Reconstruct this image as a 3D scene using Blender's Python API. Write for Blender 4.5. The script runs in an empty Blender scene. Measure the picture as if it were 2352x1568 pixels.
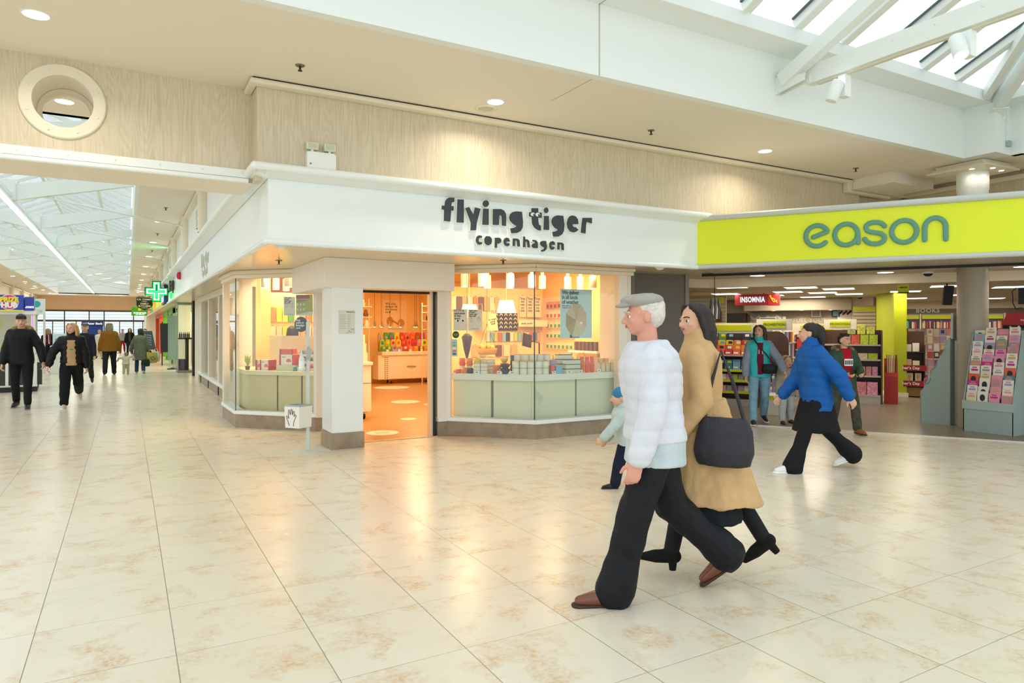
import bpy, bmesh, math, random
import numpy as np
from mathutils import Vector, Matrix, noise
from math import sin, cos, pi, radians as RAD

# ------------------------------------------------------------ camera, world, exposure
SC = bpy.context.scene
COL = SC.collection
CAM_H = 1.515
cd = bpy.data.cameras.new('camera')
cd.sensor_width = 36.0
cd.lens = 36.0 * 1564.1 / 2352
cd.shift_y = -(784 - 754.66) / 2352
cd.clip_start = 0.05
cd.clip_end = 300
cam = bpy.data.objects.new('camera', cd)
COL.objects.link(cam)
cam.location = (0, 0, CAM_H)
cam.rotation_euler = (RAD(90), 0, -RAD(29.484))
SC.camera = cam
SC.view_settings.view_transform = 'Standard'
SC.view_settings.look = 'None'
SC.view_settings.gamma = 1
SC.view_settings.use_curve_mapping = False
SC.view_settings.exposure = 0.30
SC.cycles.use_denoising = True
SC.cycles.max_bounces = 8
SC.cycles.diffuse_bounces = 5
SC.cycles.glossy_bounces = 4
SC.cycles.transparent_max_bounces = 16
SC.cycles.caustics_reflective = False
SC.cycles.caustics_refractive = False
SC.cycles.sample_clamp_indirect = 6

W = bpy.data.worlds.new('overcast_sky')
SC.world = W
W.use_nodes = True
W.node_tree.nodes['Background'].inputs[0].default_value = (0.91, 0.97, 1.0, 1)
W.node_tree.nodes['Background'].inputs[1].default_value = 1.25

def area(name, loc, sx, sy, power, color, rot=(0, 0, 0), shape='RECTANGLE', spread=None):
 l = bpy.data.lights.new(name, 'AREA')
 l.shape = shape
 l.size = sx
 if shape in ('RECTANGLE', 'ELLIPSE'):
  l.size_y = sy
 l.energy = power
 l.color = color
 if spread:
  l.spread = spread
 o = bpy.data.objects.new(name, l)
 COL.objects.link(o)
 o.location = loc
 o.rotation_euler = rot
 return o

def portal(name, loc, sx, sy):
 o = area(name, loc, sx, sy, 1, (1, 1, 1))
 o.data.cycles.is_portal = True
 return o

portal('hall_sky_portal', (4.0, 2.0, 4.75), 14.0, 6.0)
portal('mall_sky_portal', (-2.0, 30.0, 4.6), 4.2, 43.0)

WARM = (1.0, 0.86, 0.68)
AMBER = (1.0, 0.69, 0.36)
SHOPW = (1.0, 0.86, 0.68)

# ------------------------------------------------------------ materials
MATS = {}

def srgb(c):
 if isinstance(c, str):
  c = [int(c[i:i + 2], 16) / 255 for i in (0, 2, 4)]
 return tuple(x / 12.92 if x <= 0.04045 else ((x + 0.055) / 1.055) ** 2.4 for x in c)

def mat(key, color='cccccc', rough=0.5, metal=0.0, emit=None, estr=0.0, bump=0.0, bscale=40, vary=0.0, vscale=6, coat=0.0, stretch=None, sub=0.0, spec=None):
 """procedural principled material; colour is an sRGB hex"""
 if key in MATS:
  return MATS[key]
 m = bpy.data.materials.new(key)
 m.use_nodes = True
 nt = m.node_tree
 b = nt.nodes['Principled BSDF']
 c = srgb(color)
 b.inputs['Base Color'].default_value = (*c, 1)
 b.inputs['Roughness'].default_value = rough
 b.inputs['Metallic'].default_value = metal
 if spec is not None:
  b.inputs['Specular IOR Level'].default_value = spec
 if coat:
  b.inputs['Coat Weight'].default_value = coat
  b.inputs['Coat Roughness'].default_value = 0.1
 if sub:
  b.inputs['Subsurface Weight'].default_value = sub
  b.inputs['Subsurface Radius'].default_value = (0.02, 0.008, 0.004)
 if emit:
  b.inputs['Emission Color'].default_value = (*srgb(emit), 1)
  b.inputs['Emission Strength'].default_value = estr
 if bump or vary:
  tc = nt.nodes.new('ShaderNodeTexCoord')
  mp = nt.nodes.new('ShaderNodeMapping')
  nt.links.new(tc.outputs['Object'], mp.inputs[0])
  if stretch:
   mp.inputs['Scale'].default_value = stretch
 if vary:
  n = nt.nodes.new('ShaderNodeTexNoise')
  n.inputs['Scale'].default_value = vscale
  n.inputs['Detail'].default_value = 6
  nt.links.new(mp.outputs[0], n.inputs['Vector'])
  r = nt.nodes.new('ShaderNodeValToRGB')
  r.color_ramp.elements[0].position = 0.3
  r.color_ramp.elements[1].position = 0.7
  r.color_ramp.elements[0].color = (*[x * (1 - vary) for x in c], 1)
  r.color_ramp.elements[1].color = (*[min(1, x * (1 + vary * 0.5)) for x in c], 1)
  nt.links.new(n.outputs['Fac'], r.inputs[0])
  nt.links.new(r.outputs[0], b.inputs['Base Color'])
 if bump:
  n2 = nt.nodes.new('ShaderNodeTexNoise')
  n2.inputs['Scale'].default_value = bscale
  n2.inputs['Detail'].default_value = 4
  nt.links.new(mp.outputs[0], n2.inputs['Vector'])
  bp = nt.nodes.new('ShaderNodeBump')
  bp.inputs['Strength'].default_value = bump
  bp.inputs['Distance'].default_value = 0.02
  nt.links.new(n2.outputs['Fac'], bp.inputs['Height'])
  nt.links.new(bp.outputs[0], b.inputs['Normal'])
 MATS[key] = m
 return m

def glow(key, color, strength):
 if key in MATS:
  return MATS[key]
 m = bpy.data.materials.new(key)
 m.use_nodes = True
 nt = m.node_tree
 nt.nodes.remove(nt.nodes['Principled BSDF'])
 e = nt.nodes.new('ShaderNodeEmission')
 e.inputs[0].default_value = (*srgb(color), 1)
 e.inputs[1].default_value = strength
 nt.links.new(e.outputs[0], nt.nodes['Material Output'].inputs[0])
 MATS[key] = m
 return m

def math_node(nt, op, a, b=None, c=None):
 n = nt.nodes.new('ShaderNodeMath')
 n.operation = op
 for i, x in enumerate((a, b, c)):
  if x is None:
   continue
  if isinstance(x, (int, float)):
   n.inputs[i].default_value = x
  else:
   nt.links.new(x, n.inputs[i])
 return n.outputs[0]

def glassm(key, tint=(0.97, 0.99, 0.98), refl=1.0, rough=0.0, frost=0.0):
 """thin window glass: clear with a fresnel mirror on top"""
 if key in MATS:
  return MATS[key]
 m = bpy.data.materials.new(key)
 m.use_nodes = True
 nt = m.node_tree
 nt.nodes.remove(nt.nodes['Principled BSDF'])
 t = nt.nodes.new('ShaderNodeBsdfTransparent')
 t.inputs[0].default_value = (*tint, 1)
 g = nt.nodes.new('ShaderNodeBsdfGlossy')
 g.inputs['Roughness'].default_value = rough
 g.inputs['Color'].default_value = (refl, refl, refl, 1)
 fr = nt.nodes.new('ShaderNodeLayerWeight')
 fr.inputs[0].default_value = 0.5
 mx = nt.nodes.new('ShaderNodeMixShader')
 f5 = math_node(nt, 'POWER', fr.outputs['Facing'], 4.5)
 nt.links.new(math_node(nt, 'ADD', math_node(nt, 'MULTIPLY', f5, 0.9), 0.035), mx.inputs[0])
 nt.links.new(t.outputs[0], mx.inputs[1])
 nt.links.new(g.outputs[0], mx.inputs[2])
 out = mx
 if frost:
  d = nt.nodes.new('ShaderNodeBsdfTranslucent')
  d.inputs[0].default_value = (0.9, 0.95, 0.92, 1)
  m2 = nt.nodes.new('ShaderNodeMixShader')
  m2.inputs[0].default_value = frost
  nt.links.new(mx.outputs[0], m2.inputs[1])
  nt.links.new(d.outputs[0], m2.inputs[2])
  out = m2
 nt.links.new(out.outputs[0], nt.nodes['Material Output'].inputs[0])
 MATS[key] = m
 return m

def N(nt, typ, **kw):
 n = nt.nodes.new(typ)
 for k, v in kw.items():
  setattr(n, k, v)
 return n

def tile_floor():
 m = bpy.data.materials.new('cream_stone_tiles')
 m.use_nodes = True
 nt = m.node_tree
 b = nt.nodes['Principled BSDF']
 geo = N(nt, 'ShaderNodeNewGeometry')
 sx = N(nt, 'ShaderNodeSeparateXYZ')
 nt.links.new(geo.outputs['Position'], sx.inputs[0])
 x = math_node(nt, 'DIVIDE', math_node(nt, 'SUBTRACT', sx.outputs[0], 0.2), 0.6)
 y = math_node(nt, 'DIVIDE', math_node(nt, 'SUBTRACT', sx.outputs[1], 0.52), 0.6)

 def line(v, w):
  f = math_node(nt, 'FRACT', math_node(nt, 'ADD', v, 0.5))
  d = math_node(nt, 'ABSOLUTE', math_node(nt, 'SUBTRACT', f, 0.5))
  return math_node(nt, 'LESS_THAN', d, w)
 lx = line(x, 0.0036)
 ly = line(y, 0.0030)
 # every third cross joint is darker
 cell = N(nt, 'ShaderNodeCombineXYZ')
 nt.links.new(math_node(nt, 'FLOOR', x), cell.inputs[0])
 nt.links.new(math_node(nt, 'FLOOR', y), cell.inputs[1])
 wn = N(nt, 'ShaderNodeTexWhiteNoise')
 wn.noise_dimensions = '2D'
 nt.links.new(cell.outputs[0], wn.inputs['Vector'])
 # per-tile shift of the stain pattern
 ofs = N(nt, 'ShaderNodeVectorMath', operation='SCALE')
 nt.links.new(wn.outputs['Color'], ofs.inputs[0])
 ofs.inputs['Scale'].default_value = 7.0
 add = N(nt, 'ShaderNodeVectorMath', operation='ADD')
 nt.links.new(geo.outputs['Position'], add.inputs[0])
 nt.links.new(ofs.outputs[0], add.inputs[1])
 st = N(nt, 'ShaderNodeTexNoise')
 st.inputs['Scale'].default_value = 3.6
 st.inputs['Detail'].default_value = 9
 st.inputs['Roughness'].default_value = 0.68
 st.inputs['Distortion'].default_value = 0.25
 nt.links.new(add.outputs[0], st.inputs['Vector'])
 r1 = N(nt, 'ShaderNodeValToRGB')
 r1.color_ramp.elements[0].position = 0.50
 r1.color_ramp.elements[0].color = (0, 0, 0, 1)
 r1.color_ramp.elements[1].position = 0.74
 r1.color_ramp.elements[1].color = (1, 1, 1, 1)
 nt.links.new(st.outputs['Fac'], r1.inputs[0])
 fine = N(nt, 'ShaderNodeTexNoise')
 fine.inputs['Scale'].default_value = 42
 fine.inputs['Detail'].default_value = 5
 nt.links.new(add.outputs[0], fine.inputs['Vector'])
 r2 = N(nt, 'ShaderNodeValToRGB')
 r2.color_ramp.elements[0].position = 0.42
 r2.color_ramp.elements[1].position = 0.62
 nt.links.new(fine.outputs['Fac'], r2.inputs[0])
 stain = math_node(nt, 'MULTIPLY', r1.outputs[0], math_node(nt, 'ADD', math_node(nt, 'MULTIPLY', r2.outputs[0], 0.62), 0.38))
 big = N(nt, 'ShaderNodeTexNoise')
 big.inputs['Scale'].default_value = 1.3
 big.inputs['Detail'].default_value = 4
 nt.links.new(add.outputs[0], big.inputs['Vector'])
 base = N(nt, 'ShaderNodeMix', data_type='RGBA')
 nt.links.new(big.outputs['Fac'], base.inputs[0])
 base.inputs[6].default_value = (*srgb('e6e0cf'), 1)
 base.inputs[7].default_value = (*srgb('dcd2ba'), 1)
 mx = N(nt, 'ShaderNodeMix', data_type='RGBA')
 nt.links.new(math_node(nt, 'MULTIPLY', stain, 1.0), mx.inputs[0])
 nt.links.new(base.outputs[2], mx.inputs[6])
 mx.inputs[7].default_value = (*srgb('c8975a'), 1)
 g = N(nt, 'ShaderNodeMix', data_type='RGBA')
 grout = math_node(nt, 'MAXIMUM', math_node(nt, 'MULTIPLY', lx, 0.72), math_node(nt, 'MULTIPLY', ly, 0.6))
 nt.links.new(grout, g.inputs[0])
 nt.links.new(mx.outputs[2], g.inputs[6])
 g.inputs[7].default_value = (*srgb('55503f'), 1)
 nt.links.new(g.outputs[2], b.inputs['Base Color'])
 rr = math_node(nt, 'ADD', math_node(nt, 'MULTIPLY', big.outputs['Fac'], 0.10), 0.20)
 nt.links.new(math_node(nt, 'MAXIMUM', rr, math_node(nt, 'MULTIPLY', grout, 0.7)), b.inputs['Roughness'])
 b.inputs['Specular IOR Level'].default_value = 0.55
 bp = N(nt, 'ShaderNodeBump')
 bp.inputs['Strength'].default_value = 0.03
 wv = N(nt, 'ShaderNodeTexNoise')
 wv.inputs['Scale'].default_value = 5
 nt.links.new(geo.outputs['Position'], wv.inputs['Vector'])
 nt.links.new(wv.outputs['Fac'], bp.inputs['Height'])
 nt.links.new(bp.outputs[0], b.inputs['Normal'])
 return m

def wood_panel(key, c1, c2, c3, scale=1.0, rough=0.45, vertical=True, plank=0.0):
 """straight grained timber laminate with cathedral figure, grain along z (or x)"""
 m = bpy.data.materials.new(key)
 m.use_nodes = True
 nt = m.node_tree
 b = nt.nodes['Principled BSDF']
 geo = N(nt, 'ShaderNodeNewGeometry')
 mp = N(nt, 'ShaderNodeMapping')
 nt.links.new(geo.outputs['Position'], mp.inputs[0])
 mp.inputs['Scale'].default_value = (3.2 * scale, 3.2 * scale, 0.42 * scale) if vertical else (0.5 * scale, 4 * scale, 4 * scale)
 n1 = N(nt, 'ShaderNodeTexNoise')
 n1.inputs['Scale'].default_value = 1.6
 n1.inputs['Detail'].default_value = 2
 nt.links.new(mp.outputs[0], n1.inputs['Vector'])
 rings = math_node(nt, 'FRACT', math_node(nt, 'MULTIPLY', n1.outputs['Fac'], 17))
 tri = math_node(nt, 'ABSOLUTE', math_node(nt, 'SUBTRACT', rings, 0.5))
 mp2 = N(nt, 'ShaderNodeMapping')
 nt.links.new(geo.outputs['Position'], mp2.inputs[0])
 mp2.inputs['Scale'].default_value = (60 * scale, 60 * scale, 1.6 * scale) if vertical else (2 * scale, 60 * scale, 60 * scale)
 n2 = N(nt, 'ShaderNodeTexNoise')
 n2.inputs['Scale'].default_value = 1.5
 n2.inputs['Detail'].default_value = 4
 nt.links.new(mp2.outputs[0], n2.inputs['Vector'])
 a = N(nt, 'ShaderNodeMix', data_type='RGBA')
 nt.links.new(math_node(nt, 'MULTIPLY', tri, 1.5), a.inputs[0])
 a.inputs[6].default_value = (*srgb(c1), 1)
 a.inputs[7].default_value = (*srgb(c2), 1)
 r = N(nt, 'ShaderNodeValToRGB')
 r.color_ramp.elements[0].position = 0.35
 r.color_ramp.elements[1].position = 0.7
 nt.links.new(n2.outputs['Fac'], r.inputs[0])
 c = N(nt, 'ShaderNodeMix', data_type='RGBA')
 nt.links.new(math_node(nt, 'MULTIPLY', r.outputs[0], 0.55), c.inputs[0])
 nt.links.new(a.outputs[2], c.inputs[6])
 c.inputs[7].default_value = (*srgb(c3), 1)
 nt.links.new(c.outputs[2], b.inputs['Base Color'])
 b.inputs['Roughness'].default_value = rough
 MATS[key] = m
 return m

# ------------------------------------------------------------ mesh helpers
class MB:
 """collects geometry for one mesh object"""

 def __init__(self):
  self.v, self.f, self.m, self.smooth = [], [], [], []

 def add(self, vs, fs, mi=0, smooth=False):
  o = len(self.v)
  self.v += [tuple(p) for p in vs]
  for f in fs:
   self.f.append([i + o for i in f])
   self.m.append(mi)
   self.smooth.append(smooth)
  return self

 def box(self, x0, x1, y0, y1, z0, z1, mi=0, rz=0, piv=None):
  p = [(x0, y0, z0), (x1, y0, z0), (x1, y1, z0), (x0, y1, z0), (x0, y0, z1), (x1, y0, z1), (x1, y1, z1), (x0, y1, z1)]
  if rz:
   px, py = piv or ((x0 + x1) / 2, (y0 + y1) / 2)
   p = [(px + (a - px) * cos(rz) - (b - py) * sin(rz), py + (a - px) * sin(rz) + (b - py) * cos(rz), c) for a, b, c in p]
  return self.add(p, [(3, 2, 1, 0), (4, 5, 6, 7), (0, 1, 5, 4), (1, 2, 6, 5), (2, 3, 7, 6), (3, 0, 4, 7)], mi)

 def cbox(self, cx, cy, cz, sx, sy, sz, mi=0, rz=0):
  return self.box(cx - sx / 2, cx + sx / 2, cy - sy / 2, cy + sy / 2, cz - sz / 2, cz + sz / 2, mi, rz)

 def rbox(self, cx, cy, cz, sx, sy, sz, r, mi=0, rz=0, seg=3):
  """box with rounded vertical edges"""
  pts = []
  for k, (ax, ay) in enumerate(((1, 1), (-1, 1), (-1, -1), (1, -1))):
   for i in range(seg + 1):
    a = pi / 2 * k + pi / 2 * i / seg
    pts.append((ax * (sx / 2 - r) + r * cos(a), ay * (sy / 2 - r) + r * sin(a)))
  if rz:
   pts = [(x * cos(rz) - y * sin(rz), x * sin(rz) + y * cos(rz)) for x, y in pts]
  return self.prism([(cx + x, cy + y) for x, y in pts], cz - sz / 2, cz + sz / 2, mi)

 def prism(self, poly, z0, z1, mi=0):
  n = len(poly)
  a = sum(poly[i][0] * poly[(i + 1) % n][1] - poly[(i + 1) % n][0] * poly[i][1] for i in range(n))
  if a < 0:
   poly = poly[::-1]
  vs = [(x, y, z0) for x, y in poly] + [(x, y, z1) for x, y in poly]
  fs = [tuple(range(n - 1, -1, -1)), tuple(range(n, 2 * n))] + [(i, (i + 1) % n, n + (i + 1) % n, n + i) for i in range(n)]
  return self.add(vs, fs, mi)

 def slab(self, poly, o, u, w, n, t, mi=0):
  """extrude 2-D polygon given in (u,w) axes at origin o by thickness t along n"""
  o, u, w, n = Vector(o), Vector(u), Vector(w), Vector(n)
  k = len(poly)
  a = sum(poly[i][0] * poly[(i + 1) % k][1] - poly[(i + 1) % k][0] * poly[i][1] for i in range(k))
  if (a < 0) != (u.cross(w).dot(n) < 0):
   poly = poly[::-1]
  vs = [o + u * x + w * y for x, y in poly] + [o + u * x + w * y + n * t for x, y in poly]
  fs = [tuple(range(k - 1, -1, -1)), tuple(range(k, 2 * k))] + [(i, (i + 1) % k, k + (i + 1) % k, k + i) for i in range(k)]
  return self.add(vs, fs, mi)

 def tube(self, pts, r, n=10, mi=0, closed=False, flat=1.0, up=None):
  pts = [Vector(p) for p in pts]
  rs = r if isinstance(r, (list, tuple)) else [r] * len(pts)
  rings = []
  k = len(pts)
  ref = Vector(up) if up else None
  prev = None
  for i, p in enumerate(pts):
   if closed:
    t = (pts[(i + 1) % k] - pts[i - 1]).normalized()
   else:
    t = (pts[min(i + 1, k - 1)] - pts[max(i - 1, 0)]).normalized()
   if ref is not None:
    a = ref - t * ref.dot(t)
   elif prev is None:
    a = t.orthogonal()
   else:
    a = prev - t * prev.dot(t)
   if a.length < 1e-6:
    a = t.orthogonal()
   a.normalize()
   prev = a
   b = t.cross(a)
   rings.append([p + a * rs[i] * flat * cos(2 * pi * j / n) + b * rs[i] * sin(2 * pi * j / n) for j in range(n)])
  vs = [q for g in rings for q in g]
  fs = []
  for i in range(k if closed else k - 1):
   for j in range(n):
    fs.append((i * n + j, i * n + (j + 1) % n, ((i + 1) % k) * n + (j + 1) % n, ((i + 1) % k) * n + j))
  self.add(vs, fs, mi, True)
  if not closed:
   self.add(rings[0], [tuple(range(n - 1, -1, -1))], mi)
   self.add(rings[-1], [tuple(range(n))], mi)
  return self

 def lathe(self, prof, c=(0, 0, 0), n=20, mi=0, cap=True, smooth=True):
  """profile of (r,z) from bottom to top"""
  vs = []
  for r, z in prof:
   vs += [(c[0] + r * cos(2 * pi * j / n), c[1] + r * sin(2 * pi * j / n), c[2] + z) for j in range(n)]
  fs = [(i * n + j, i * n + (j + 1) % n, (i + 1) * n + (j + 1) % n, (i + 1) * n + j) for i in range(len(prof) - 1) for j in range(n)]
  self.add(vs, fs, mi, smooth)
  if cap:
   self.add(vs[:n], [tuple(range(n - 1, -1, -1))], mi)
   self.add(vs[-n:], [tuple(range(n))], mi)
  return self

 def ellipsoid(self, c, r, n=14, mi=0, rot=None):
  vs, fs = [], []
  k = n // 2
  for i in range(1, k):
   th = pi * i / k
   for j in range(n):
    ph = 2 * pi * j / n
    vs.append(Vector((r[0] * sin(th) * cos(ph), r[1] * sin(th) * sin(ph), -r[2] * cos(th))))
  vs.append(Vector((0, 0, -r[2])))
  vs.append(Vector((0, 0, r[2])))
  for i in range(k - 2):
   for j in range(n):
    fs.append((i * n + j, i * n + (j + 1) % n, (i + 1) * n + (j + 1) % n, (i + 1) * n + j))
  b, t = len(vs) - 2, len(vs) - 1
  for j in range(n):
   fs.append((b, (j + 1) % n, j))
   fs.append((t, (k - 2) * n + j, (k - 2) * n + (j + 1) % n))
  if rot is not None:
   vs = [rot @ q for q in vs]
  c = Vector(c)
  return self.add([c + q for q in vs], fs, mi, True)

 def mesh(self, name, mats):
  me = bpy.data.meshes.new(name)
  me.from_pydata(self.v, [], self.f)
  ms = mats if isinstance(mats, (list, tuple)) else [mats]
  for m in ms:
   me.materials.append(m)
  me.polygons.foreach_set('material_index', self.m)
  me.polygons.foreach_set('use_smooth', self.smooth)
  me.update()
  return me

 def build(self, name, mats, parent=None, bevel=0, loc=None, rz=0):
  o = bpy.data.objects.new(name, self.mesh(name, mats))
  COL.objects.link(o)
  if parent:
   o.parent = parent
  if loc is not None:
   o.location = loc
  if rz:
   o.rotation_euler = (0, 0, rz)
  if bevel:
   md = o.modifiers.new('bevel', 'BEVEL')
   md.width = bevel
   md.segments = 2
   md.limit_method = 'ANGLE'
   md.angle_limit = RAD(50)
  return o

def tag(o, label=None, cat=None, group=None, kind=None):
 if label:
  o['label'] = label
 if cat:
  o['category'] = cat
 if group:
  o['group'] = group
 if kind:
  o['kind'] = kind
 return o

def thing(name, label, cat, loc=(0, 0, 0), rz=0, group=None, kind=None):
 o = bpy.data.objects.new(name, None)
 o.empty_display_size = 0.1
 COL.objects.link(o)
 o.location = loc
 o.rotation_euler = (0, 0, rz)
 return tag(o, label, cat, group, kind)

def struct(name, mb, m, parent=None, bevel=0):
 o = mb.build(name, m, parent, bevel)
 if parent is None:
  o['kind'] = 'structure'
 return o

def dup(root, loc, rz=0, label=None, group=None, mats=None, scale=None):
 """copy of a thing with its parts and sub-parts"""
 r = root.copy()
 COL.objects.link(r)
 r.location = loc
 r.rotation_euler = (0, 0, rz)
 if scale:
  r.scale = scale
 if label:
  r['label'] = label
 if group:
  r['group'] = group
 for ch in list(root.children):
  c = ch.copy()
  COL.objects.link(c)
  c.parent = r
  for g in ch.children:
   d = g.copy()
   COL.objects.link(d)
   d.parent = c
 return r

def recolor(o, m):
 """give an object its own mesh copy with another material"""
 o.data = o.data.copy()
 o.data.materials[0] = m
 return o

FONT_CACHE = {}

def text_mesh(txt, size, depth=0.004, align='CENTER', spacing=1.0, offset=0.0, xs=1.0):
 key = (txt, size, depth, align, spacing, offset, xs)
 if key in FONT_CACHE:
  return FONT_CACHE[key]
 cu = bpy.data.curves.new('lettering', 'FONT')
 cu.body = txt
 cu.size = size
 cu.extrude = depth / 2
 cu.align_x = align
 cu.align_y = 'CENTER'
 cu.space_character = spacing
 cu.space_line = 0.85
 cu.offset = offset
 cu.resolution_u = 4
 o = bpy.data.objects.new('lettering', cu)
 COL.objects.link(o)
 dg = bpy.context.evaluated_depsgraph_get()
 me = bpy.data.meshes.new_from_object(o.evaluated_get(dg))
 bpy.data.objects.remove(o)
 bpy.data.curves.remove(cu)
 if xs != 1.0:
  for v in me.vertices:
   v.co.x *= xs
 FONT_CACHE[key] = me
 return me

def lettering(txt, size, m, parent, loc, face=0.0, depth=0.004, align='CENTER', spacing=1.0, offset=0.0, xs=1.0, tilt=90, name='lettering', roll=0.0):
 """upright text; face = heading of the text's right-hand direction about z"""
 me = text_mesh(txt, size, depth, align, spacing, offset, xs).copy()
 me.materials.clear()
 me.materials.append(m)
 o = bpy.data.objects.new(name, me)
 COL.objects.link(o)
 o.parent = parent
 o.location = loc
 o.rotation_euler = (Matrix.Rotation(face, 3, "Z") @ Matrix.Rotation(RAD(tilt), 3, "X") @ Matrix.Rotation(roll, 3, "Z")).to_euler()
 return o
FT_LETTERS = {"f": [(3.238, 3.03), (3.307, 3.037), (3.307, 2.987), (3.273, 2.975), (3.266, 2.934), (3.299, 2.935), (3.297, 2.885), (3.266, 2.882), (3.256, 2.755), (3.178, 2.756), (3.182, 2.887), (3.151, 2.888), (3.152, 2.929), (3.185, 2.93), (3.194, 2.986), (3.214, 3.014)], "l": [(3.35, 3.02), (3.428, 3.024), (3.427, 2.755), (3.338, 2.753)], "y": [(3.451, 2.927), (3.498, 2.943), (3.554, 2.85), (3.576, 2.945), (3.647, 2.935), (3.597, 2.766), (3.589, 2.68), (3.517, 2.672), (3.522, 2.765)], "i": [(3.684, 2.94), (3.756, 2.944), (3.757, 2.753), (3.673, 2.751)], "n": [(3.817, 2.947), (3.923, 2.956), (3.966, 2.94), (3.993, 2.9), (3.996, 2.848), (3.991, 2.758), (3.937, 2.761), (3.936, 2.862), (3.928, 2.882), (3.912, 2.883), (3.9, 2.869), (3.893, 2.763), (3.813, 2.759)], "g": [(4.133, 2.946), (4.216, 2.947), (4.23, 2.829), (4.227, 2.762), (4.199, 2.712), (4.144, 2.685), (4.068, 2.676), (4.055, 2.733), (4.117, 2.749), (4.144, 2.77), (4.095, 2.79), (4.052, 2.824), (4.039, 2.861), (4.052, 2.904), (4.084, 2.933)], "t": [(4.356, 3.004), (4.451, 3.012), (4.451, 2.96), (4.501, 2.961), (4.499, 2.896), (4.447, 2.894), (4.451, 2.855), (4.46, 2.81), (4.489, 2.798), (4.489, 2.739), (4.451, 2.74), (4.4, 2.765), (4.366, 2.81), (4.358, 2.898), (4.321, 2.901), (4.324, 2.951), (4.356, 2.954)], "i2": [(4.539, 2.924), (4.606, 2.928), (4.611, 2.754), (4.532, 2.753)], "g2": [(4.739, 2.947), (4.824, 2.948), (4.841, 2.836), (4.833, 2.757), (4.804, 2.71), (4.751, 2.682), (4.676, 2.675), (4.662, 2.732), (4.722, 2.749), (4.748, 2.768), (4.692, 2.791), (4.657, 2.828), (4.648, 2.871), (4.663, 2.906), (4.698, 2.935)], "e": [(4.965, 2.965), (5.013, 2.957), (5.049, 2.922), (5.058, 2.861), (4.965, 2.854), (4.967, 2.831), (4.989, 2.818), (5.015, 2.818), (5.056, 2.788), (5.025, 2.761), (4.983, 2.75), (4.929, 2.759), (4.893, 2.801), (4.881, 2.859), (4.899, 2.92), (4.929, 2.954)], "r": [(5.125, 2.946), (5.271, 2.958), (5.271, 2.886), (5.221, 2.895), (5.19, 2.903), (5.178, 2.872), (5.169, 2.749), (5.098, 2.754)], "c3": [(3.64, 2.621), (3.671, 2.61), (3.659, 2.591), (3.64, 2.597), (3.622, 2.579), (3.62, 2.552), (3.635, 2.539), (3.656, 2.545), (3.673, 2.529), (3.65, 2.512), (3.617, 2.512), (3.594, 2.536), (3.587, 2.568), (3.599, 2.601), (3.617, 2.616)], "o3": [(3.723, 2.616), (3.77, 2.617), (3.796, 2.595), (3.801, 2.563), (3.791, 2.53), (3.754, 2.509), (3.723, 2.517), (3.702, 2.543), (3.7, 2.584)], "p3": [(3.843, 2.605), (3.902, 2.609), (3.928, 2.59), (3.925, 2.557), (3.896, 2.539), (3.87, 2.54), (3.868, 2.486), (3.84, 2.487)], "e3": [(3.998, 2.617), (4.03, 2.611), (4.05, 2.574), (3.993, 2.569), (3.996, 2.552), (4.014, 2.547), (4.03, 2.554), (4.046, 2.533), (4.019, 2.514), (3.987, 2.519), (3.966, 2.541), (3.96, 2.578), (3.974, 2.604)], "n3": [(4.09, 2.613), (4.155, 2.614), (4.181, 2.597), (4.188, 2.521), (4.152, 2.522), (4.148, 2.585), (4.13, 2.594), (4.119, 2.581), (4.115, 2.522), (4.087, 2.523)], "h3": [(4.238, 2.648), (4.26, 2.644), (4.262, 2.613), (4.293, 2.615), (4.321, 2.596), (4.327, 2.518), (4.297, 2.518), (4.293, 2.58), (4.277, 2.589), (4.264, 2.578), (4.262, 2.518), (4.233, 2.518)], "a3": [(4.372, 2.614), (4.417, 2.612), (4.442, 2.589), (4.445, 2.517), (4.389, 2.514), (4.363, 2.524), (4.358, 2.55), (4.377, 2.569), (4.408, 2.573), (4.405, 2.592), (4.372, 2.597)], "g3": [(4.519, 2.611), (4.565, 2.612), (4.579, 2.544), (4.571, 2.51), (4.542, 2.484), (4.496, 2.475), (4.494, 2.495), (4.531, 2.508), (4.544, 2.528), (4.508, 2.542), (4.483, 2.563), (4.479, 2.587), (4.494, 2.603)], "e4": [(4.663, 2.618), (4.692, 2.605), (4.7, 2.573), (4.646, 2.57), (4.648, 2.55), (4.667, 2.542), (4.681, 2.55), (4.695, 2.527), (4.663, 2.508), (4.634, 2.514), (4.616, 2.542), (4.617, 2.586), (4.634, 2.608)], "n4": [(4.739, 2.606), (4.804, 2.607), (4.831, 2.589), (4.833, 2.513), (4.8, 2.514), (4.796, 2.579), (4.78, 2.588), (4.767, 2.575), (4.763, 2.516), (4.736, 2.517)], "dot1": [(3.759, 3.007), (3.755, 2.99), (3.744, 2.975), (3.728, 2.966), (3.71, 2.964), (3.693, 2.97), (3.682, 2.983), (3.678, 3.0), (3.682, 3.017), (3.693, 3.032), (3.71, 3.041), (3.728, 3.043), (3.744, 3.037), (3.755, 3.024)], "dot2": [(4.601, 3.0), (4.597, 2.984), (4.588, 2.971), (4.576, 2.963), (4.561, 2.962), (4.548, 2.968), (4.539, 2.979), (4.536, 2.994), (4.539, 3.01), (4.548, 3.022), (4.561, 3.03), (4.576, 3.032), (4.588, 3.026), (4.597, 3.015)]}
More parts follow.
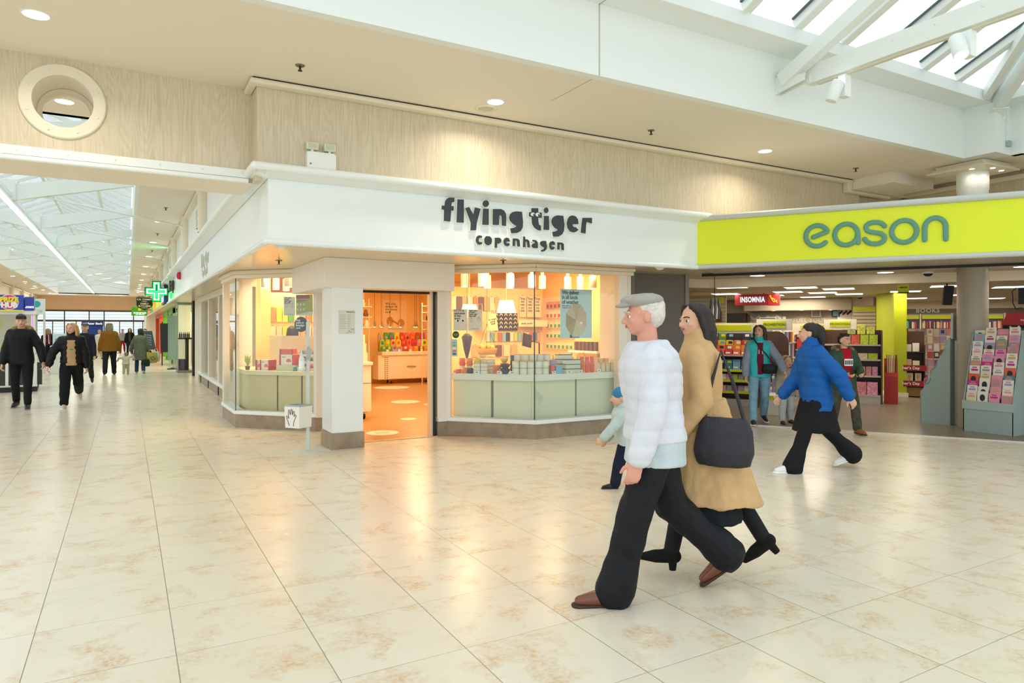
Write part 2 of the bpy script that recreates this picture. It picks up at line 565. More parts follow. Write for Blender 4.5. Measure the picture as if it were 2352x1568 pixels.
FT_EYES = {'eyeA': [(4.399, 2.931), (4.396, 2.921), (4.387, 2.913), (4.374, 2.908), (4.36, 2.907), (4.348, 2.91), (4.339, 2.917), (4.336, 2.926), (4.339, 2.936), (4.348, 2.944), (4.36, 2.95), (4.374, 2.951), (4.387, 2.948), (4.396, 2.941)], 'eyeB': [(4.471, 2.934), (4.468, 2.924), (4.459, 2.914), (4.446, 2.909), (4.432, 2.908), (4.42, 2.911), (4.411, 2.919), (4.408, 2.929), (4.411, 2.94), (4.42, 2.949), (4.432, 2.955), (4.446, 2.956), (4.459, 2.952), (4.468, 2.945)], 'pupA': [(4.394, 2.926), (4.393, 2.921), (4.39, 2.916), (4.385, 2.913), (4.38, 2.913), (4.376, 2.915), (4.373, 2.919), (4.372, 2.924), (4.373, 2.93), (4.376, 2.934), (4.38, 2.937), (4.385, 2.938), (4.39, 2.936), (4.393, 2.931)], 'pupB': [(4.464, 2.926), (4.463, 2.921), (4.46, 2.916), (4.456, 2.913), (4.45, 2.913), (4.446, 2.915), (4.443, 2.919), (4.442, 2.924), (4.443, 2.93), (4.446, 2.934), (4.45, 2.937), (4.456, 2.938), (4.46, 2.936), (4.463, 2.931)]}

# ------------------------------------------------------------ materials used by the building
m_ceil = mat('warm_ceiling_paint', 'ebe4d6', 0.75)
m_white = mat('white_paint', 'ecf2f0', 0.55)
m_gloss = mat('white_gloss_panel', 'e9f0ef', 0.28)
m_cream = mat('cream_paint', 'e8e0cc', 0.5)
m_wood = wood_panel('limed_oak_laminate', 'd3c8ae', 'c3b596', 'e0d8c6', 1.0)
m_endwood = wood_panel('pink_timber_cladding', 'e6c3a2', 'dcb593', 'efd2b6', 1.0)
m_stone = mat('taupe_stone_plinth', '9a8b76', 0.35, vary=0.22, vscale=7, bump=0.05)
m_steel = mat('brushed_steel', 'b8bab6', 0.3, metal=0.9)
m_black = mat('black_matt', '17181a', 0.55)
m_dark = mat('dark_gap', '2b241d', 0.8)
m_glass = glassm('shop_window_glass')
m_skyglass = glassm('roof_glass', (0.98, 1.0, 1.0), 0.6)
m_beam = mat('white_steel_paint', 'e6ece8', 0.4)
m_lamp = glow('lamp_diffuser', 'fff6e4', 14)
m_lampw = glow('lamp_diffuser_white', 'ffffff', 9)
m_brown = mat('bronze_frame', '4a3c32', 0.45)
m_grey = mat('grey_wall_paint', '6d675d', 0.5)
m_floor = tile_floor()

# ------------------------------------------------------------ floors
b = MB()
b.box(-16, 22, -8, 66, -0.1, 0)
struct('floor', b, m_floor)

ES = (0.5373, -0.8434)           # direction of the book shop front
EN = (0.8434, 0.5373)            # into the book shop

def ep(s, d, z=0):
 """point on the book shop front: s metres along the sign from its left end, d metres behind the sign"""
 return (7.16 + ES[0] * s + EN[0] * d, 7.25 + ES[1] * s + EN[1] * d, z)

m_efloor = wood_panel('grey_vinyl_plank', '7d7466', '6e6557', '8d8474', 0.7, 0.3, vertical=False)
b = MB()
b.prism([ep(-0.35, 1.29)[:2], ep(10, 1.29)[:2], ep(10, 16)[:2], ep(-8, 16)[:2], ep(-2.2, 1.5)[:2]], 0.0005, 0.008)
struct('floor_bookshop', b, m_efloor)
b = MB()
b.prism([ep(-0.35, 1.26)[:2], ep(10, 1.26)[:2], ep(10, 1.30)[:2], ep(-0.35, 1.30)[:2]], 0.0005, 0.012)
struct('trim_1', b, mat('threshold_strip', 'd8d2c4', 0.3, metal=0.6))
m_ftfloor = wood_panel('warm_vinyl_plank', 'b98a55', 'ad7e4a', 'c79a64', 0.6, 0.3, vertical=False)
b = MB()
b.prism([(2.64, 8.87), (3.80, 8.87), (4.9, 8.05), (7.25, 8.05), (7.6, 19.1), (1.95, 19.1), (1.95, 11.6), (2.6, 10.2)], 0.0005, 0.008)
struct('floor_gift_shop', b, m_ftfloor)
b = MB()
b.box(2.64, 3.80, 8.84, 8.90, 0.0005, 0.013)
struct('trim_2', b, mat('door_threshold', 'd9b98e', 0.35, metal=0.4))

# ------------------------------------------------------------ ceilings
ZC = 4.02
b = MB()
b.box(-9, 10.71, 5.55, 7.56, ZC, ZC + 0.06)
b.box(10.71, 12.45, 5.555, 7.6, ZC, ZC + 0.06)
b.box(11.145, 12.45, 5.03, 5.555, ZC, ZC + 0.06)
b.box(11.245, 12.45, -6, 5.03, ZC, ZC + 0.06)
struct('ceiling', b, m_ceil)
b = MB()
b.box(-9, 1.2, 8.24, 9.6, ZC, ZC + 0.06)
b.box(0.19, 1.2, 9.6, 62, ZC, ZC + 0.06)
b.box(-5.9, -4.3, 9.6, 62, ZC, ZC + 0.06)
b.box(-4.3, 0.19, 58, 62, ZC, ZC + 0.06)
struct('ceiling_mall', b, m_ceil)
# ceiling joint and movement lines of the hall
b = MB()
b.box(4.06, 4.068, 5.56, 6.3, ZC - 0.002, ZC + 0.002)
struct('trim_3', b, mat('joint_line', 'b7ab90', 0.8))

# roof-light upstand of the hall
b = MB()
b.box(-9, 10.71, 5.45, 5.55, ZC, 4.73)
b.box(10.71, 11.14, 5.02, 5.55, ZC, 4.73)
b.box(11.14, 11.24, -6, 5.02, ZC, 4.73)
b.box(11.10, 11.24, 4.88, 5.02, ZC, 4.73)
struct('wall_rooflight', b, m_white)
b = MB()
b.box(-9, 11.24, 5.08, 5.55, 4.73, 4.89)
b.box(10.77, 11.24, -6, 5.08, 4.73, 4.89)
struct('trim_4', b, m_white, bevel=0.006)
b = MB()
b.box(4.072, 4.078, 5.444, 5.451, ZC, 4.73)
b.box(4.072, 4.078, 5.1, 5.45, 4.724, 4.731)
struct('trim_5', b, mat('joint_line', 'b7ab90', 0.8))

# ------------------------------------------------------------ hall roof-light: bars, panes, truss
EY, EZ, RY, RZ, EX = 5.06, 4.90, 2.0, 6.28, 10.80
HX = EX - (EY - RY)

def sloped_bar(mb, p, q, w, d, up=(0, 0, 1), mi=0):
 """rectangular bar from p to q, w wide, d deep"""
 p, q, up = Vector(p), Vector(q), Vector(up)
 t = (q - p).normalized()
 s = t.cross(up).normalized()
 n = s.cross(t).normalized()
 c = [s * (w / 2) + n * (d / 2), -s * (w / 2) + n * (d / 2), -s * (w / 2) - n * (d / 2), s * (w / 2) - n * (d / 2)]
 mb.add([p + k for k in c] + [q + k for k in c], [(0, 1, 2, 3), (7, 6, 5, 4), (4, 5, 1, 0), (5, 6, 2, 1), (6, 7, 3, 2), (7, 4, 0, 3)], mi)

win = thing('window_1', 'glazed hipped roof light over the hall', 'roof light', kind='structure')
b = MB()
xs = [5.70 + 0.82 * k for k in range(-15, 7)]
for x in xs:
 if x > EX - 0.1:
  continue
 yr, zr = RY, RZ
 if x > HX:
  f = (EX - x) / (EX - HX)
  yr, zr = EY + (RY - EY) * f, EZ + (RZ - EZ) * f
 sloped_bar(b, (x, EY, EZ), (x, yr, zr), 0.12, 0.10)
 if x < HX:
  sloped_bar(b, (x, 2 * RY - EY, EZ), (x, RY, RZ), 0.12, 0.10)
for k in range(1, 7):
 y = EY - 0.85 * k
 f = min(1, (EY - y) / (EY - RY)) if y >= RY else max(0, (y - (2 * RY - EY)) / (EY - RY))
 sloped_bar(b, (EX, y, EZ), (EX - (EX - HX) * f, y, EZ + (RZ - EZ) * f), 0.12, 0.10)
sloped_bar(b, (EX, EY, EZ), (HX, RY, RZ), 0.14, 0.12)
sloped_bar(b, (EX, 2 * RY - EY, EZ), (HX, RY, RZ), 0.14, 0.12)
sloped_bar(b, (-9, RY, RZ), (HX, RY, RZ), 0.14, 0.14)
b.build('glazing_bar', m_beam, win)
b = MB()
for x in xs:
 if x < EX - 0.1:
  yr, zr = RY, RZ
  if x > HX:
   f = (EX - x) / (EX - HX)
   yr, zr = EY + (RY - EY) * f, EZ + (RZ - EZ) * f
  sloped_bar(b, (x - 0.075, EY, EZ + 0.055), (x - 0.075, yr, zr + 0.055), 0.022, 0.02)
b.build('gasket', mat('dark_gasket', '4d6468', 0.6), win)
b = MB()
t = 0.008
off = 0.06
b.add([(-9, EY, EZ + off), (EX, EY, EZ + off), (HX, RY, RZ + off), (-9, RY, RZ + off)], [(0, 1, 2, 3)])
b.add([(EX, EY, EZ + off), (EX, 2 * RY - EY, EZ + off), (HX, RY, RZ + off)], [(0, 1, 2)])
b.add([(EX, 2 * RY - EY, EZ + off), (-9, 2 * RY - EY, EZ + off), (-9, RY, RZ + off), (HX, RY, RZ + off)], [(0, 1, 2, 3)])
po = b.build('pane', m_skyglass, win)
sd = po.modifiers.new('thickness', 'SOLIDIFY')
sd.thickness = 0.008
# roof truss of the hall
tr = thing('roof_beam', 'white roof truss spanning the hall roof light', 'roof truss', kind='structure')
b = MB()
b.box(6.75, 6.87, -1.0, 5.12, 4.30, 4.505)
b.build('tie_beam', m_beam, tr, bevel=0.004)
b = MB()
sloped_bar(b, (6.66, 5.36, 4.40), (6.66, 2.0, 5.92), 0.13, 0.16)
sloped_bar(b, (6.66, -1.36, 4.40), (6.66, 2.0, 5.92), 0.13, 0.16)
b.build('rafter', m_beam, tr, bevel=0.004)
b = MB()
b.slab([(5.45, 4.27), (5.45, 4.44), (5.36, 4.56), (5.28, 4.42), (5.06, 4.40), (5.06, 4.32)], (6.64, 0, 0), (0, 1, 0), (0, 0, 1), (1, 0, 0), 0.02)
b.slab([(5.45, 4.27), (5.45, 4.44), (5.36, 4.56), (5.28, 4.42), (5.06, 4.40), (5.06, 4.32)], (6.73, 0, 0), (0, 1, 0), (0, 0, 1), (1, 0, 0), 0.02)
b.build('bracket', m_beam, tr)
b = MB()
for k in range(12):
 b.lathe([(0.013, 0), (0.013, 0.004), (0.008, 0.008)], (0, 0, 0), 8)
 n8 = 24
 for i in range(len(b.v) - len(MB().lathe([(0.013, 0), (0.013, 0.004), (0.008, 0.008)], (0, 0, 0), 8).v), len(b.v)):
  x, y, z = b.v[i]
  b.v[i] = (6.75 - z, 4.95 - 0.42 * k + x, 4.44 + y)
b.build('bolt', m_beam, tr)
b = MB()
b.box(6.785, 6.835, -1.0, 5.0, 4.275, 4.30)
b.build('track', mat('track_white', 'd9d6c6', 0.4), tr)
hb = MB()
sloped_bar(hb, (10.93, 5.19, 4.62), (HX, RY, 5.98), 0.12, 0.18)
sloped_bar(hb, (10.55, 5.08, 4.80), (HX - 0.35, RY, 6.02), 0.10, 0.12)
ht = thing('roof_beam', 'white hip rafters at the corner of the roof light', 'roof truss', kind='structure')
hb.build('rafter', m_beam, ht)
b = MB()
b.slab([(-0.14, -0.20), (0.14, -0.20), (0.14, 0.22), (-0.14, 0.14)], (10.86, 5.12, 4.72), (0.7071, -0.7071, 0), (0, 0, 1), (-0.7071, -0.7071, 0), 0.02)
b.slab([(-0.10, 0), (0.10, 0), (0.10, 0.30), (-0.10, 0.30)], (10.87, 5.13, 4.52), (0.7071, -0.7071, 0), (-0.6, -0.6, 0.3), (0.2, 0.2, 0.9), 0.015)
b.build('bracket', m_beam, ht)

def track_spot(y, label, tilt):
 t = thing('track_spotlight', label, 'spotlight', (6.81, y, 4.275), 0, 'spotlights on the truss')
 MB().box(-0.05, 0.05, -0.045, 0.045, -0.24, 0.0).build('driver_box', m_white, t, bevel=0.004)
 b = MB()
 b.lathe([(0.058, -0.13), (0.066, -0.12), (0.066, 0.08), (0.060, 0.09)], (0, 0, 0), 22)
 o = b.build('lamp_head', m_white, t, loc=(-0.125, 0.02, -0.17))
 o.rotation_euler = (tilt, 0.25, 0)
 l = MB()
 l.lathe([(0.057, 0.088), (0.057, 0.095)], (0, 0, 0), 22)
 l.build('lens', glow('spot_lens', 'f4fbff', 2.0), o)
 return t

track_spot(4.68, 'white track spotlight nearest the hall bulkhead, aimed up', 0.25)
track_spot(3.42, 'white track spotlight further out along the truss', 2.8)

# cable and socket on the corner of the bulkhead
t = thing('cable_box', 'grey cable box with a hanging wire on the white bulkhead corner', 'socket', (11.0, 5.0, 4.16))
MB().box(-0.03, 0.06, -0.02, 0.018, -0.03, 0.05).build('box', mat('grey_plastic', '9fb2ac', 0.5), t)
MB().tube([(-0.03, 0, 0.03), (-0.045, 0, 0.2), (-0.03, 0, 0.55)], 0.004, 6).build('wire', mat('white_cable', 'dfe4df', 0.5), t)

# ------------------------------------------------------------ timber clad upper wall of the hall
b = MB()
b.box(1.14, 10.95, 7.25, 7.33, 3.12, ZC)
b.box(1.14, 1.20, 7.33, 7.56, 3.03, ZC)
b.box(10.95, 12.45, 7.34, 7.42, 2.6, ZC)
b.box(12.35, 12.45, -6, 7.34, 2.6, ZC)
struct('wall_upper', b, m_wood)
b = MB()
b.box(1.08, 10.62, 7.20, 7.25, 3.965, 4.005)
b.prism([(1.06, 7.12), (10.62, 7.12), (10.62, 7.25), (1.14, 7.25), (1.14, 7.56), (1.06, 7.56)], 3.955, 4.008)
b.box(10.62, 11.7, 7.14, 7.25, 3.80, 3.85)
b.box(10.50, 10.62, 7.14, 7.25, 3.80, 3.995)
b.box(12.23, 12.35, -6, 7.34, 3.88, 3.955)
b.box(11.7, 12.35, 7.22, 7.34, 3.88, 3.955)
struct('trim_6', b, m_cream, bevel=0.02)
b = MB()
b.prism([(1.09, 7.14), (10.6, 7.14), (10.6, 7.25), (1.14, 7.25), (1.14, 7.56), (1.09, 7.56)], 4.008, 4.019)
struct('trim_7', b, m_dark)
b = MB()
b.box(10.62, 11.75, 6.45, 7.25, 3.85, ZC)
struct('ceiling_drop', b, m_ceil)

def holed_panel(mb, cx, cz, r, x0, x1, z0, z1, y, n=64, flip=False):
 ring, outer = [], []
 for k in range(n):
  a = 2 * pi * k / n
  dx, dz = cos(a), sin(a)
  tx = ((x1 - cx) if dx > 0 else (cx - x0)) / max(1e-9, abs(dx))
  tz = ((z1 - cz) if dz > 0 else (cz - z0)) / max(1e-9, abs(dz))
  q = min(tx, tz)
  ring.append((cx + r * dx, y, cz + r * dz))
  outer.append((cx + q * dx, y, cz + q * dz))
 for c in ((x0, z0), (x1, z0), (x1, z1), (x0, z1)):
  k = min(range(n), key=lambda i: (outer[i][0] - c[0]) ** 2 + (outer[i][2] - c[1]) ** 2)
  outer[k] = (c[0], y, c[1])
 vs = ring + outer
 fs = [(k, (k + 1) % n, n + (k + 1) % n, n + k) for k in range(n)]
 if flip:
  fs = [f[::-1] for f in fs]
 mb.add(vs, fs)
 return ring

PX, PZ, PR = -0.515, 3.62, 0.245
b = MB()
holed_panel(b, PX, PZ, PR, -6, 1.14, 3.04, ZC, 7.56)
struct('wall_beam_front', b, m_wood)
b = MB()
r1 = holed_panel(b, PX, PZ, PR, -6, 1.14, 3.04, ZC, 8.24, flip=True)
r0 = [(x, 7.56, z) for x, y, z in r1]
n = len(r1)
b.add(r0 + r1, [(k, (k + 1) % n, n + (k + 1) % n, n + k) for k in range(n)], 0, True)
b.add([(-6, 7.54, 3.035), (1.14, 7.54, 3.035), (1.14, 8.26, 3.035), (-6, 8.26, 3.035)], [(0, 1, 2, 3)])
b.add([(-6, 8.26, 3.035), (1.14, 8.26, 3.035), (1.14, 8.26, 3.10), (-6, 8.26, 3.10)], [(0, 1, 2, 3)])
struct('wall_beam', b, m_ceil)
ph = thing('porthole', 'round white porthole ring studded with bolts in the timber beam', 'porthole', (PX, 7.56, PZ))
b = MB()
prof = [(PR - 0.004, -0.01), (PR - 0.004, 0.028), (0.335, 0.028), (0.345, 0.018), (0.345, 0.0)]
b.lathe(prof, (0, 0, 0), 64, cap=False, smooth=False)
o = b.build('ring', m_cream, ph)
o.rotation_euler = (RAD(90), 0, 0)
b = MB()
b.lathe([(PR - 0.02, -0.45), (PR - 0.045, -0.45), (PR - 0.045, -0.40), (PR - 0.003, -0.40)], (0, 0, 0), 64, cap=False)
o = b.build('inner_ring', m_cream, ph)
o.rotation_euler = (RAD(90), 0, 0)
for k in range(8):
 a = 2 * pi * (k + 0.5) / 8
 b = MB()
 b.lathe([(0.011, 0), (0.011, 0.006), (0.006, 0.009)], (0, 0, 0), 10)
 o = b.build('bolt', m_beam, ph, loc=(0.295 * cos(a), -0.028, 0.295 * sin(a)))
 o.rotation_euler = (RAD(90), 0, 0)
b = MB()
b.box(-6, 1.14, 7.535, 7.56, 3.085, 3.168)
b.tube([(-6, 7.535, 3.055), (1.10, 7.535, 3.055)], 0.026, 12)
tb = struct('trim_8', b, m_white)
b = MB()
for k in range(9):
 b.ellipsoid((-2.0 + 0.38 * k, 7.533, 3.13), (0.012, 0.006, 0.012), 10)
b.build('stud', m_beam, tb)

# ------------------------------------------------------------ ledge, fascia and soffit of the gift shop
FY, FX = 7.25, 1.25
b = MB()
b.prism([(1.13, 7.13), (7.30, 7.13), (7.30, 7.33), (1.33, 7.33), (1.33, 55), (1.13, 55)], 3.085, 3.165)
b.slab([(7.09, 3.10), (7.245, 3.045), (7.245, 3.10)], (1.21, 0, 0), (0, 1, 0), (0, 0, 1), (1, 0, 0), 5.98)
b.slab([(1.09, 3.10), (1.245, 3.045), (1.245, 3.10)], (0, 7.2, 0), (1, 0, 0), (0, 0, 1), (0, 1, 0), 47)
b.tube([(1.10, 7.10, 3.13), (7.28, 7.10, 3.13)], 0.042, 14)
b.tube([(1.10, 7.10, 3.13), (1.10, 55, 3.13)], 0.042, 14)
b.lathe([(0.0, -0.042), (0.03, -0.03), (0.042, 0), (0.03, 0.03), (0.0, 0.042)], (1.10, 7.10, 3.13), 14, cap=False)
struct('trim_9', b, m_white)
b = MB()
b.box(FX, 7.16, FY, FY + 0.08, 2.41, 3.085)
b.box(FX, FX + 0.08, FY + 0.08, 55, 2.41, 3.085)
struct('wall_fascia', b, m_gloss)
b = MB()
b.tube([(FX - 0.02, FY - 0.02, 2.40), (7.15, FY - 0.02, 2.40)], 0.034, 14)
b.tube([(FX - 0.02, FY - 0.02, 2.40), (FX - 0.02, 55, 2.40)], 0.034, 14)
b.lathe([(0.0, -0.034), (0.025, -0.022), (0.034, 0), (0.025, 0.022), (0.0, 0.034)], (FX - 0.02, FY - 0.02, 2.40), 14, cap=False)
b.box(7.13, 7.165, FY - 0.01, FY + 0.1, 2.37, 3.085)
struct('trim_10', b, m_gloss)
ZS = 2.405
b = MB()
b.prism([(FX, FY), (7.16, FY), ep(0, 1.29)[:2], (8.0, 9.2), (7.2, 9.2), (5.2, 9.0), (3.9, 9.0), (2.6, 10.3), (2.0, 11.6), (2.0, 55), (FX, 55)], ZS, ZS + 0.03)
struct('ceiling_soffit', b, mat('soffit_paint', 'ddcdb0', 0.22))

# wall above the ledge along the mall with half-round pilasters
b = MB()
b.box(1.19, 1.29, 8.24, 62, 3.16, ZC)
struct('wall_right', b, m_white)
b = MB()
for k in range(10):
 b.lathe([(0.12, 0), (0.12, ZC - 3.165)], (1.17, 8.7 + 4.1 * k, 3.165), 20, cap=False)
b.box(1.09, 1.19, 8.3, 62, 3.93, 4.0)
struct('trim_11', b, m_cream)

def grille(x, y0, y1, z0, z1, label, face=-1):
 t = thing('air_grille', label, 'vent', (x, (y0 + y1) / 2, (z0 + z1) / 2), 0, None)
 w, h = (y1 - y0), (z1 - z0)
 b = MB()
 b.box(-0.004, 0.004, -w / 2, w / 2, -h / 2, h / 2)
 b.build('backing', mat('grille_dark', '4d4436', 0.7), t)
 b = MB()
 for k in range(8):
  z = -h / 2 + h * (k + 0.5) / 8
  b.box(-0.02 if face < 0 else 0.004, -0.004 if face < 0 else 0.02, -w / 2, w / 2, z - h * 0.030, z + h * 0.030)
 b.build('slat', m_white, t)
 return t

grille(1.185, 12.9, 14.6, 3.45, 3.82, 'louvred air grille on the upper wall nearest the timber beam')
grille(1.185, 22.6, 24.2, 3.45, 3.80, 'louvred air grille further down the upper wall above the alarm')

# stone plinths, sills and shop front of the gift shop
PL_L = [(1.43, 12.62), (1.45, 11.20), (2.42, 10.17), (2.62, 10.14)]
PL_R = [(3.80, 8.84), (3.96, 8.87), (4.868, 7.95), (6.55, 7.93)]

def offset_poly(pts, d):
 out = []
 for i, p in enumerate(pts):
  a = Vector(pts[max(0, i - 1)])
  c = Vector(pts[min(len(pts) - 1, i + 1)])
  p = Vector(p)
  ns = []
  for s, e in ((a, p), (p, c)):
   if (e - s).length > 1e-6:
    t = (e - s).normalized()
    ns.append(Vector((-t.y, t.x)))
  nn = sum(ns, Vector((0, 0))) / len(ns)
  nn = nn / max(0.3, nn.length ** 2)
  out.append((p.x + nn.x * d, p.y + nn.y * d))
 return out

def run(mb, pts, d0, d1, z0, z1, mi=0):
 a = offset_poly(pts, d0)
 c = offset_poly(pts, d1)
 for i in range(len(pts) - 1):
  mb.prism([a[i], a[i + 1], c[i + 1], c[i]], z0, z1, mi)

b = MB()
run(b, PL_L, 0.0, 0.16, 0, 0.205)
run(b, PL_R, 0.0, 0.16, 0, 0.205)
b.box(1.80, 1.98, 12.62, 21.6, 0, 0.22)
struct('baseboard_front', b, m_stone)
b = MB()
run(b, PL_L, -0.025, 0.14, 0.205, 0.262)
run(b, PL_R, -0.025, 0.14, 0.205, 0.262)
b.box(1.77, 1.98, 12.62, 21.6, 0.22, 0.29)
struct('trim_12', b, m_white, bevel=0.01)
b = MB()
run(b, PL_L[:3], -0.07, 0.12, 2.345, 2.404)
run(b, PL_L[:3], -0.03, 0.12, 2.285, 2.345)
run(b, PL_R[1:], -0.07, 0.12, 2.355, 2.404)
run(b, PL_R[1:], -0.03, 0.12, 2.300, 2.355)
b.box(1.76, 1.98, 12.62, 21.6, 2.25, 2.404)
struct('trim_13', b, m_cream, bevel=0.012)

def pane_run(name, pts, z0, z1, d=0.05, t=0.008):
 w = thing(name, None, 'window', kind='structure')
 for i in range(len(pts) - 1):
  b = MB()
  run(b, pts[i:i + 2], d, d + t, z0, z1)
  b.build('pane', m_glass, w)
 return w

w = pane_run('window_2', PL_L[:3], 0.262, 2.29)
b = MB()
b.box(1.449, 1.458, 11.17, 11.235, 0.262, 2.29)
b.build('glass_joint', mat('glass_edge_green', '39493c', 0.3), w)
w = pane_run('window_3', [(3.99, 8.84), (4.868, 7.95), (6.29, 7.93)], 0.262, 2.31)
b = MB()
b.box(4.872, 4.880, 7.99, 8.005, 0.262, 2.31)
b.build('glass_joint', mat('glass_edge_green', '39493c', 0.3), w)
# white window posts and pier
b = MB()
b.prism([(3.80, 8.85), (3.96, 8.87), (4.00, 8.84), (4.05, 8.92), (3.98, 9.0), (3.80, 9.0)], 0.205, 2.37)
b.box(6.29, 6.44, 7.92, 8.06, 0.205, 2.36)
b.box(6.44, 6.55, 7.97, 8.60, 0.205, 2.404)
b.box(1.43, 1.90, 12.54, 12.66, 0.22, 2.404)
for y in (14.7, 16.7, 18.9, 20.9):
 b.box(1.80, 1.93, y - 0.10, y + 0.10, 0.0, 2.3)
b.box(1.86, 1.97, 21.0, 23.6, 0.0, 2.404)
struct('trim_14', b, mat('pilaster_white', 'ebe5d8', 0.4), bevel=0.008)
b = MB()
b.box(2.42, 2.64, 10.12, 10.30, 0.205, 2.404)
b.box(2.56, 2.64, 9.03, 10.12, 0.205, 2.404)
struct('wall_pier', b, mat('pier_white', 'efe6dc', 0.5))
w = thing('window_4', None, 'window', kind='structure')
for y0, y1 in ((12.66, 14.6), (14.8, 16.6), (16.8, 18.8), (19.0, 20.8)):
 b = MB()
 b.box(1.89, 1.898, y0, y1, 0.29, 2.26)
 b.build('pane', glassm('corridor_window_glass', (0.9, 0.9, 0.86), 1.0), w)

# door portal: free-standing pillar, header, sliding door frame
b = MB()
b.box(2.235, 2.635, 8.535, 9.03, 0.20, 2.04)
pl = struct('pillar', b, m_gloss, bevel=0.006)
b = MB()
b.box(2.222, 2.648, 8.52, 9.045, 0, 0.20)
b.build('base', m_stone, pl, bevel=0.004)
b = MB()
b.prism([(2.13, 8.49), (3.90, 8.49), (3.90, 9.0), (2.64, 9.0), (2.64, 10.4), (2.13, 10.4)], 2.032, 2.404)
struct('wall_header', b, mat('header_panel', 'ece8de', 0.45), bevel=0.004)
dr = thing('door_1', None, 'door', kind='structure')
b = MB()
b.box(2.64, 3.80, 8.90, 8.96, 2.00, 2.06)
b.box(3.735, 3.765, 8.84, 9.0, 0.012, 2.04)
b.build('door_frame', m_black, dr)
b = MB()
b.box(3.70, 3.735, 8.86, 8.98, 0.012, 2.03)
b.build('jamb', mat('jamb_cream', 'd9cbb4', 0.5), dr)

# dark panelled return between the two shops
b = MB()
b.box(6.55, 6.62, 7.97, 8.66, 0, 2.404)
b.prism([(6.62, 8.60), (7.47, 8.45), (7.98, 8.35), (8.1, 8.5), (7.5, 8.62), (6.62, 8.72)], 0, 2.404)
struct('wall_return', b, m_grey)
b = MB()
b.prism([(7.98, 8.33), (8.04, 8.31), (8.30, 8.78), (8.12, 8.86)], 0, 2.404)
struct('trim_15', b, mat('jamb_taupe', '8c8272', 0.4))

# walls, ceiling of the gift shop
m_ftwall = mat('gift_shop_wall', 'f4d594', 0.7)
b = MB()
b.prism([(7.30, 8.66), (7.42, 8.66), (7.74, 19.2), (7.62, 19.2)], 0, 2.8)
b.box(1.98, 7.74, 19.1, 19.2, 0, 2.8)
b.box(1.98, 2.06, 12.7, 19.1, 0, 2.8)
struct('wall_gift_shop', b, m_ftwall)
b = MB()
b.prism([(2.64, 9.05), (4.0, 9.05), (4.95, 8.12), (7.28, 8.12), (7.3, 8.7), (7.61, 19.15), (1.95, 19.15), (1.95, 12.7), (1.7, 12.5), (1.62, 11.4), (2.64, 10.35)], 2.74, 2.80)
struct('ceiling_gift_shop', b, mat('gift_shop_ceiling', 'f3cc84', 0.7))
# bulkhead inside, over the glass
b = MB()
run(b, [(3.9, 9.05), (4.95, 8.05), (7.3, 8.05)], 0.0, 0.04, 2.404, 2.74)
run(b, [(1.55, 12.6), (1.58, 11.35), (2.6, 10.3)], 0.0, 0.04, 2.404, 2.74)
struct('wall_gift_shop_bulkhead', b, mat('gift_shop_ceiling', 'f3cc84', 0.7))

# ------------------------------------------------------------ book shop sign fascia and shell
b = MB()
b.prism([ep(0.0, 0)[:2], ep(6.5, 0)[:2], ep(6.5, 0.12)[:2], ep(0.0, 0.12)[:2]], 2.43, 3.06)
eb = struct('wall_sign_fascia', b, mat('lime_yellow_panel', 'e0ec00', 0.35))
m_ebar = mat('grey_sign_rail', 'c3c8c2', 0.35)
b = MB()
b.prism([ep(0.0, -0.02)[:2], ep(6.5, -0.02)[:2], ep(6.5, 0.25)[:2], ep(0.0, 0.25)[:2]], 3.062, 3.12)
b.tube([ep(0.05, -0.01, 3.10), ep(6.5, -0.01, 3.10)], 0.042, 14)
b.tube([ep(0.0, 0.0, 2.405), ep(6.5, 0.0, 2.405)], 0.036, 14)
struct('trim_16', b, m_ebar)
b = MB()
b.prism([ep(0.0, 0.02)[:2], ep(6.5, 0.02)[:2], ep(6.5, 1.24)[:2], ep(0.0, 1.24)[:2]], 2.395, 2.43)
struct('ceiling_sign_soffit', b, mat('grey_soffit', 'b6ac9b', 0.3))
b = MB()
b.prism([ep(-0.2, 1.24)[:2], ep(6.5, 1.24)[:2], ep(6.5, 1.30)[:2], ep(-0.2, 1.30)[:2]], 2.36, 2.42)
struct('trim_17', b, m_black)
b = MB()
b.prism([ep(1.85, 0.30)[:2], ep(2.7, 0.30)[:2], ep(2.7, 0.55)[:2], ep(1.85, 0.55)[:2]], 3.13, 3.19)
struct('trim_18', b, m_white)

# ------------------------------------------------------------ the mall street to the left: roof, trusses, light line
CX = -2.05
b = MB()
b.box(0.13, 0.19, 9.6, 58, ZC, 4.86)
b.box(-4.30, -4.24, 9.6, 58, ZC, 4.86)
b.box(-4.3, 0.19, 9.5, 9.6, ZC, 4.86)
b.box(-4.3, 0.19, 58, 58.1, ZC, 4.86)
struct('wall_mall_rooflight', b, m_white)
win5 = thing('window_5', 'long gabled roof light over the mall street', 'roof light', kind='structure')
b = MB()
for k in range(49):
 y = 9.7 + 1.0 * k
 sloped_bar(b, (0.10, y, 4.84), (CX, y, 5.75), 0.07, 0.07)
 sloped_bar(b, (-4.2, y, 4.84), (CX, y, 5.75), 0.07, 0.07)
for x, z in ((-0.65, 5.17), (CX, 5.75), (-3.45, 5.17)):
 sloped_bar(b, (x, 10.3, z), (x, 58, z), 0.08, 0.08)
b.build('glazing_bar', m_beam, win5)
b = MB()
b.add([(0.10, 9.6, 4.89), (0.10, 58, 4.89), (CX, 58, 5.80), (CX, 9.6, 5.80)], [(0, 1, 2, 3)])
b.add([(-4.2, 9.6, 4.89), (-4.2, 58, 4.89), (CX, 58, 5.80), (CX, 9.6, 5.80)], [(3, 2, 1, 0)])
po = b.build('pane', m_skyglass, win5)
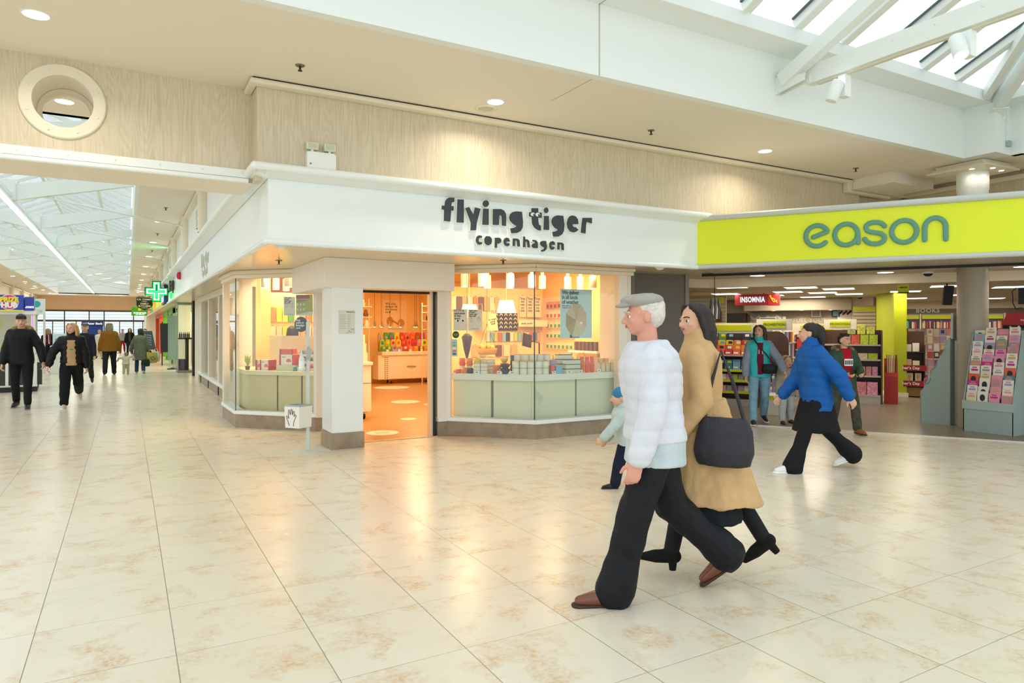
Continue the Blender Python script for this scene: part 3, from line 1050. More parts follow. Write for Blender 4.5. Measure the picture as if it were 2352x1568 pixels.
po.modifiers.new('thickness', 'SOLIDIFY').thickness = 0.008
for k in range(9):
 y = 12.3 + 4.55 * k
 t = thing('roof_beam', 'white inverted roof truss across the mall street', 'roof truss', (0, y, 0), kind='structure')
 b = MB()
 for s in (1, -1):
  xa, xb = CX + s * 0.10, CX + s * 2.22
  q = [(xa, 4.10), (xb, 4.60), (xb, 4.82), (xa, 4.42)]
  b.slab(q, (0, -0.07, 0), (1, 0, 0), (0, 0, 1), (0, 1, 0), 0.14)
 b.build('chord', m_beam, t, bevel=0.004)
 b = MB()
 b.box(CX - 0.11, CX + 0.11, -0.12, 0.12, 4.08, 4.50)
 b.build('node_box', m_beam, t, bevel=0.005)
 for s, xe in ((1, 1.08), (-1, -5.3)):
  b = MB()
  b.tube([(CX + s * 0.5, 0, 4.22), (xe, 0, 3.80)], 0.022, 8)
  b.build('tie_rod', m_beam, t)
b = MB()
b.box(CX - 0.05, CX + 0.05, 9.6, 58, 4.14, 4.22)
struct('roof_beam', b, m_beam)
led = thing('strip_light', 'continuous white strip light hung along the middle of the mall street', 'light', (CX + 0.02, 0, 4.02))
MB().box(-0.05, 0.05, 13.0, 56, 0.0, 0.05).build('housing', m_white, led)
MB().box(-0.042, 0.042, 13.0, 56, -0.035, 0.0).build('diffuser', glow('strip_white', 'fffdf6', 4.5), led)
for k in range(10):
 MB().box(-0.006, 0.006, 14.0 + 4.55 * k - 0.006, 14.0 + 4.55 * k + 0.006, 0.05, 0.15).build('hanger', m_steel, led)

# recessed downlights
DL = thing('downlight', 'x', 'downlight', (0, 0, ZC), 0, 'recessed downlights')
b = MB()
b.lathe([(0.088, 0.0), (0.088, -0.004), (0.10, -0.006), (0.105, 0.0)], (0, 0, 0), 28, cap=False)
b.build('trim_ring', m_white, DL)
b = MB()
b.lathe([(0.088, -0.0035), (0.088, -0.001)], (0, 0, 0), 28)
b.build('diffuser', m_lamp, DL)
first_dl = [True]

def downlight(x, y, z, label, group='recessed downlights', scale=1.0, power=11, color=WARM):
 if first_dl[0]:
  o = DL
  o.location = (x, y, z)
  o['label'] = label
  o['group'] = group
  first_dl[0] = False
 else:
  o = dup(DL, (x, y, z), 0, label, group)
 o.scale = (scale, scale, 1)
 if power:
  area('downlight_lamp', (x, y, z - 0.02), 0.16, 0.16, power, color, (0, 0, 0), 'DISK', spread=RAD(150))
 return o

downlight(-0.633, 6.60, ZC, 'warm ceiling downlight at the far left of the hall, above the porthole', 'hall downlights')
downlight(3.545, 6.64, ZC, 'warm ceiling downlight beside the round air vent', 'hall downlights')
downlight(7.84, 6.61, ZC, 'warm ceiling downlight above the lime sign end of the timber wall', 'hall downlights')
ORD = ['first', 'second', 'third', 'fourth', 'fifth', 'sixth', 'seventh', 'eighth', 'ninth', 'tenth', 'eleventh', 'twelfth']
downlight(-0.60, 8.97, ZC, 'downlight seen through the round porthole', 'mall street downlights right', power=8)
for k in range(9):
 downlight(0.66, 17.95 + 4.4 * k, ZC, ORD[k] + ' downlight along the right ceiling of the mall street', 'mall street downlights right', power=12)
for k in range(7):
 downlight(-4.73, 31.0 + 4.45 * k, ZC, ORD[k] + ' downlight along the left ceiling of the mall street', 'mall street downlights left', power=12)

# left side of the mall street
b = MB()
b.box(-6.0, -5.9, 22.5, 62, 2.7, ZC)
b.box(-6.6, -6.5, 22.5, 62, 0, 2.7)
b.box(-6.6, -5.9, 22.5, 62, 2.65, 2.72)
struct('wall_left', b, m_cream)
b = MB()
for k in range(8):
 b.lathe([(0.16, 0), (0.16, 1.3)], (-5.88, 26 + 4.55 * k, 2.72), 18, cap=False)
b.box(-5.9, -5.82, 22.5, 62, 3.9, 3.98)
struct('trim_19', b, m_cream)
grille(-5.88, 33.0, 34.5, 3.0, 3.35, 'square air grille on the left wall above the game kiosk', 1)
grille(-5.88, 46.0, 47.2, 3.0, 3.3, 'far air grille on the left wall of the mall street', 1)

# end of the street: timber band, glazed entrance, bright street beyond
b = MB()
b.box(-6.6, 2.2, 62, 62.15, 2.92, ZC + 0.1)
struct('wall_end', b, m_endwood)
w6 = thing('window_6', 'glazed entrance screen at the far end', 'window', kind='structure')
b = MB()
for x in (-6.5, -4.15, -2.55, -1.55, 0.45, 1.9):
 b.box(x - 0.035, x + 0.035, 61.95, 62.05, 0, 2.92)
b.box(-6.5, 2.0, 61.9, 62.1, 2.06, 2.20)
b.box(-6.5, 2.0, 61.95, 62.05, 2.84, 2.95)
for x in (-4.9, -3.4, -0.5, 1.1):
 b.box(x - 0.03, x + 0.03, 61.97, 62.03, 0, 2.1)
b.build('frame', m_brown, w6)
b = MB()
b.box(-6.5, 2.0, 61.995, 62.005, 0.02, 2.88)
b.build('pane', m_glass, w6)
b = MB()
b.box(-14, 12, 74, 74.2, 0, 6)
struct('wall_outside', b, mat('white_cladding', 'f1f4f8', 0.6))
b = MB()
for k in range(14):
 b.box(-14, 12, 73.98, 74.0, 0.3 + 0.28 * k, 0.33 + 0.28 * k)
struct('trim_20', b, mat('cladding_joint', 'b9c6d6', 0.6))
b = MB()
b.box(-14, 12, 66, 80, -0.12, 0.0)
struct('ground_outside', b, mat('pale_paving', 'd8d6d0', 0.8))

# bank kiosk
t = thing('bank_kiosk', 'dark blue bank machine kiosk near the far end of the mall street', 'kiosk', (-1.885, 50.5, 0))
MB().box(-0.56, 0.56, -0.35, 0.35, 0.0, 1.70).build('body', mat('bank_blue', '123f9c', 0.35), t, bevel=0.01)
MB().box(-0.58, 0.58, -0.39, 0.36, 1.70, 1.98).build('sign_box', mat('bank_navy', '0d2f80', 0.35), t, bevel=0.008)
m_sgnw = glow('sign_white', 'ffffff', 0.9)
lettering('Ulster Bank', 0.185, m_sgnw, t, (0.09, -0.397, 1.835), offset=0.004)
b = MB()
for k in range(3):
 b.box(-0.50 + 0.055 * k, -0.46 + 0.055 * k, -0.397, -0.39, 1.78 + 0.03 * (k % 2), 1.88)
b.build('logo', m_sgnw, t)
MB().box(-0.27, 0.0, -0.365, -0.352, 0.85, 1.25).build('screen', mat('kiosk_screen', '2f5fb4', 0.2), t)
MB().box(0.30, 0.31, -0.358, -0.35, 0.3, 1.62).build('door_seam', m_black, t)
b = MB()
b.box(-6.5, 6, 0, 0.02, 0, 0.02)

# hanging banner panels further down (teal logo board)
t = thing('totem_board', 'white totem board with a teal round logo behind the blue prize sign', 'sign', (-2.62, 28.0, 2.26))
MB().box(-0.20, 0.20, -0.02, 0.02, -0.26, 0.27).build('panel', mat('board_white', 'e9eef0', 0.4), t)
b = MB()
b.lathe([(0.11, 0), (0.11, 0.006)], (0, 0, 0), 24)
o = b.build('logo', mat('teal_logo', '27aebd', 0.4), t, loc=(-0.04, -0.022, 0.09))
o.rotation_euler = (RAD(90), 0, 0)
lettering('oco', 0.15, mat('pale_green_text', '9fc6a8', 0.4), t, (0.0, -0.024, -0.14))
for x in (-0.17, 0.17):
 MB().box(x - 0.03, x + 0.03, 0.0, 0.05, -2.26, -0.2).build('post', mat('totem_white', 'dcd6e0', 0.4), t)

# ------------------------------------------------------------ prize kiosk with claw machines (left edge)
KX, KY, KA = -1.93, 20.6, RAD(10)
t = thing('prize_machine', 'white claw machine kiosk under a blue prize sign at the left edge', 'arcade machine', (-3.35, 20.75, 0), RAD(4))
m_kw = mat('kiosk_white', 'e3e4e0', 0.35)
MB().box(-1.45, 1.40, -0.85, 0.85, 0.0, 0.12).build('plinth', m_black, t)
b = MB()
b.box(-1.42, 1.37, -0.82, 0.82, 0.12, 0.16)
b.box(-1.42, 1.37, -0.82, 0.82, 0.70, 0.80)
for x in (-1.40, -0.62, 0.10, 0.80, 1.33):
 b.box(x - 0.02, x + 0.04, -0.82, -0.78, 0.16, 0.72)
b.box(1.20, 1.40, -0.84, 0.84, 0.12, 0.86)
b.box(-1.42, 1.37, 0.70, 0.82, 0.12, 0.72)
b.build('cabinet', m_kw, t)
b = MB()
for x in (-1.40, -0.62, 0.10, 0.80):
 b.box(x + 0.04, x + 0.70, -0.80, -0.76, 0.16, 0.70)
b.build('door_panel', mat('kiosk_charcoal', '33332f', 0.5), t)
for x in (-1.05, -0.27, 0.45):
 o = MB().lathe([(0.12, 0), (0.12, 0.012)], (0, 0, 0), 24).build('speaker_disc', mat('speaker_grey', '9a9a98', 0.5), t, loc=(x, -0.80, 0.42))
 o.rotation_euler = (RAD(90), 0, 0)
b = MB()
for x, y in ((-1.40, -0.80), (-0.60, -0.80), (0.12, -0.80), (1.34, -0.80), (1.34, 0.80), (-1.40, 0.80)):
 b.box(x - 0.03, x + 0.03, y - 0.03, y + 0.03, 0.80, 1.86)
b.box(-1.44, 1.40, -0.86, 0.86, 1.86, 1.96)
b.build('post', m_kw, t, bevel=0.006)
b = MB()
b.box(-1.40, 1.34, -0.79, -0.785, 0.80, 1.86)
b.box(1.335, 1.34, -0.79, 0.79, 0.80, 1.86)
b.build('pane', m_glass, t)
b = MB()
b.box(1.285, 1.30, -0.835, -0.825, 0.20, 1.84)
b.build('light_strip', glow('pink_led', 'ee7bff', 2.2), t)
MB().box(-1.36, 1.30, 0.60, 0.64, 0.80, 1.86).build('back_panel', mat('kiosk_back', 'e8e0b8', 0.5), t)
b = MB()
b.box(-1.46, 1.14, -0.90, -0.30, 1.95, 2.32)
b.build('sign_box', mat('prize_blue', '2d43b8', 0.35), t, bevel=0.006)
MB().box(-1.46, 1.14, -0.905, -0.90, 1.925, 1.96).build('sign_trim', mat('prize_yellow', 'e6e41c', 0.4), t)
MB().box(1.16, 1.34, -0.88, 0.0, 1.95, 2.28).build('side_sign', mat('prize_indigo', '2c3aa8', 0.35), t, bevel=0.006)
lettering('.com', 0.09, m_sgnw, t, (1.25, -0.886, 2.04), offset=0.004)
b = MB()
b.lathe([(0.17, 0), (0.17, 0.008)], (0, 0, 0), 28)
o = b.build('logo_disc', mat('prize_pink', 'd8367f', 0.4), t, loc=(0.86, -0.903, 2.145))
o.rotation_euler = (RAD(90), 0, 0)
b = MB()
b.lathe([(0.185, 0), (0.185, 0.004)], (0, 0, 0), 28)
o = b.build('logo_rim', m_white, t, loc=(0.86, -0.9, 2.145))
o.rotation_euler = (RAD(90), 0, 0)
lettering('PRIZE', 0.155, mat('prize_yellow', 'e6e41c', 0.4), t, (0.86, -0.914, 2.20), offset=0.008, xs=0.9)
lettering('HUB', 0.165, m_white, t, (0.86, -0.914, 2.07), offset=0.010, xs=0.95)
rng = random.Random(5)
toycols = ['d83a3a', 'e8c52e', '3aa04c', '3a6fd8', 'e87a2e', 'e85aa0', 'f2f0e4', '7ac6d8']
for k in range(26):
 x = -1.25 + 0.1 * (k % 26) + rng.uniform(-0.03, 0.03)
 r = rng.uniform(0.055, 0.085)
 nm = ['red', 'yellow', 'green', 'blue', 'orange', 'pink', 'cream', 'sky blue'][k % 8]
 o = MB().ellipsoid((0, 0, 0), (r, r, r * 1.1), 10).build('plush_toy', mat('toy_' + nm, toycols[k % 8], 0.8))
 a = RAD(4)
 lx, ly = x, -0.55 + rng.uniform(-0.05, 0.08)
 o.location = (-3.35 + lx * cos(a) - ly * sin(a), 20.75 + lx * sin(a) + ly * cos(a), 0.80 + r * 1.1)
 tag(o, nm + ' plush prize heaped behind the claw machine glass, ' + (ORD + ['thirteenth'] * 20)[min(k // 2, 12)] + ' pair from the left', 'toy', 'prizes in the claw machine')
for (dx, dz, c, lb) in ((0.40, 1.62, 'e88ac0', 'pink and teal balloon prize hanging in the claw machine'), (0.62, 1.64, 'b6d84a', 'lime balloon prize hanging in the claw machine'), (0.20, 1.15, '5ab0d8', 'blue boxed prize hung in the claw machine')):
 t2 = thing('hanging_prize', lb, 'toy', (-3.35 + dx, 20.35, dz))
 MB().ellipsoid((0, 0, 0), (0.12, 0.08, 0.12), 12).build('balloon', mat('balloon_' + c, c, 0.4), t2)
 MB().tube([(0, 0, 0.1), (0, 0, 1.86 - dz)], 0.004, 6).build('string', m_steel, t2)

# white pedestal and dark machine behind the walking pair
t = thing('ticket_machine', 'pale ticket pedestal behind the couple holding hands', 'machine', (-1.95, 27.5, 0))
MB().box(-0.28, 0.28, -0.2, 0.2, 0.0, 0.95).build('pedestal', m_kw, t, bevel=0.01)
MB().box(-0.22, 0.22, -0.05, 0.05, 0.95, 1.35).build('display_board', mat('ticket_pale', 'd6e3ea', 0.3), t, bevel=0.01)
MB().box(-0.15, 0.15, -0.056, -0.05, 1.05, 1.18).build('screen', mat('ticket_blue', '49a7d0', 0.3), t)
t = thing('coin_ride', 'colourful coin ride standing by the blue bank kiosk', 'ride', (-1.05, 44.0, 0))
MB().box(-0.25, 0.25, -0.25, 0.25, 0, 0.25).build('base', mat('ride_yellow', 'd8c63a', 0.5), t, bevel=0.02)
MB().lathe([(0.22, 0.25), (0.26, 0.5), (0.24, 0.8), (0.10, 0.95)], (0, 0, 0), 18).build('body', mat('ride_pink', 'a84a6a', 0.4), t)
MB().ellipsoid((0, 0, 0.85), (0.24, 0.24, 0.22), 14).build('dome', mat('ride_grey', '7f9082', 0.3), t)

# ------------------------------------------------------------ shops along the right of the mall street
t = thing('pharmacy_cross', 'glowing green pharmacy cross projecting over the mall street', 'sign', (0.87, 26.0, 2.775))

def plus(a, r):
 return [(-a, -r), (a, -r), (a, -a), (r, -a), (r, a), (a, a), (a, r), (-a, r), (-a, a), (-r, a), (-r, -a), (-a, -a)]

MB().slab(plus(0.135, 0.355), (0, -0.05, 0), (1, 0, 0), (0, 0, 1), (0, 1, 0), 0.10).build('case', mat('cross_case', '0c3d1e', 0.4), t)
MB().slab(plus(0.108, 0.325), (0, -0.056, 0), (1, 0, 0), (0, 0, 1), (0, 1, 0), 0.005).build('green_tube', glow('cross_green', '18d65a', 1.6), t)
MB().slab(plus(0.082, 0.295), (0, -0.060, 0), (1, 0, 0), (0, 0, 1), (0, 1, 0), 0.005).build('white_tube', glow('cross_white', 'd8fff0', 1.6), t)
MB().slab(plus(0.045, 0.255), (0, -0.064, 0), (1, 0, 0), (0, 0, 1), (0, 1, 0), 0.005).build('inner_tube', glow('cross_mid', '30c878', 1.1), t)
MB().slab(plus(0.016, 0.22), (0, -0.068, 0), (1, 0, 0), (0, 0, 1), (0, 1, 0), 0.005).build('core', mat('cross_core', '0a6a34', 0.4), t)
MB().tube([(0.34, 0, 0), (0.40, 0, 0)], 0.03, 8).build('arm', m_black, t)
for x in (-4.0, -1.0):
 area('end_wall_fill', (x, 59.5, 3.95), 1.5, 0.5, 60, WARM, (RAD(-35), 0, 0))  # unseen fill, added to brighten the far timber wall
area('cross_glow', (0.87, 25.8, 2.7), 0.5, 0.5, 12, (0.15, 1.0, 0.4), (RAD(35), 0, 0))

t = thing('butcher_sign', 'dark green shield shaped butcher sign hanging beside the green cross', 'sign', (0.79, 40.0, 2.83))
sh = [(-0.36, 0.30), (0.36, 0.30), (0.36, -0.10), (0.30, -0.20), (0.0, -0.36), (-0.30, -0.20), (-0.36, -0.10)]
MB().slab([(x * 1.05, z * 1.06) for x, z in sh], (0, -0.03, 0), (1, 0, 0), (0, 0, 1), (0, 1, 0), 0.06).build('rim', mat('sign_gilt', '8f8a5c', 0.4), t)
MB().slab(sh, (0, -0.036, 0), (1, 0, 0), (0, 0, 1), (0, 1, 0), 0.01).build('board', mat('sign_forest', '16281e', 0.4), t)
m_cr = mat('sign_cream_text', 'e0dcb6', 0.5, emit='e0dcb6', estr=0.2)
for tx, s, z in (('C.R. TORMEY', 0.115, 0.19), ('~ & Sons ~', 0.06, 0.09), ('FAMILY', 0.115, -0.03), ('BUTCHERS', 0.115, -0.15), ('est. fine meat', 0.05, -0.24)):
 lettering(tx, s, m_cr, t, (0, -0.04, z), offset=0.003)
MB().tube([(-0.3, 0, 0.36), (0.46, 0, 0.36)], 0.015, 8).build('bracket', m_black, t)
for x in (-0.25, 0.25):
 MB().tube([(x, 0, 0.30), (x, 0, 0.36)], 0.008, 6).build('hook', m_black, t)

t = thing('health_store_sign', 'bright green projecting sign with a yellow flower', 'sign', (0.62, 44.0, 2.49))
MB().box(-0.40, 0.40, -0.03, 0.03, -0.24, 0.24).build('board', mat('evergreen_green', '4d9a1c', 0.4, emit='4d9a1c', estr=0.35), t)
lettering('evergreen', 0.16, m_sgnw, t, (0.02, -0.036, -0.07), offset=0.006)
lettering('HEALTHFOODS', 0.065, m_sgnw, t, (0.02, -0.036, -0.17), offset=0.003)
b = MB()
for k in range(5):
 a = 2 * pi * k / 5
 b.ellipsoid((0.05 * cos(a), -0.034, 0.12 + 0.05 * sin(a)), (0.032, 0.004, 0.032), 8)
b.build('flower', glow('flower_yellow', 'f2d51e', 0.9), t)
MB().tube([(0.40, 0, 0.1), (0.62, 0, 0.1)], 0.015, 8).build('bracket', m_black, t)

# signs on the long fascia
t = thing('pharmacy_sign', 'black script pharmacy lettering over a green glow on the white fascia', 'sign', (1.24, 23.8, 2.78))
lettering('Pharmacy', 0.52, m_black, t, (-0.03, 0, 0.10), face=-pi / 2, depth=0.03, offset=0.01)
o = lettering('care', 0.34, glow('green_neon', '1ee060', 2.0), t, (-0.03, 0.2, -0.20), face=-pi / 2, depth=0.03, offset=0.01)
o['label'] = 'glowing green letters'
area('pharmacy_wash', (1.10, 23.6, 2.95), 3.6, 0.2, 16, (0.2, 1.0, 0.45), (0, RAD(90), 0))
t = thing('navy_sign_box', 'navy blue sign box with white lit faces beyond the pharmacy', 'sign', (1.15, 27.6, 2.72))
MB().box(-0.03, 0.08, -0.9, 0.9, -0.33, 0.33).build('case', mat('navy_case', '1a2a62', 0.4), t)
MB().box(-0.045, -0.03, -0.86, -0.1, -0.25, 0.27).build('lit_panel', glow('violet_panel', 'cfd2ff', 1.0), t)
MB().box(-0.045, -0.03, 0.1, 0.86, -0.25, 0.27).build('lit_panel', glow('violet_panel', 'cfd2ff', 1.0), t)
lettering('SPECS', 0.3, mat('navy_case', '1a2a62', 0.4), t, (-0.05, 0.0, 0.02), face=-pi / 2)
for y0, y1, c, nm in ((31.5, 36.5, 'c8d21e', 'lime'), (36.9, 41.0, 'e3c21e', 'yellow'), (41.4, 46.0, '5aa81e', 'green'), (46.4, 52.0, 'd86a2a', 'orange')):
 o = MB().box(1.20, 1.25, y0, y1, 2.46, 3.0).build('shop_sign', mat('fascia_' + nm, c, 0.4, emit=c, estr=0.25))
 tag(o, nm + ' shop sign panel on the fascia far down the mall street', 'sign')
t = thing('alarm_sounder', 'red round alarm sounder on the white fascia', 'alarm', (1.25, 20.2, 2.93))
b = MB()
b.lathe([(0.10, 0), (0.10, 0.05), (0.085, 0.085), (0.03, 0.10)], (0, 0, 0), 20)
o = b.build('horn', mat('alarm_red', 'c0203a', 0.35), t)
o.rotation_euler = (0, RAD(-90), 0)
MB().box(-0.01, 0.0, -0.02, 0.02, -0.30, -0.09).build('cable_cover', m_white, t)

# faded shadow lettering where an old sign was removed
t = thing('ghost_sign', 'grey ghost marks of removed letters on the mall side fascia', 'sign marks', (1.247, 13.7, 2.70))
m_gh = mat('ghost_grey', 'c3c6b4', 0.7)
lettering('flying tiger', 0.34, m_gh, t, (0, 0, 0.10), face=-pi / 2, depth=0.003, offset=0.012)
lettering('copenhagen', 0.20, m_gh, t, (0, 0, -0.13), face=-pi / 2, depth=0.003, offset=0.006)

# shop fronts below the fascia beyond the gift shop
b = MB()
b.box(1.98, 2.08, 19.2, 26.0, 0, 2.405)
b.box(1.90, 1.98, 21.0, 23.8, 0, 2.405)
struct('wall_shops_near', b, mat('beige_panel', 'e0cfae', 0.5))
b = MB()
b.box(1.84, 1.90, 24.0, 24.5, 0, 2.405)
struct('trim_21', b, m_black)
t = thing('glass_display_bay', 'glass shop bay with a dark display shelf and purple box', 'display bay', (1.70, 26.4, 0))
MB().box(-0.20, 0.35, -0.5, 0.5, 0, 0.08).build('base', mat('bay_base', '8f8d80', 0.4), t)
b = MB()
for x, y in ((-0.19, -0.49), (0.30, -0.49), (-0.19, 0.49)):
 b.box(x - 0.015, x + 0.015, y - 0.015, y + 0.015, 0.08, 2.40)
b.box(-0.2, 0.35, -0.5, 0.5, 2.34, 2.40)
b.build('frame', mat('bay_frame', 'a9b8a8', 0.35, metal=0.4), t)
b = MB()
b.box(-0.19, 0.30, -0.494, -0.488, 0.08, 2.34)
b.box(-0.194, -0.188, -0.49, 0.49, 0.08, 2.34)
b.build('pane', m_glass, t)
MB().box(-0.15, 0.30, -0.35, 0.45, 1.15, 1.20).build('shelf', m_dark, t)
MB().box(0.10, 0.16, -0.4, 0.45, 0.08, 1.15).build('support', m_dark, t)
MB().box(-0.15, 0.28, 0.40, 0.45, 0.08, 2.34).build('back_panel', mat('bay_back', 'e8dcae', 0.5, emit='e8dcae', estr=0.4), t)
o = MB().cbox(1.68, 26.25, 0.27, 0.26, 0.3, 0.38).build('display_box', mat('box_purple', '4a3560', 0.5))
tag(o, 'dark purple box standing low in the glass display bay', 'box')
for k in range(6):
 o = MB().lathe([(0.025, 0), (0.028, 0.12), (0.012, 0.16), (0.012, 0.2)], (0, 0, 0), 10).build('bottle', mat('bottle_brown', '5a4028', 0.3), loc=(1.58 + 0.06 * k, 26.1 + 0.05 * (k % 2), 1.20))
 tag(o, 'small brown bottle on the shelf of the glass display bay, ' + ORD[k] + ' from the left', 'bottle', 'bottles in the glass display bay')
for i, (y, x, c, lb) in enumerate(((28.4, 1.47, '7f9a8c', 'slim glass display stand with chrome rails outside the shop'), (29.0, 1.62, '9aa6a0', 'second glass display stand behind the chrome railed one'))):
 t = thing('display_stand', lb, 'stand', (x, y, 0))
 b = MB()
 for dx in (-0.08, 0.08):
  b.tube([(dx, 0, 0.0), (dx, 0, 2.1)], 0.014, 8)
 b.build('rail', m_steel, t)
 MB().box(-0.14, 0.14, -0.02, 0.02, 0.35, 2.0).build('panel', mat('stand_panel_%d' % i, c, 0.25), t)
 MB().box(-0.16, 0.16, -0.18, 0.18, 0, 0.03).build('base', m_black, t)
t = thing('dark_door_panel', 'tall black folded door panel along the mall street shops', 'door panel', (1.95, 31.5, 0))
MB().box(-0.03, 0.03, -0.8, 0.8, 0, 2.38).build('leaf', m_black, t)
MB().tube([(-0.05, -0.6, 0.9), (-0.05, -0.6, 1.3)], 0.015, 8).build('handle', m_steel, t)
t = thing('blackboard_easel', 'tall black easel board leaning on the shop front', 'easel', (1.55, 31.6, 0), RAD(-15))
b = MB()
b.slab([(-0.32, 0.55), (0.32, 0.55), (0.32, 1.75), (-0.32, 1.75)], (0, 0, 0), (1, 0, 0), (0, -0.12, 0.99), (0, -1, 0), 0.03)
b.build('board', mat('chalkboard', '20242c', 0.6), t)
for x in (-0.3, 0.3):
 MB().tube([(x, 0.02, 0.0), (x * 0.8, -0.22, 1.8)], 0.022, 8).build('leg', m_black, t)
MB().tube([(0, 0.6, 0.0), (0, -0.16, 1.6)], 0.02, 8).build('leg', m_black, t)
t = thing('menu_board', 'blue grey pavement menu board beside the grey coat', 'sign board', (1.03, 37.5, 0), RAD(-8))
b = MB()
b.slab([(-0.30, 0.5), (0.30, 0.5), (0.30, 1.45), (-0.30, 1.45)], (0, 0, 0), (1, 0, 0), (-0.2, 0.15, 0.97), (0, -1, 0), 0.03)
b.build('board', mat('menu_slate', '33475e', 0.5), t)
for x in (-0.28, 0.28):
 MB().tube([(x, -0.03, 0.0), (x - 0.1, 0.08, 0.55)], 0.02, 8).build('leg', m_black, t)
m_chalk = mat('chalk', 'b9c3cc', 0.8)
for k in range(6):
 lettering('menu today', 0.09, m_chalk, t, (-0.2 - 0.0, 0.08, 1.22 - 0.11 * k), tilt=82, roll=-0.2)

def coloured_front(y0, y1, key, c, x=1.72):
 b = MB()
 b.box(x, x + 0.22, y0, y0 + 0.35, 0, 2.40)
 b.box(x, x + 0.22, y1 - 0.35, y1, 0, 2.40)
 b.box(x + 0.02, x + 0.2, y0, y1, 2.2, 2.40)
 b.box(x - 0.05, x + 0.24, y0 - 0.05, y0 + 0.40, 0, 0.18)
 return struct('trim_%s' % key, b, mat('front_' + key, c, 0.45))

coloured_front(33.0, 37.4, 'green', '5aa81e')
coloured_front(37.6, 42.0, 'light_green', '7cc03a')
coloured_front(42.2, 46.5, 'orange', 'e8622e')
coloured_front(46.7, 53.0, 'red_orange', 'd8542e')
w7 = thing('window_7', None, 'window', kind='structure')
for y0, y1 in ((33.4, 37.0), (38.0, 41.6), (42.6, 46.1), (47.1, 52.6)):
 MB().box(1.86, 1.868, y0, y1, 0.1, 2.2).build('pane', m_glass, w7)
b = MB()
b.box(2.9, 3.0, 30, 54, 0, 2.5)
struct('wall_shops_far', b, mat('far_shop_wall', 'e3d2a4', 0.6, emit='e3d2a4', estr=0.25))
b = MB()
b.box(1.9, 3.0, 19.2, 55, 2.41, 2.5)
struct('ceiling_shops', b, m_ceil)
b = MB()
b.box(1.2, 3.2, 55, 62, 0, 2.92)
struct('wall_end_return', b, m_cream)
rng = random.Random(3)
for k in range(8):
 y = 34 + 2.2 * k
 nm = ['white', 'red', 'blue', 'yellow', 'green', 'orange', 'grey', 'pink'][k]
 o = MB().cbox(0, 0, 0.55, 0.35, 0.7, 1.1).build('shop_display', mat('toy_' + nm, 'dddddd', 0.6), loc=(2.35, y, 0))
 tag(o, nm + ' display block inside a shop window far down the street', 'display')
for y in (24.0, 29.5, 35, 40, 45):
 area('shop_row_lamp', (2.45, y, 2.38), 0.6, 2.5, 35, SHOPW)

# ------------------------------------------------------------ book shop: shell and lighting
EA = math.atan2(ES[1], ES[0])
m_eceil = mat('bookshop_ceiling', 'd9cdb6', 0.8)
m_ewall = mat('bookshop_wall', 'a89c8a', 0.7)
m_lime = mat('lime_card', 'c9d400', 0.5)
m_walnut = wood_panel('dark_walnut_laminate', '55341f', '472a19', '613c25', 1.2, 0.4)
m_shelfgrey = mat('shelf_grey', 'b3aea4', 0.4)

def EP(*pts):
 return [ep(s, d)[:2] for s, d in pts]

b = MB()
b.prism(EP((-0.3, 1.29), (9, 1.29), (9, 3.75), (-0.5, 3.25), (-1.4, 2.2)), 2.45, 2.50)
struct('ceiling_bookshop_entry', b, m_eceil)
b = MB()
b.prism(EP((-1.4, 2.2), (-0.5, 3.25), (9, 3.75), (9, 3.85), (-0.52, 3.35), (-1.5, 2.25)), 2.29, 2.50)
struct('wall_bookshop_downstand', b, mat('downstand_cream', 'efe4cc', 0.6))
b = MB()
b.prism(EP((-5.5, 3.0), (-1.5, 2.25), (-0.52, 3.35), (9, 3.85), (9, 15.2), (-5.5, 15.2)), 2.33, 2.38)
struct('ceiling_bookshop', b, m_eceil)
b = MB()
b.prism(EP((-5.5, 10.2), (2.25, 10.2), (2.25, 10.3), (-5.5, 10.3)), 0, 2.33)
b.prism(EP((2.25, 10.2), (2.35, 10.2), (2.35, 14.8), (2.25, 14.8)), 0, 2.33)
b.prism(EP((2.25, 14.8), (9, 14.8), (9, 14.9), (2.25, 14.9)), 0, 2.33)
b.prism(EP((8.9, 1.5), (9, 1.5), (9, 14.8), (8.9, 14.8)), 0, 2.45)
b.prism(EP((-3.4, 2.9), (-3.3, 2.9), (-3.3, 10.2), (-3.4, 10.2)), 0, 2.33)
struct('wall_bookshop', b, m_ewall)
b = MB()
b.prism(EP((2.4, 14.3), (8.9, 14.3), (8.9, 14.8), (2.4, 14.8)), 2.10, 2.33)
struct('wall_bookshop_bulkhead', b, mat('downstand_cream', 'efe4cc', 0.6))
b = MB()
b.prism(EP((1.75, 10.0), (2.25, 10.0), (2.25, 10.2), (1.75, 10.2)), 1.3, 2.33)
struct('trim_22', b, mat('downstand_cream', 'efe4cc', 0.6))

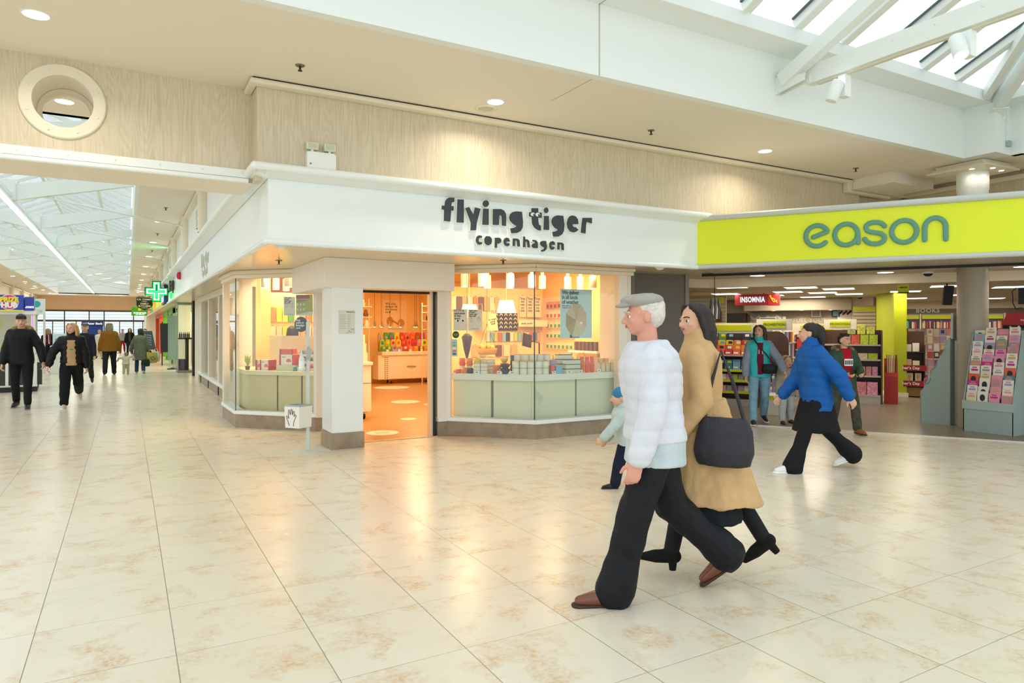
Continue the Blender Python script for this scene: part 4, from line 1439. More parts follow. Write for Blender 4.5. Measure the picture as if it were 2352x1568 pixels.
m_panel = glow('panel_diffuser', 'fff4e0', 2.6)
PLB = thing('panel_light', 'x', 'ceiling light', (0, 0, 2.33), EA)
MB().box(-0.30, 0.30, -0.30, 0.30, -0.012, -0.001).build('frame', m_white, PLB)
MB().box(-0.28, 0.28, -0.28, 0.28, -0.016, -0.012).build('diffuser', m_panel, PLB)
PLS = [(-0.2, 3.75), (1.0, 4.5), (0.6, 6.04), (1.63, 5.3), (1.25, 6.78), (1.75, 7.69), (-0.77, 6.35), (0.06, 7.48), (0.89, 8.94), (2.86, 7.05), (3.5, 5.29), (4.6, 6.2), (4.2, 9.4), (5.6, 8.0), (3.2, 11.0), (5.0, 12.0), (-1.6, 8.6)]
PLN = ['nearest the left jamb', 'nearest the middle of the opening', 'third row, above the promotion bay', 'left of the green column', 'in the fourth row toward the coffee bar', 'in front of the picture wall', 'above the coffee bar sign', 'in the row behind the coffee bar sign', 'closest to the coffee bar wall', 'just behind the green column', 'right of the green column', 'behind the grey round column', 'deeper in, toward the books wall', 'behind the card stands', 'left one near the books wall', 'right one near the books wall', 'farthest left, by the coffee bar']
for k, (s, d) in enumerate(PLS):
 lb = 'square lit ceiling panel in the book shop, ' + PLN[k]
 if k == 0:
  PLB.location = ep(s, d, 2.33)
  PLB['label'] = lb
  PLB['group'] = 'bookshop ceiling panels'
 else:
  dup(PLB, ep(s, d, 2.33), EA, lb, 'bookshop ceiling panels')
 area('panel_lamp', ep(s, d, 2.30), 0.56, 0.56, 9, SHOPW, (0, 0, EA))
for s, d, nm in ((0.45, 2.70, 'left'), (2.43, 2.95, 'middle'), (4.25, 2.75, 'right')):
 downlight(*ep(s, d, 2.45), nm + ' of the three round downlights inside the book shop entrance', 'bookshop entrance downlights', 1.35, 8, SHOPW)

# ------------------------------------------------------------ book shop sign letters
m_teal = mat('sage_teal_letters', '5a927e', 0.35)
m_letside = mat('letter_return', 'dfe2c8', 0.4)

def stroke(name, pts, w, parent, closed=False):
 b = MB()
 b.tube(pts, w / 2, 12, 0, closed, flat=0.28, up=(0, 1, 0))
 if not closed:
  for p in (pts[0], pts[-1]):
   b.ellipsoid(p, (w / 2, w / 2 * 0.28, w / 2), 12)
 return b.build(name, m_teal, parent)

sg = thing('shop_sign', 'sage green rounded lowercase letters on the lime yellow fascia', 'sign', ep(0, -0.012, 0), EA)

def arc(cx, cz, rx, rz, a0, a1, n=22):
 return [(cx + rx * cos(RAD(a0 + (a1 - a0) * k / n)), -0.01, cz + rz * sin(RAD(a0 + (a1 - a0) * k / n))) for k in range(n + 1)]

LW = 0.060
ex, ez = 1.594, 2.752
stroke('letter_e', [(1.548, -0.01, 2.737), (1.722, -0.01, 2.800)] + arc(ex, ez, 0.138, 0.138, 22, 318, 34), LW, sg)
stroke('letter_a', arc(1.943, 2.747, 0.136, 0.138, 0, 360, 36)[:-1], LW, sg, True)
stroke('letter_a_stem', [(2.079, -0.01, 2.76), (2.083, -0.01, 2.63)], LW, sg)
stroke('letter_s', [(2.384, -0.01, 2.824), (2.355, -0.01, 2.862), (2.31, -0.01, 2.880), (2.255, -0.01, 2.884), (2.205, -0.01, 2.872), (2.175, -0.01, 2.845), (2.170, -0.01, 2.812), (2.188, -0.01, 2.780), (2.225, -0.01, 2.760), (2.285, -0.01, 2.748), (2.345, -0.01, 2.732), (2.378, -0.01, 2.703), (2.385, -0.01, 2.668), (2.372, -0.01, 2.635), (2.335, -0.01, 2.612), (2.285, -0.01, 2.604), (2.225, -0.01, 2.612), (2.180, -0.01, 2.640), (2.158, -0.01, 2.676)], LW, sg)
stroke('letter_o', arc(2.600, 2.744, 0.137, 0.139, 0, 360, 36)[:-1], LW, sg, True)
stroke('letter_n', [(2.823, -0.01, 2.622)] + arc(2.934, 2.768, 0.111, 0.121, 180, 0, 18) + [(3.045, -0.01, 2.618)], LW, sg)

# ------------------------------------------------------------ round column through the book shop front
cl = thing('column', 'round grey column with a white head and capital by the card racks', 'column', (11.30, 5.62, 0), kind='structure')
b = MB()
b.lathe([(0.205, 0.008), (0.205, 2.46)], (0, 0, 0), 40)
b.build('shaft', mat('column_taupe', 'a39b8c', 0.4), cl)
b = MB()
b.lathe([(0.205, 2.46), (0.205, 3.62), (0.212, 3.63), (0.212, 3.97)], (0, 0, 0), 40)
b.build('upper_shaft', m_white, cl)
b = MB()
for r, z0, z1 in ((0.62, 3.90, 3.93), (0.56, 3.93, 3.965), (0.50, 3.965, 4.015)):
 b.prism([(r * cos(RAD(a)), r * sin(RAD(a))) for a in (222, 312, 42, 132)], z0, z1)
b.build('capital', m_cream, cl, bevel=0.012)
for a in (205, 250, 300):
 downlight(11.30 + 0.36 * cos(RAD(a)), 5.62 + 0.36 * sin(RAD(a)), 3.899, {205: 'left', 250: 'middle', 300: 'right'}[a] + ' tiny downlight under the column capital', 'capital downlights', 0.36, 0.6, WARM)

# lime square column
b = MB()
b.prism(EP((2.31, 8.31), (2.65, 7.33), (2.90, 7.42), (2.90, 8.4)), 0.10, 2.33)
gc = struct('pillar', b, mat('lime_green_paint', 'a9b400', 0.55))
b = MB()
b.prism(EP((2.29, 8.32), (2.64, 7.30), (2.93, 7.40), (2.93, 8.42)), 0.008, 0.10)
b.build('skirting', m_cream, gc)

# ------------------------------------------------------------ merchandise helpers
CN = {'red': 'c23a34', 'white': 'ece8dc', 'cream': 'e6d9b8', 'navy': '27304f', 'blue': '3a68b0', 'sky': '7fb4d6', 'teal': '2f8f8c', 'green': '4a9a3c', 'lime': 'b4c832', 'yellow': 'e6c92c', 'orange': 'e5822e', 'brown': '6a4a32', 'pink': 'e79ab4', 'magenta': 'c2308a', 'purple': '6a3f8c', 'lilac': 'a99ac4', 'grey': '9a9a94', 'black': '2a2a2c', 'coral': 'e2624a', 'tan': 'c9a877', 'rose': 'd98c94', 'mint': 'b9d8c4', 'beige': 'd8c6a4'}

def cm(n, rough=0.5):
 return mat('goods_' + n, CN[n], rough)

NTH = ['first', 'second', 'third', 'fourth', 'fifth', 'sixth', 'seventh', 'eighth', 'ninth', 'tenth', 'eleventh', 'twelfth', 'thirteenth', 'fourteenth', 'fifteenth', 'sixteenth', 'seventeenth', 'eighteenth', 'nineteenth', 'twentieth', 'twenty-first', 'twenty-second', 'twenty-third', 'twenty-fourth', 'twenty-fifth', 'twenty-sixth', 'twenty-seventh', 'twenty-eighth', 'twenty-ninth', 'thirtieth']

def LP(o, ang, x, y):
 """local (x,y) around origin o turned by ang -> world"""
 return (o[0] + x * cos(ang) - y * sin(ang), o[1] + x * sin(ang) + y * cos(ang))

def item_box(name, label, cat, group, colour, size, loc, rz=0, rough=0.5, extra=None):
 o = MB().box(-size[0] / 2, size[0] / 2, -size[1] / 2, size[1] / 2, 0, size[2]).build(name, colour if not isinstance(colour, str) else cm(colour, rough), loc=loc, rz=rz, bevel=0.002)
 return tag(o, label, cat, group)

# ------------------------------------------------------------ walnut gondolas
def gondola(label, s, d, w, depth, h, shelves, side=1):
 """shelf bay facing the mall between two rounded walnut ends; returns world helper"""
 o = ep(s, d)
 t = thing('shelf_unit', label, 'shelving', (o[0], o[1], 0.008), EA)
 r = 0.22
 pr = [(0, 0), (depth, 0), (depth, h)] + [(r - r * cos(RAD(a)), h - r + r * sin(RAD(a))) for a in range(90, -1, -10)]
 for x in (-w / 2 - 0.015, w / 2 - 0.015):
  MB().slab([(p, q) for p, q in pr], (x, 0, 0), (0, 1, 0), (0, 0, 1), (1, 0, 0), 0.03).build('end_panel', m_walnut, t)
 MB().box(-w / 2, w / 2, depth - 0.03, depth, 0.02, h).build('back_panel', m_walnut, t)
 MB().box(-w / 2 + 0.02, w / 2 - 0.02, 0.03, depth, 0, 0.14).build('kick_base', m_shelfgrey, t)
 for z in shelves:
  MB().box(-w / 2 + 0.02, w / 2 - 0.02, 0.02, depth - 0.03, z - 0.03, z).build('shelf', m_shelfgrey, t)
 return t, o

def header(t, w, z, txt, y=0.0, x=0.0, hh=0.16):
 MB().box(x - w / 2 - 0.05, x + w / 2 + 0.05, y, y + 0.02, z, z + hh + 0.04).build('header_board', mat('header_cream', 'e6dcc6', 0.5), t)
 MB().box(x - w * 0.37, x + w * 0.37, y - 0.015, y, z + 0.045, z + hh).build('header_card', m_lime, t)
 if txt:
  lettering(txt, 0.062, mat('header_text', '4a4a10', 0.6), t, (x, y - 0.018, z + 0.10))

# gondola A: walnut end facing the mall with a promotion header; books on its left flank
o = ep(0.69, 2.98)
tA = thing('shelf_unit', 'walnut gondola end with a lime promotion board, behind the teal jacket', 'shelving', (o[0], o[1], 0.008), EA)
b = MB()
w, h, r = 0.48, 1.46, 0.20
b.slab([(-w / 2, 0), (w / 2, 0)] + [(w / 2 - r + r * cos(RAD(a)), h - r + r * sin(RAD(a))) for a in range(0, 91, 10)] + [(-w / 2, h)], (0, 0, 0), (1, 0, 0), (0, 0, 1), (0, 1, 0), 0.03)
b.build('end_panel', m_walnut, tA)
MB().box(-0.02, 0.02, 0.03, 1.6, 0.02, 1.40).build('spine_panel', m_walnut, tA)
for z in (0.15, 0.55, 0.95, 1.25):
 MB().box(0.02, 0.22, 0.03, 1.6, z - 0.025, z).build('shelf', m_shelfgrey, tA)
 MB().box(-0.22, -0.02, 0.03, 1.6, z - 0.025, z).build('shelf', m_shelfgrey, tA)
header(tA, 0.50, 1.48, 'PROMOTION')
for r_ in range(4):
 for k in range(5):
  c = ['white', 'blue', 'pink', 'navy', 'red', 'yellow', 'sky', 'grey'][(3 * r_ + k) % 8]
  z = (0.15, 0.55, 0.95, 1.25)[r_] + 0.008
  p = LP(o, EA, 0.17, 0.22 + 0.28 * k)
  item_box('magazine', c + ' magazine on the promotion gondola flank, ' + NTH[3 - r_] + ' shelf down, ' + NTH[k] + ' from the front', 'magazine', 'magazines on the promotion gondola', c, (0.02, 0.22, 0.20 if r_ == 3 else 0.27), (p[0], p[1], z), EA)

# bay B: bright books facing out, left of gondola A
t, oB = gondola('book bay with lime shelf strips and bright covers, left of the promotion gondola', -0.18, 3.75, 0.95, 0.45, 1.40, (0.30, 0.52, 0.72, 1.0), 1)
header(t, 0.95, 1.42, '', 0.1)
for z in (0.28, 0.50, 0.70):
 MB().box(-0.45, 0.45, 0.012, 0.02, z - 0.03, z + 0.012).build('price_strip', m_lime, t)
cols = [['purple', 'green', 'black', 'black', 'navy', 'teal'], ['red', 'yellow', 'yellow', 'orange', 'red', 'purple'], ['green', 'coral', 'red', 'coral', 'orange', 'magenta'], ['blue', 'navy', 'teal', 'sky', 'blue', 'magenta']]
for r_ in range(4):
 for k in range(6):
  z = (1.24, 1.10, 0.98 - 0.0, 0.76)[r_]
  yy = (0.26, 0.18, 0.10, 0.08)[r_]
  p = LP(oB, EA, -0.38 + 0.152 * k, yy)
  if r_ == 2:
   z = 1.008
  if r_ == 3:
   z = 0.728
  ob = item_box('activity_book', cols[r_][k] + ' activity book in the bright bay, ' + NTH[r_] + ' row down, ' + NTH[k] + ' from left', 'book', 'bright activity books', cols[r_][k], (0.14, 0.012, 0.19), (p[0], p[1], z), EA)
  ob.rotation_euler = (RAD(-10), 0, EA)
  MB().box(-0.055, 0.03, -0.0075, -0.006, 0.02, 0.05).build('title_block', m_white, ob)
  MB().box(-0.02, 0.055, -0.0075, -0.006, 0.12, 0.17).build('cover_picture', cm(['white', 'yellow', 'sky', 'black'][(k + r_) % 4]), ob)
for r_, z in enumerate((0.30, 0.52)):
 for k in range(8):
  c = ['rose', 'lilac', 'pink', 'grey', 'magenta', 'lilac', 'cream', 'rose'][k] if r_ == 0 else ['lime', 'green', 'white', 'pink', 'lime', 'grey', 'green', 'cream'][k]
  p = LP(oB, EA, -0.39 + 0.11 * k, 0.18)
  item_box('stacked_book', c + ' flat book pile, ' + ('lower' if r_ == 0 else 'upper') + ' flat shelf of the bright bay, ' + NTH[k] + ' from left', 'book', 'flat book piles', c, (0.10, 0.22, 0.10), (p[0], p[1], z + 0.009), EA)
# lime header strips further left and behind
for k, (s, d, w) in enumerate(((-1.1, 4.6, 0.8), (1.15, 6.4, 0.9), (-0.2, 5.9, 0.9))):
 t, oo = gondola(['low walnut bay on the far left under a lime strip', 'walnut bay behind the blue jacket under a lime strip', 'walnut bay behind the bright book bay'][k], s, d, w, 0.45, 1.38, (0.35, 0.72, 1.05))
 header(t, w, 1.42, '', 0.05)
 for r_ in range(3):
  for q in range(6):
   c = [['red', 'yellow', 'orange', 'white', 'red', 'pink'], ['cream', 'pink', 'beige', 'white', 'mint', 'cream'], ['blue', 'navy', 'white', 'grey', 'lilac', 'sky']][(r_ + k) % 3][q]
   p = LP(oo, EA, -w * 0.40 + w * 0.16 * q, 0.2)
   item_box('boxed_goods', c + ' box, ' + ['bottom', 'middle', 'top'][r_] + ' shelf, ' + NTH[q] + ' along, ' + ['far left walnut bay', 'bay behind the blue jacket', 'bay behind the bright books'][k], 'box', 'boxed goods on walnut bays', c, (w * 0.13, 0.2, 0.22), (p[0], p[1], (0.35, 0.72, 1.05)[r_] + 0.009), EA)

# bay D: gift boxes between two walnut ends, behind the boy in the green parka
t, oD = gondola('walnut gift bay with grey shelves beside the lime column', 1.87, 5.50, 1.06, 0.50, 1.48, (0.17, 0.56, 0.89, 1.19))
header(t, 0.50, 1.50, 'PROMOTION', 0.0, -0.22)
specs = [(0.17, 3, ['beige', 'rose', 'pink'], (0.19, 0.28, 0.26)), (0.17, 3, ['mint', 'lilac', 'cream'], (0.19, 0.02, 0.2)), (0.56, 5, ['mint', 'cream', 'tan', 'rose', 'pink'], (0.10, 0.14, 0.18)), (0.89, 3, ['tan', 'beige', 'lime'], (0.17, 0.2, 0.12)), (1.19, 4, ['tan', 'coral', 'lime', 'lime'], (0.15, 0.18, 0.19))]
for q, (z, n_, cs, sz) in enumerate(specs):
 if q == 1:
  continue
 for k in range(n_):
  x = 0.47 - (n_ - k) * (sz[0] + 0.012) + sz[0] / 2
  p = LP(oD, EA, x, 0.2)
  item_box('gift_box', cs[k] + ' patterned gift box, ' + ['bottom', '', 'second lowest', 'second highest', 'top'][q] + ' shelf of the walnut gift bay, ' + NTH[k] + ' from left', 'gift box', 'gift boxes in the walnut bay', mat('pattern_' + cs[k], CN[cs[k]], 0.6, vary=0.45, vscale=40), sz, (p[0], p[1], z + 0.009), EA)
for k, (x, c) in enumerate(((-0.02, 'mint'), (0.16, 'lime'), (0.33, 'lime'))):
 p = LP(oD, EA, x, 0.36)
 item_box('gift_box', c + ' leaf patterned box on top of the walnut gift bay, ' + NTH[k] + ' from the left', 'gift box', 'boxes on top of the gift bay', mat('leafy_' + c, '9fb06a' if c == 'mint' else 'c4c85a', 0.6, vary=0.5, vscale=30), (0.15, 0.12, 0.26 - 0.05 * k), (p[0], p[1], 1.19 + 0.21), EA)

# red dump bin with wrapping rolls beside the gift bay
o = ep(2.565, 5.85)
t = thing('dump_bin', 'red cardboard dump bin beside the lime column', 'display bin', (o[0], o[1], 0.008), EA)
MB().box(-0.12, 0.12, -0.2, 0.2, 0, 0.55).build('bin', mat('dump_red', 'a8282c', 0.5), t)
MB().slab([(-0.2, 0.55), (0.2, 0.55), (0.2, 0.85), (0.12, 0.9)], (-0.12, 0, 0), (0, 1, 0), (0, 0, 1), (1, 0, 0), 0.24).build('back_card', mat('dump_red', 'a8282c', 0.5), t)
for k in range(5):
 p = LP(o, EA, -0.06 + 0.035 * k, -0.12)
 ob = MB().tube([(0, 0, 0), (0.01 * (k - 2), 0.0, 0.42)], 0.016, 8).build('paper_roll', cm(['tan', 'beige', 'cream', 'tan', 'brown'][k]), loc=(p[0], p[1], 0.57))
 tag(ob, ['tan', 'beige', 'cream', 'dark tan', 'brown'][k] + ' paper roll standing in the red dump bin', 'paper roll', 'rolls in the red bin')

# white carton of wrapping paper rolls behind the teal jacket
o = ep(0.70, 2.72)
t = thing('roll_carton', 'white carton full of blue and white wrapping rolls by the walnut end', 'display bin', (o[0], o[1], 0.008), EA)
b = MB()
b.slab([(0, 0), (0.40, 0), (0.40, 0.55), (0, 0.34)], (-0.17, -0.02, 0), (0, 0.55, 0), (0, 0, 1), (1, 0, 0), 0.34)
b.build('carton', mat('carton_white', 'e4e0d4', 0.6), t)
MB().box(-0.14, 0.02, -0.026, -0.02, 0.27, 0.33).build('price_flash', m_lime, t)
for k in range(9):
 x, y = -0.13 + 0.065 * (k % 5), 0.05 + 0.09 * (k // 5)
 p = LP(o, EA, x, y)
 c = ['blue', 'white', 'lilac', 'white', 'navy'][k % 5]
 ob = MB().tube([(0, 0, 0), (0.015 * ((k % 5) - 2), 0.0, 0.34 if k < 5 else 0.30)], 0.022, 8).build('wrapping_roll', cm(c), loc=(p[0], p[1], 0.34 if k < 5 else 0.45))
 MB().tube([(0, 0, 0.30), (0.004 * ((k % 5) - 2), 0, 0.345)], 0.0235, 8).build('roll_band', m_white, ob)
 tag(ob, c + ' wrapping roll in the white carton, ' + ('front' if k < 5 else 'back') + ' row, ' + NTH[k % 5] + ' from the left', 'paper roll', 'rolls in the white carton')

# ------------------------------------------------------------ slat wall with hanging packets, far left
o = ep(-1.05, 5.6)
t = thing('slat_wall', 'beige slatted display wall at the left of the book shop', 'display wall', (o[0], o[1], 0.008), EA)
MB().box(-0.55, 0.42, 0.03, 0.07, 0, 2.25).build('backing', mat('slat_back', 'b8ab8e', 0.6), t)
for k in range(12):
 MB().box(-0.55, 0.42, 0.0, 0.03, 1.30 + 0.075 * k, 1.36 + 0.075 * k).build('slat', mat('slat_beige', 'd2c5a5', 0.5), t)
for k in range(10):
 p = LP(o, EA, -0.48 + 0.1 * (k % 5) * 1.9, -0.06)
 c = ['grey', 'black', 'white', 'grey', 'brown'][k % 5]
 ob = MB().box(-0.06, 0.06, -0.01, 0.01, -0.24, 0).build('hanging_packet', cm(c), loc=(p[0], p[1], 1.90 if k < 5 else 1.62), rz=EA)
 MB().tube([(0, -0.0, 0.005), (0, 0.085, 0.015)], 0.004, 6).build('hook', m_steel, ob)
 tag(ob, c + ' packet hung on the slatted wall, ' + ('upper' if k < 5 else 'lower') + ' row, ' + NTH[k % 5] + ' from the left', 'packet', 'packets on the slatted wall')
t = thing('foil_bags', 'bundle of clear and silver bags hanging just inside the left jamb', 'hanging bags', ep(-0.10, 1.75, 2.04), EA)
rng = random.Random(7)
for k in range(5):
 b = MB()
 b.tube([(0.03 * (k - 2), 0.02 * (k % 2), 0), (0.032 * (k - 2) + 0.01, 0.02, -0.2), (0.034 * (k - 2), 0.01, -0.36)], [0.008, 0.03, 0.022], 8)
 b.build('bag', mat('silver_bag_%d' % (k % 2), 'c4c2b6' if k % 2 else '4a4640', 0.2, metal=0.5), t)
MB().tube([(0, 0, 0.0), (0, 0, 0.41)], 0.006, 6).build('cord', m_black, t)
t = thing('security_tag_box', 'small lime card box hung near the shop jamb ceiling', 'sign', ep(-0.72, 5.45, 2.16), EA)
MB().box(-0.06, 0.06, -0.01, 0.01, -0.08, 0.05).build('card', m_lime, t)
MB().tube([(0, 0, 0.05), (0, 0, 0.17)], 0.003, 6).build('wire', m_black, t)

# ------------------------------------------------------------ coffee bar sign, wall and pictures
t = thing('coffee_sign', 'dark red hanging coffee bar sign with white capital letters', 'sign', ep(-0.14, 6.35, 2.17), EA + RAD(0))
MB().box(-0.42, 0.29, -0.06, 0.06, -0.125, 0.125).build('sign_box', mat('sign_maroon', '7c1c22', 0.4, emit='7c1c22', estr=0.25), t, bevel=0.006)
MB().box(0.295, 0.54, -0.075, 0.05, -0.135, 0.125).build('logo_box', mat('sign_red', '98201f', 0.4, emit='98201f', estr=0.3), t, bevel=0.006)
lettering('INSOMNIA', 0.165, glow('sign_white', 'ffffff', 0.9), t, (-0.04, -0.064, 0.0), offset=0.006, xs=0.62, spacing=1.12)
b = MB()
b.tube([(0.34, -0.08, 0.08), (0.37, -0.08, 0.02), (0.42, -0.08, -0.06), (0.44, -0.08, 0.0), (0.38, -0.08, 0.03)], 0.012, 8)
b.tube([(0.42, -0.08, -0.06), (0.47, -0.08, -0.04), (0.49, -0.08, -0.08)], 0.010, 8)
b.ellipsoid((0.345, -0.08, 0.085), (0.022, 0.01, 0.018), 8)
b.ellipsoid((0.475, -0.08, -0.03), (0.018, 0.01, 0.018), 8)
b.build('logo', mat('logo_yellow', 'e6a81e', 0.4, emit='e6a81e', estr=0.4), t)
for x in (-0.35, 0.2):
 MB().tube([(x, 0, 0.125), (x, 0, 0.16)], 0.006, 6).build('hanger', m_black, t)
b = MB()
b.prism(EP((-2.6, 9.9), (-0.9, 9.9), (-0.9, 10.2), (-2.6, 10.2)), 0, 1.95)
struct('wall_coffee_alcove', b, mat('espresso_brown', '3a2c22', 0.6))
b = MB()
b.slab([(0.42 * cos(RAD(a)), 0.52 * sin(RAD(a))) for a in range(0, 181, 12)] + [(-0.42, -0.4), (0.42, -0.4)], ep(-1.30, 9.89, 1.42), (ES[0], ES[1], 0), (0, 0, 1), (-EN[0], -EN[1], 0), 0.01)
struct('trim_23', b, m_black)
t = thing('herringbone_panel', 'grey herringbone tiled wall panel beside the coffee alcove', 'wall panel', ep(-0.40, 10.12, 1.45), EA)
MB().box(-0.42, 0.42, 0.0, 0.05, -0.5, 0.5).build('panel', mat('herring_base', '8d8376', 0.6), t)
b = MB()
for i in range(7):
 for j in range(6):
  x, z = -0.36 + 0.12 * i, -0.46 + 0.165 * j
  sg2 = 1 if i % 2 else -1
  b.slab([(-0.06, -0.03 - 0.045 * sg2), (0.06, -0.03 + 0.045 * sg2), (0.06, 0.03 + 0.045 * sg2), (-0.06, 0.03 - 0.045 * sg2)], (x, -0.008, z), (1, 0, 0), (0, 0, 1), (0, 1, 0), 0.01)
b.build('tiles', mat('herring_light', 'b5aa99', 0.5), t)
t = thing('welcome_board', 'green and white welcome notice board in front of the herringbone wall', 'sign', ep(-0.15, 8.6, 1.72), EA)
MB().box(-0.20, 0.20, -0.012, 0.0, -0.115, 0.085).build('rim', m_white, t)
MB().box(-0.185, 0.185, -0.018, -0.012, -0.10, 0.07).build('board', mat('welcome_green', '1d7a3a', 0.5), t)
lettering('THIS IS THE COFFEE SHOP', 0.026, m_white, t, (0, -0.02, 0.03))
lettering('WELCOME TO', 0.042, m_white, t, (0, -0.02, -0.03), offset=0.001)
MB().box(-0.01, 0.01, -0.01, 0.01, -1.71, -0.11).build('post', m_steel, t)
t = thing('wall_lettering', 'raised cream wall slogan on the coffee bar picture wall', 'lettering', ep(0.72, 10.19, 1.62), EA)
lettering('FUEL YOUR', 0.15, mat('slogan_cream', 'cbbd9f', 0.5), t, (0, -0.01, 0.12), spacing=1.1, offset=0.003)
lettering('LONELINESS', 0.19, mat('slogan_cream', 'cbbd9f', 0.5), t, (0.1, -0.01, -0.07), spacing=1.05, offset=0.004)
for lb, s, z, w, h, fr, pc in (('white framed grey poster at the left of the slogan', 0.02, 1.72, 0.20, 0.28, 'white', 'white'), ('white framed photograph above the slogan', 0.88, 1.95, 0.24, 0.24, 'white', 'grey'), ('black framed small teal picture on the coffee bar wall', 1.36, 1.92, 0.20, 0.19, 'black', 'sky'), ('large white picture with dark leaf shapes at the right of the coffee bar wall', 1.72, 1.88, 0.0, 0.0, '', '')):
 if fr:
  t = thing('picture', lb, 'picture', ep(s, 10.19, z), EA)
  MB().box(-w / 2, w / 2, -0.03, 0.0, -h / 2, h / 2).build('frame', cm(fr), t, bevel=0.003)
  MB().box(-w / 2 + 0.03, w / 2 - 0.03, -0.034, -0.03, -h / 2 + 0.03, h / 2 - 0.03).build('print', cm(pc), t)
 else:
  t = thing('picture', lb, 'picture', ep(s - 0.12, 10.19, z), EA)
  MB().box(-0.20, 0.14, -0.03, 0.0, -0.22, 0.16).build('canvas', cm('white'), t)
  b = MB()
  for q in range(9):
   b.ellipsoid((-0.16 + 0.034 * q, -0.03, 0.06 + 0.03 * ((q * 7) % 3 - 1)), (0.026, 0.006, 0.034), 8)
  b.build('print', cm('black'), t)
for k, s in enumerate((-0.15, 0.55, 1.25)):
 downlight(*ep(s, 9.75, 2.0), NTH[k] + ' small spotlight over the coffee bar picture wall, from the left', 'coffee bar spotlights', 0.5, 7, SHOPW)
b = MB()
b.prism(EP((-0.9, 9.6), (1.75, 9.6), (1.75, 10.2), (-0.9, 10.2)), 2.005, 2.33)
struct('wall_coffee_bulkhead', b, m_ewall)
t = thing('slat_wall', 'small slatted display panel left of the lime column', 'display wall', ep(2.0, 9.6, 1.25), EA)
MB().box(-0.22, 0.30, 0.03, 0.06, 0, 0.85).build('backing', mat('slat_back', 'b8ab8e', 0.6), t)
for k in range(5):
 MB().box(-0.22, 0.30, 0, 0.03, 0.33 + 0.09 * k, 0.39 + 0.09 * k).build('slat', mat('slat_beige', 'd2c5a5', 0.5), t)
MB().box(-0.22, 0.30, -0.01, 0.0, 0.72, 0.82).build('header_card', m_lime, t)
for x in (-0.2, 0.28):
 MB().box(x, x + 0.02, 0.03, 0.06, -1.24, 0.0).build('leg', m_shelfgrey, t)
for k in range(5):
 p = LP(ep(2.0, 9.6), EA, -0.16 + 0.095 * k, -0.03)
 item_box('hanging_packet', ['white', 'lilac', 'grey', 'tan', 'lilac'][k] + ' packet on the small slatted panel by the lime column, ' + NTH[k] + ' from the left', 'packet', 'packets by the lime column', ['white', 'lilac', 'grey', 'tan', 'lilac'][k], (0.06, 0.05, 0.24), (p[0], p[1], 1.30), EA)

# cameras and small signs on the entrance ceiling
t = thing('dome_camera', 'black dome camera under the book shop entrance ceiling', 'camera', ep(3.05, 3.2, 2.45), EA)
MB().lathe([(0.085, -0.03), (0.09, 0.0)], (0, 0, 0), 20).build('base', m_white, t)
MB().lathe([(0.0, -0.075), (0.04, -0.068), (0.065, -0.045), (0.07, -0.03)], (0, 0, 0), 20, cap=False).build('dome', m_black, t)
t = thing('dome_camera', 'dark dome camera hung beside the picture wall, left of the lime column', 'camera', ep(1.95, 9.3, 2.33), EA)
MB().lathe([(0.07, -0.03), (0.075, 0.0)], (0, 0, 0), 20).build('base', m_white, t)
MB().lathe([(0.0, -0.07), (0.035, -0.062), (0.058, -0.045), (0.06, -0.03)], (0, 0, 0), 20, cap=False).build('dome', m_black, t)
t = thing('ceiling_tag', 'small lime card sign hanging at the entrance ceiling beside the camera', 'sign', ep(2.72, 3.9, 2.29), EA)
MB().box(-0.085, 0.085, -0.006, 0.006, -0.15, 0.0).build('card', m_lime, t)
lettering('eason', 0.05, m_black, t, (0, -0.009, -0.045), offset=0.001)
MB().box(-0.085, 0.085, -0.008, -0.006, -0.15, -0.13).build('band', m_black, t)
t = thing('wall_screen', 'black screen tilted on a bracket left of the round column', 'screen', ep(3.42, 4.55, 2.13), EA)
o2 = MB().box(-0.06, 0.10, -0.02, 0.02, -0.19, 0.16).build('screen', m_black, t)
o2.rotation_euler = (RAD(12), 0, RAD(25))
MB().tube([(0.0, 0.0, 0.15), (0.0, 0.0, 0.2)], 0.012, 8).build('bracket', m_black, t)
t = thing('wall_screen', 'black screen bracket with a looping cable at the right edge', 'screen', ep(4.42, 4.3, 2.05), EA)
MB().box(0.0, 0.35, -0.02, 0.02, -0.12, 0.16).build('screen', m_black, t)
MB().tube([(-0.02, 0, 0.16), (-0.08, 0, 0.1), (-0.07, 0, -0.1), (-0.03, 0, -0.2), (0.05, 0, -0.18)], 0.008, 8).build('cable', m_black, t)
MB().tube([(0.1, 0.0, 0.15), (0.1, 0.0, 0.28)], 0.012, 8).build('bracket', m_black, t)

for s, d in ((3.2, 12.6), (5.2, 12.6), (0.4, 9.2)):
 area('bookshop_fill', ep(s, d, 2.30), 1.2, 0.4, 20, SHOPW, (0, 0, EA))  # added fill without a fitting, lifts the dark back of the book shop
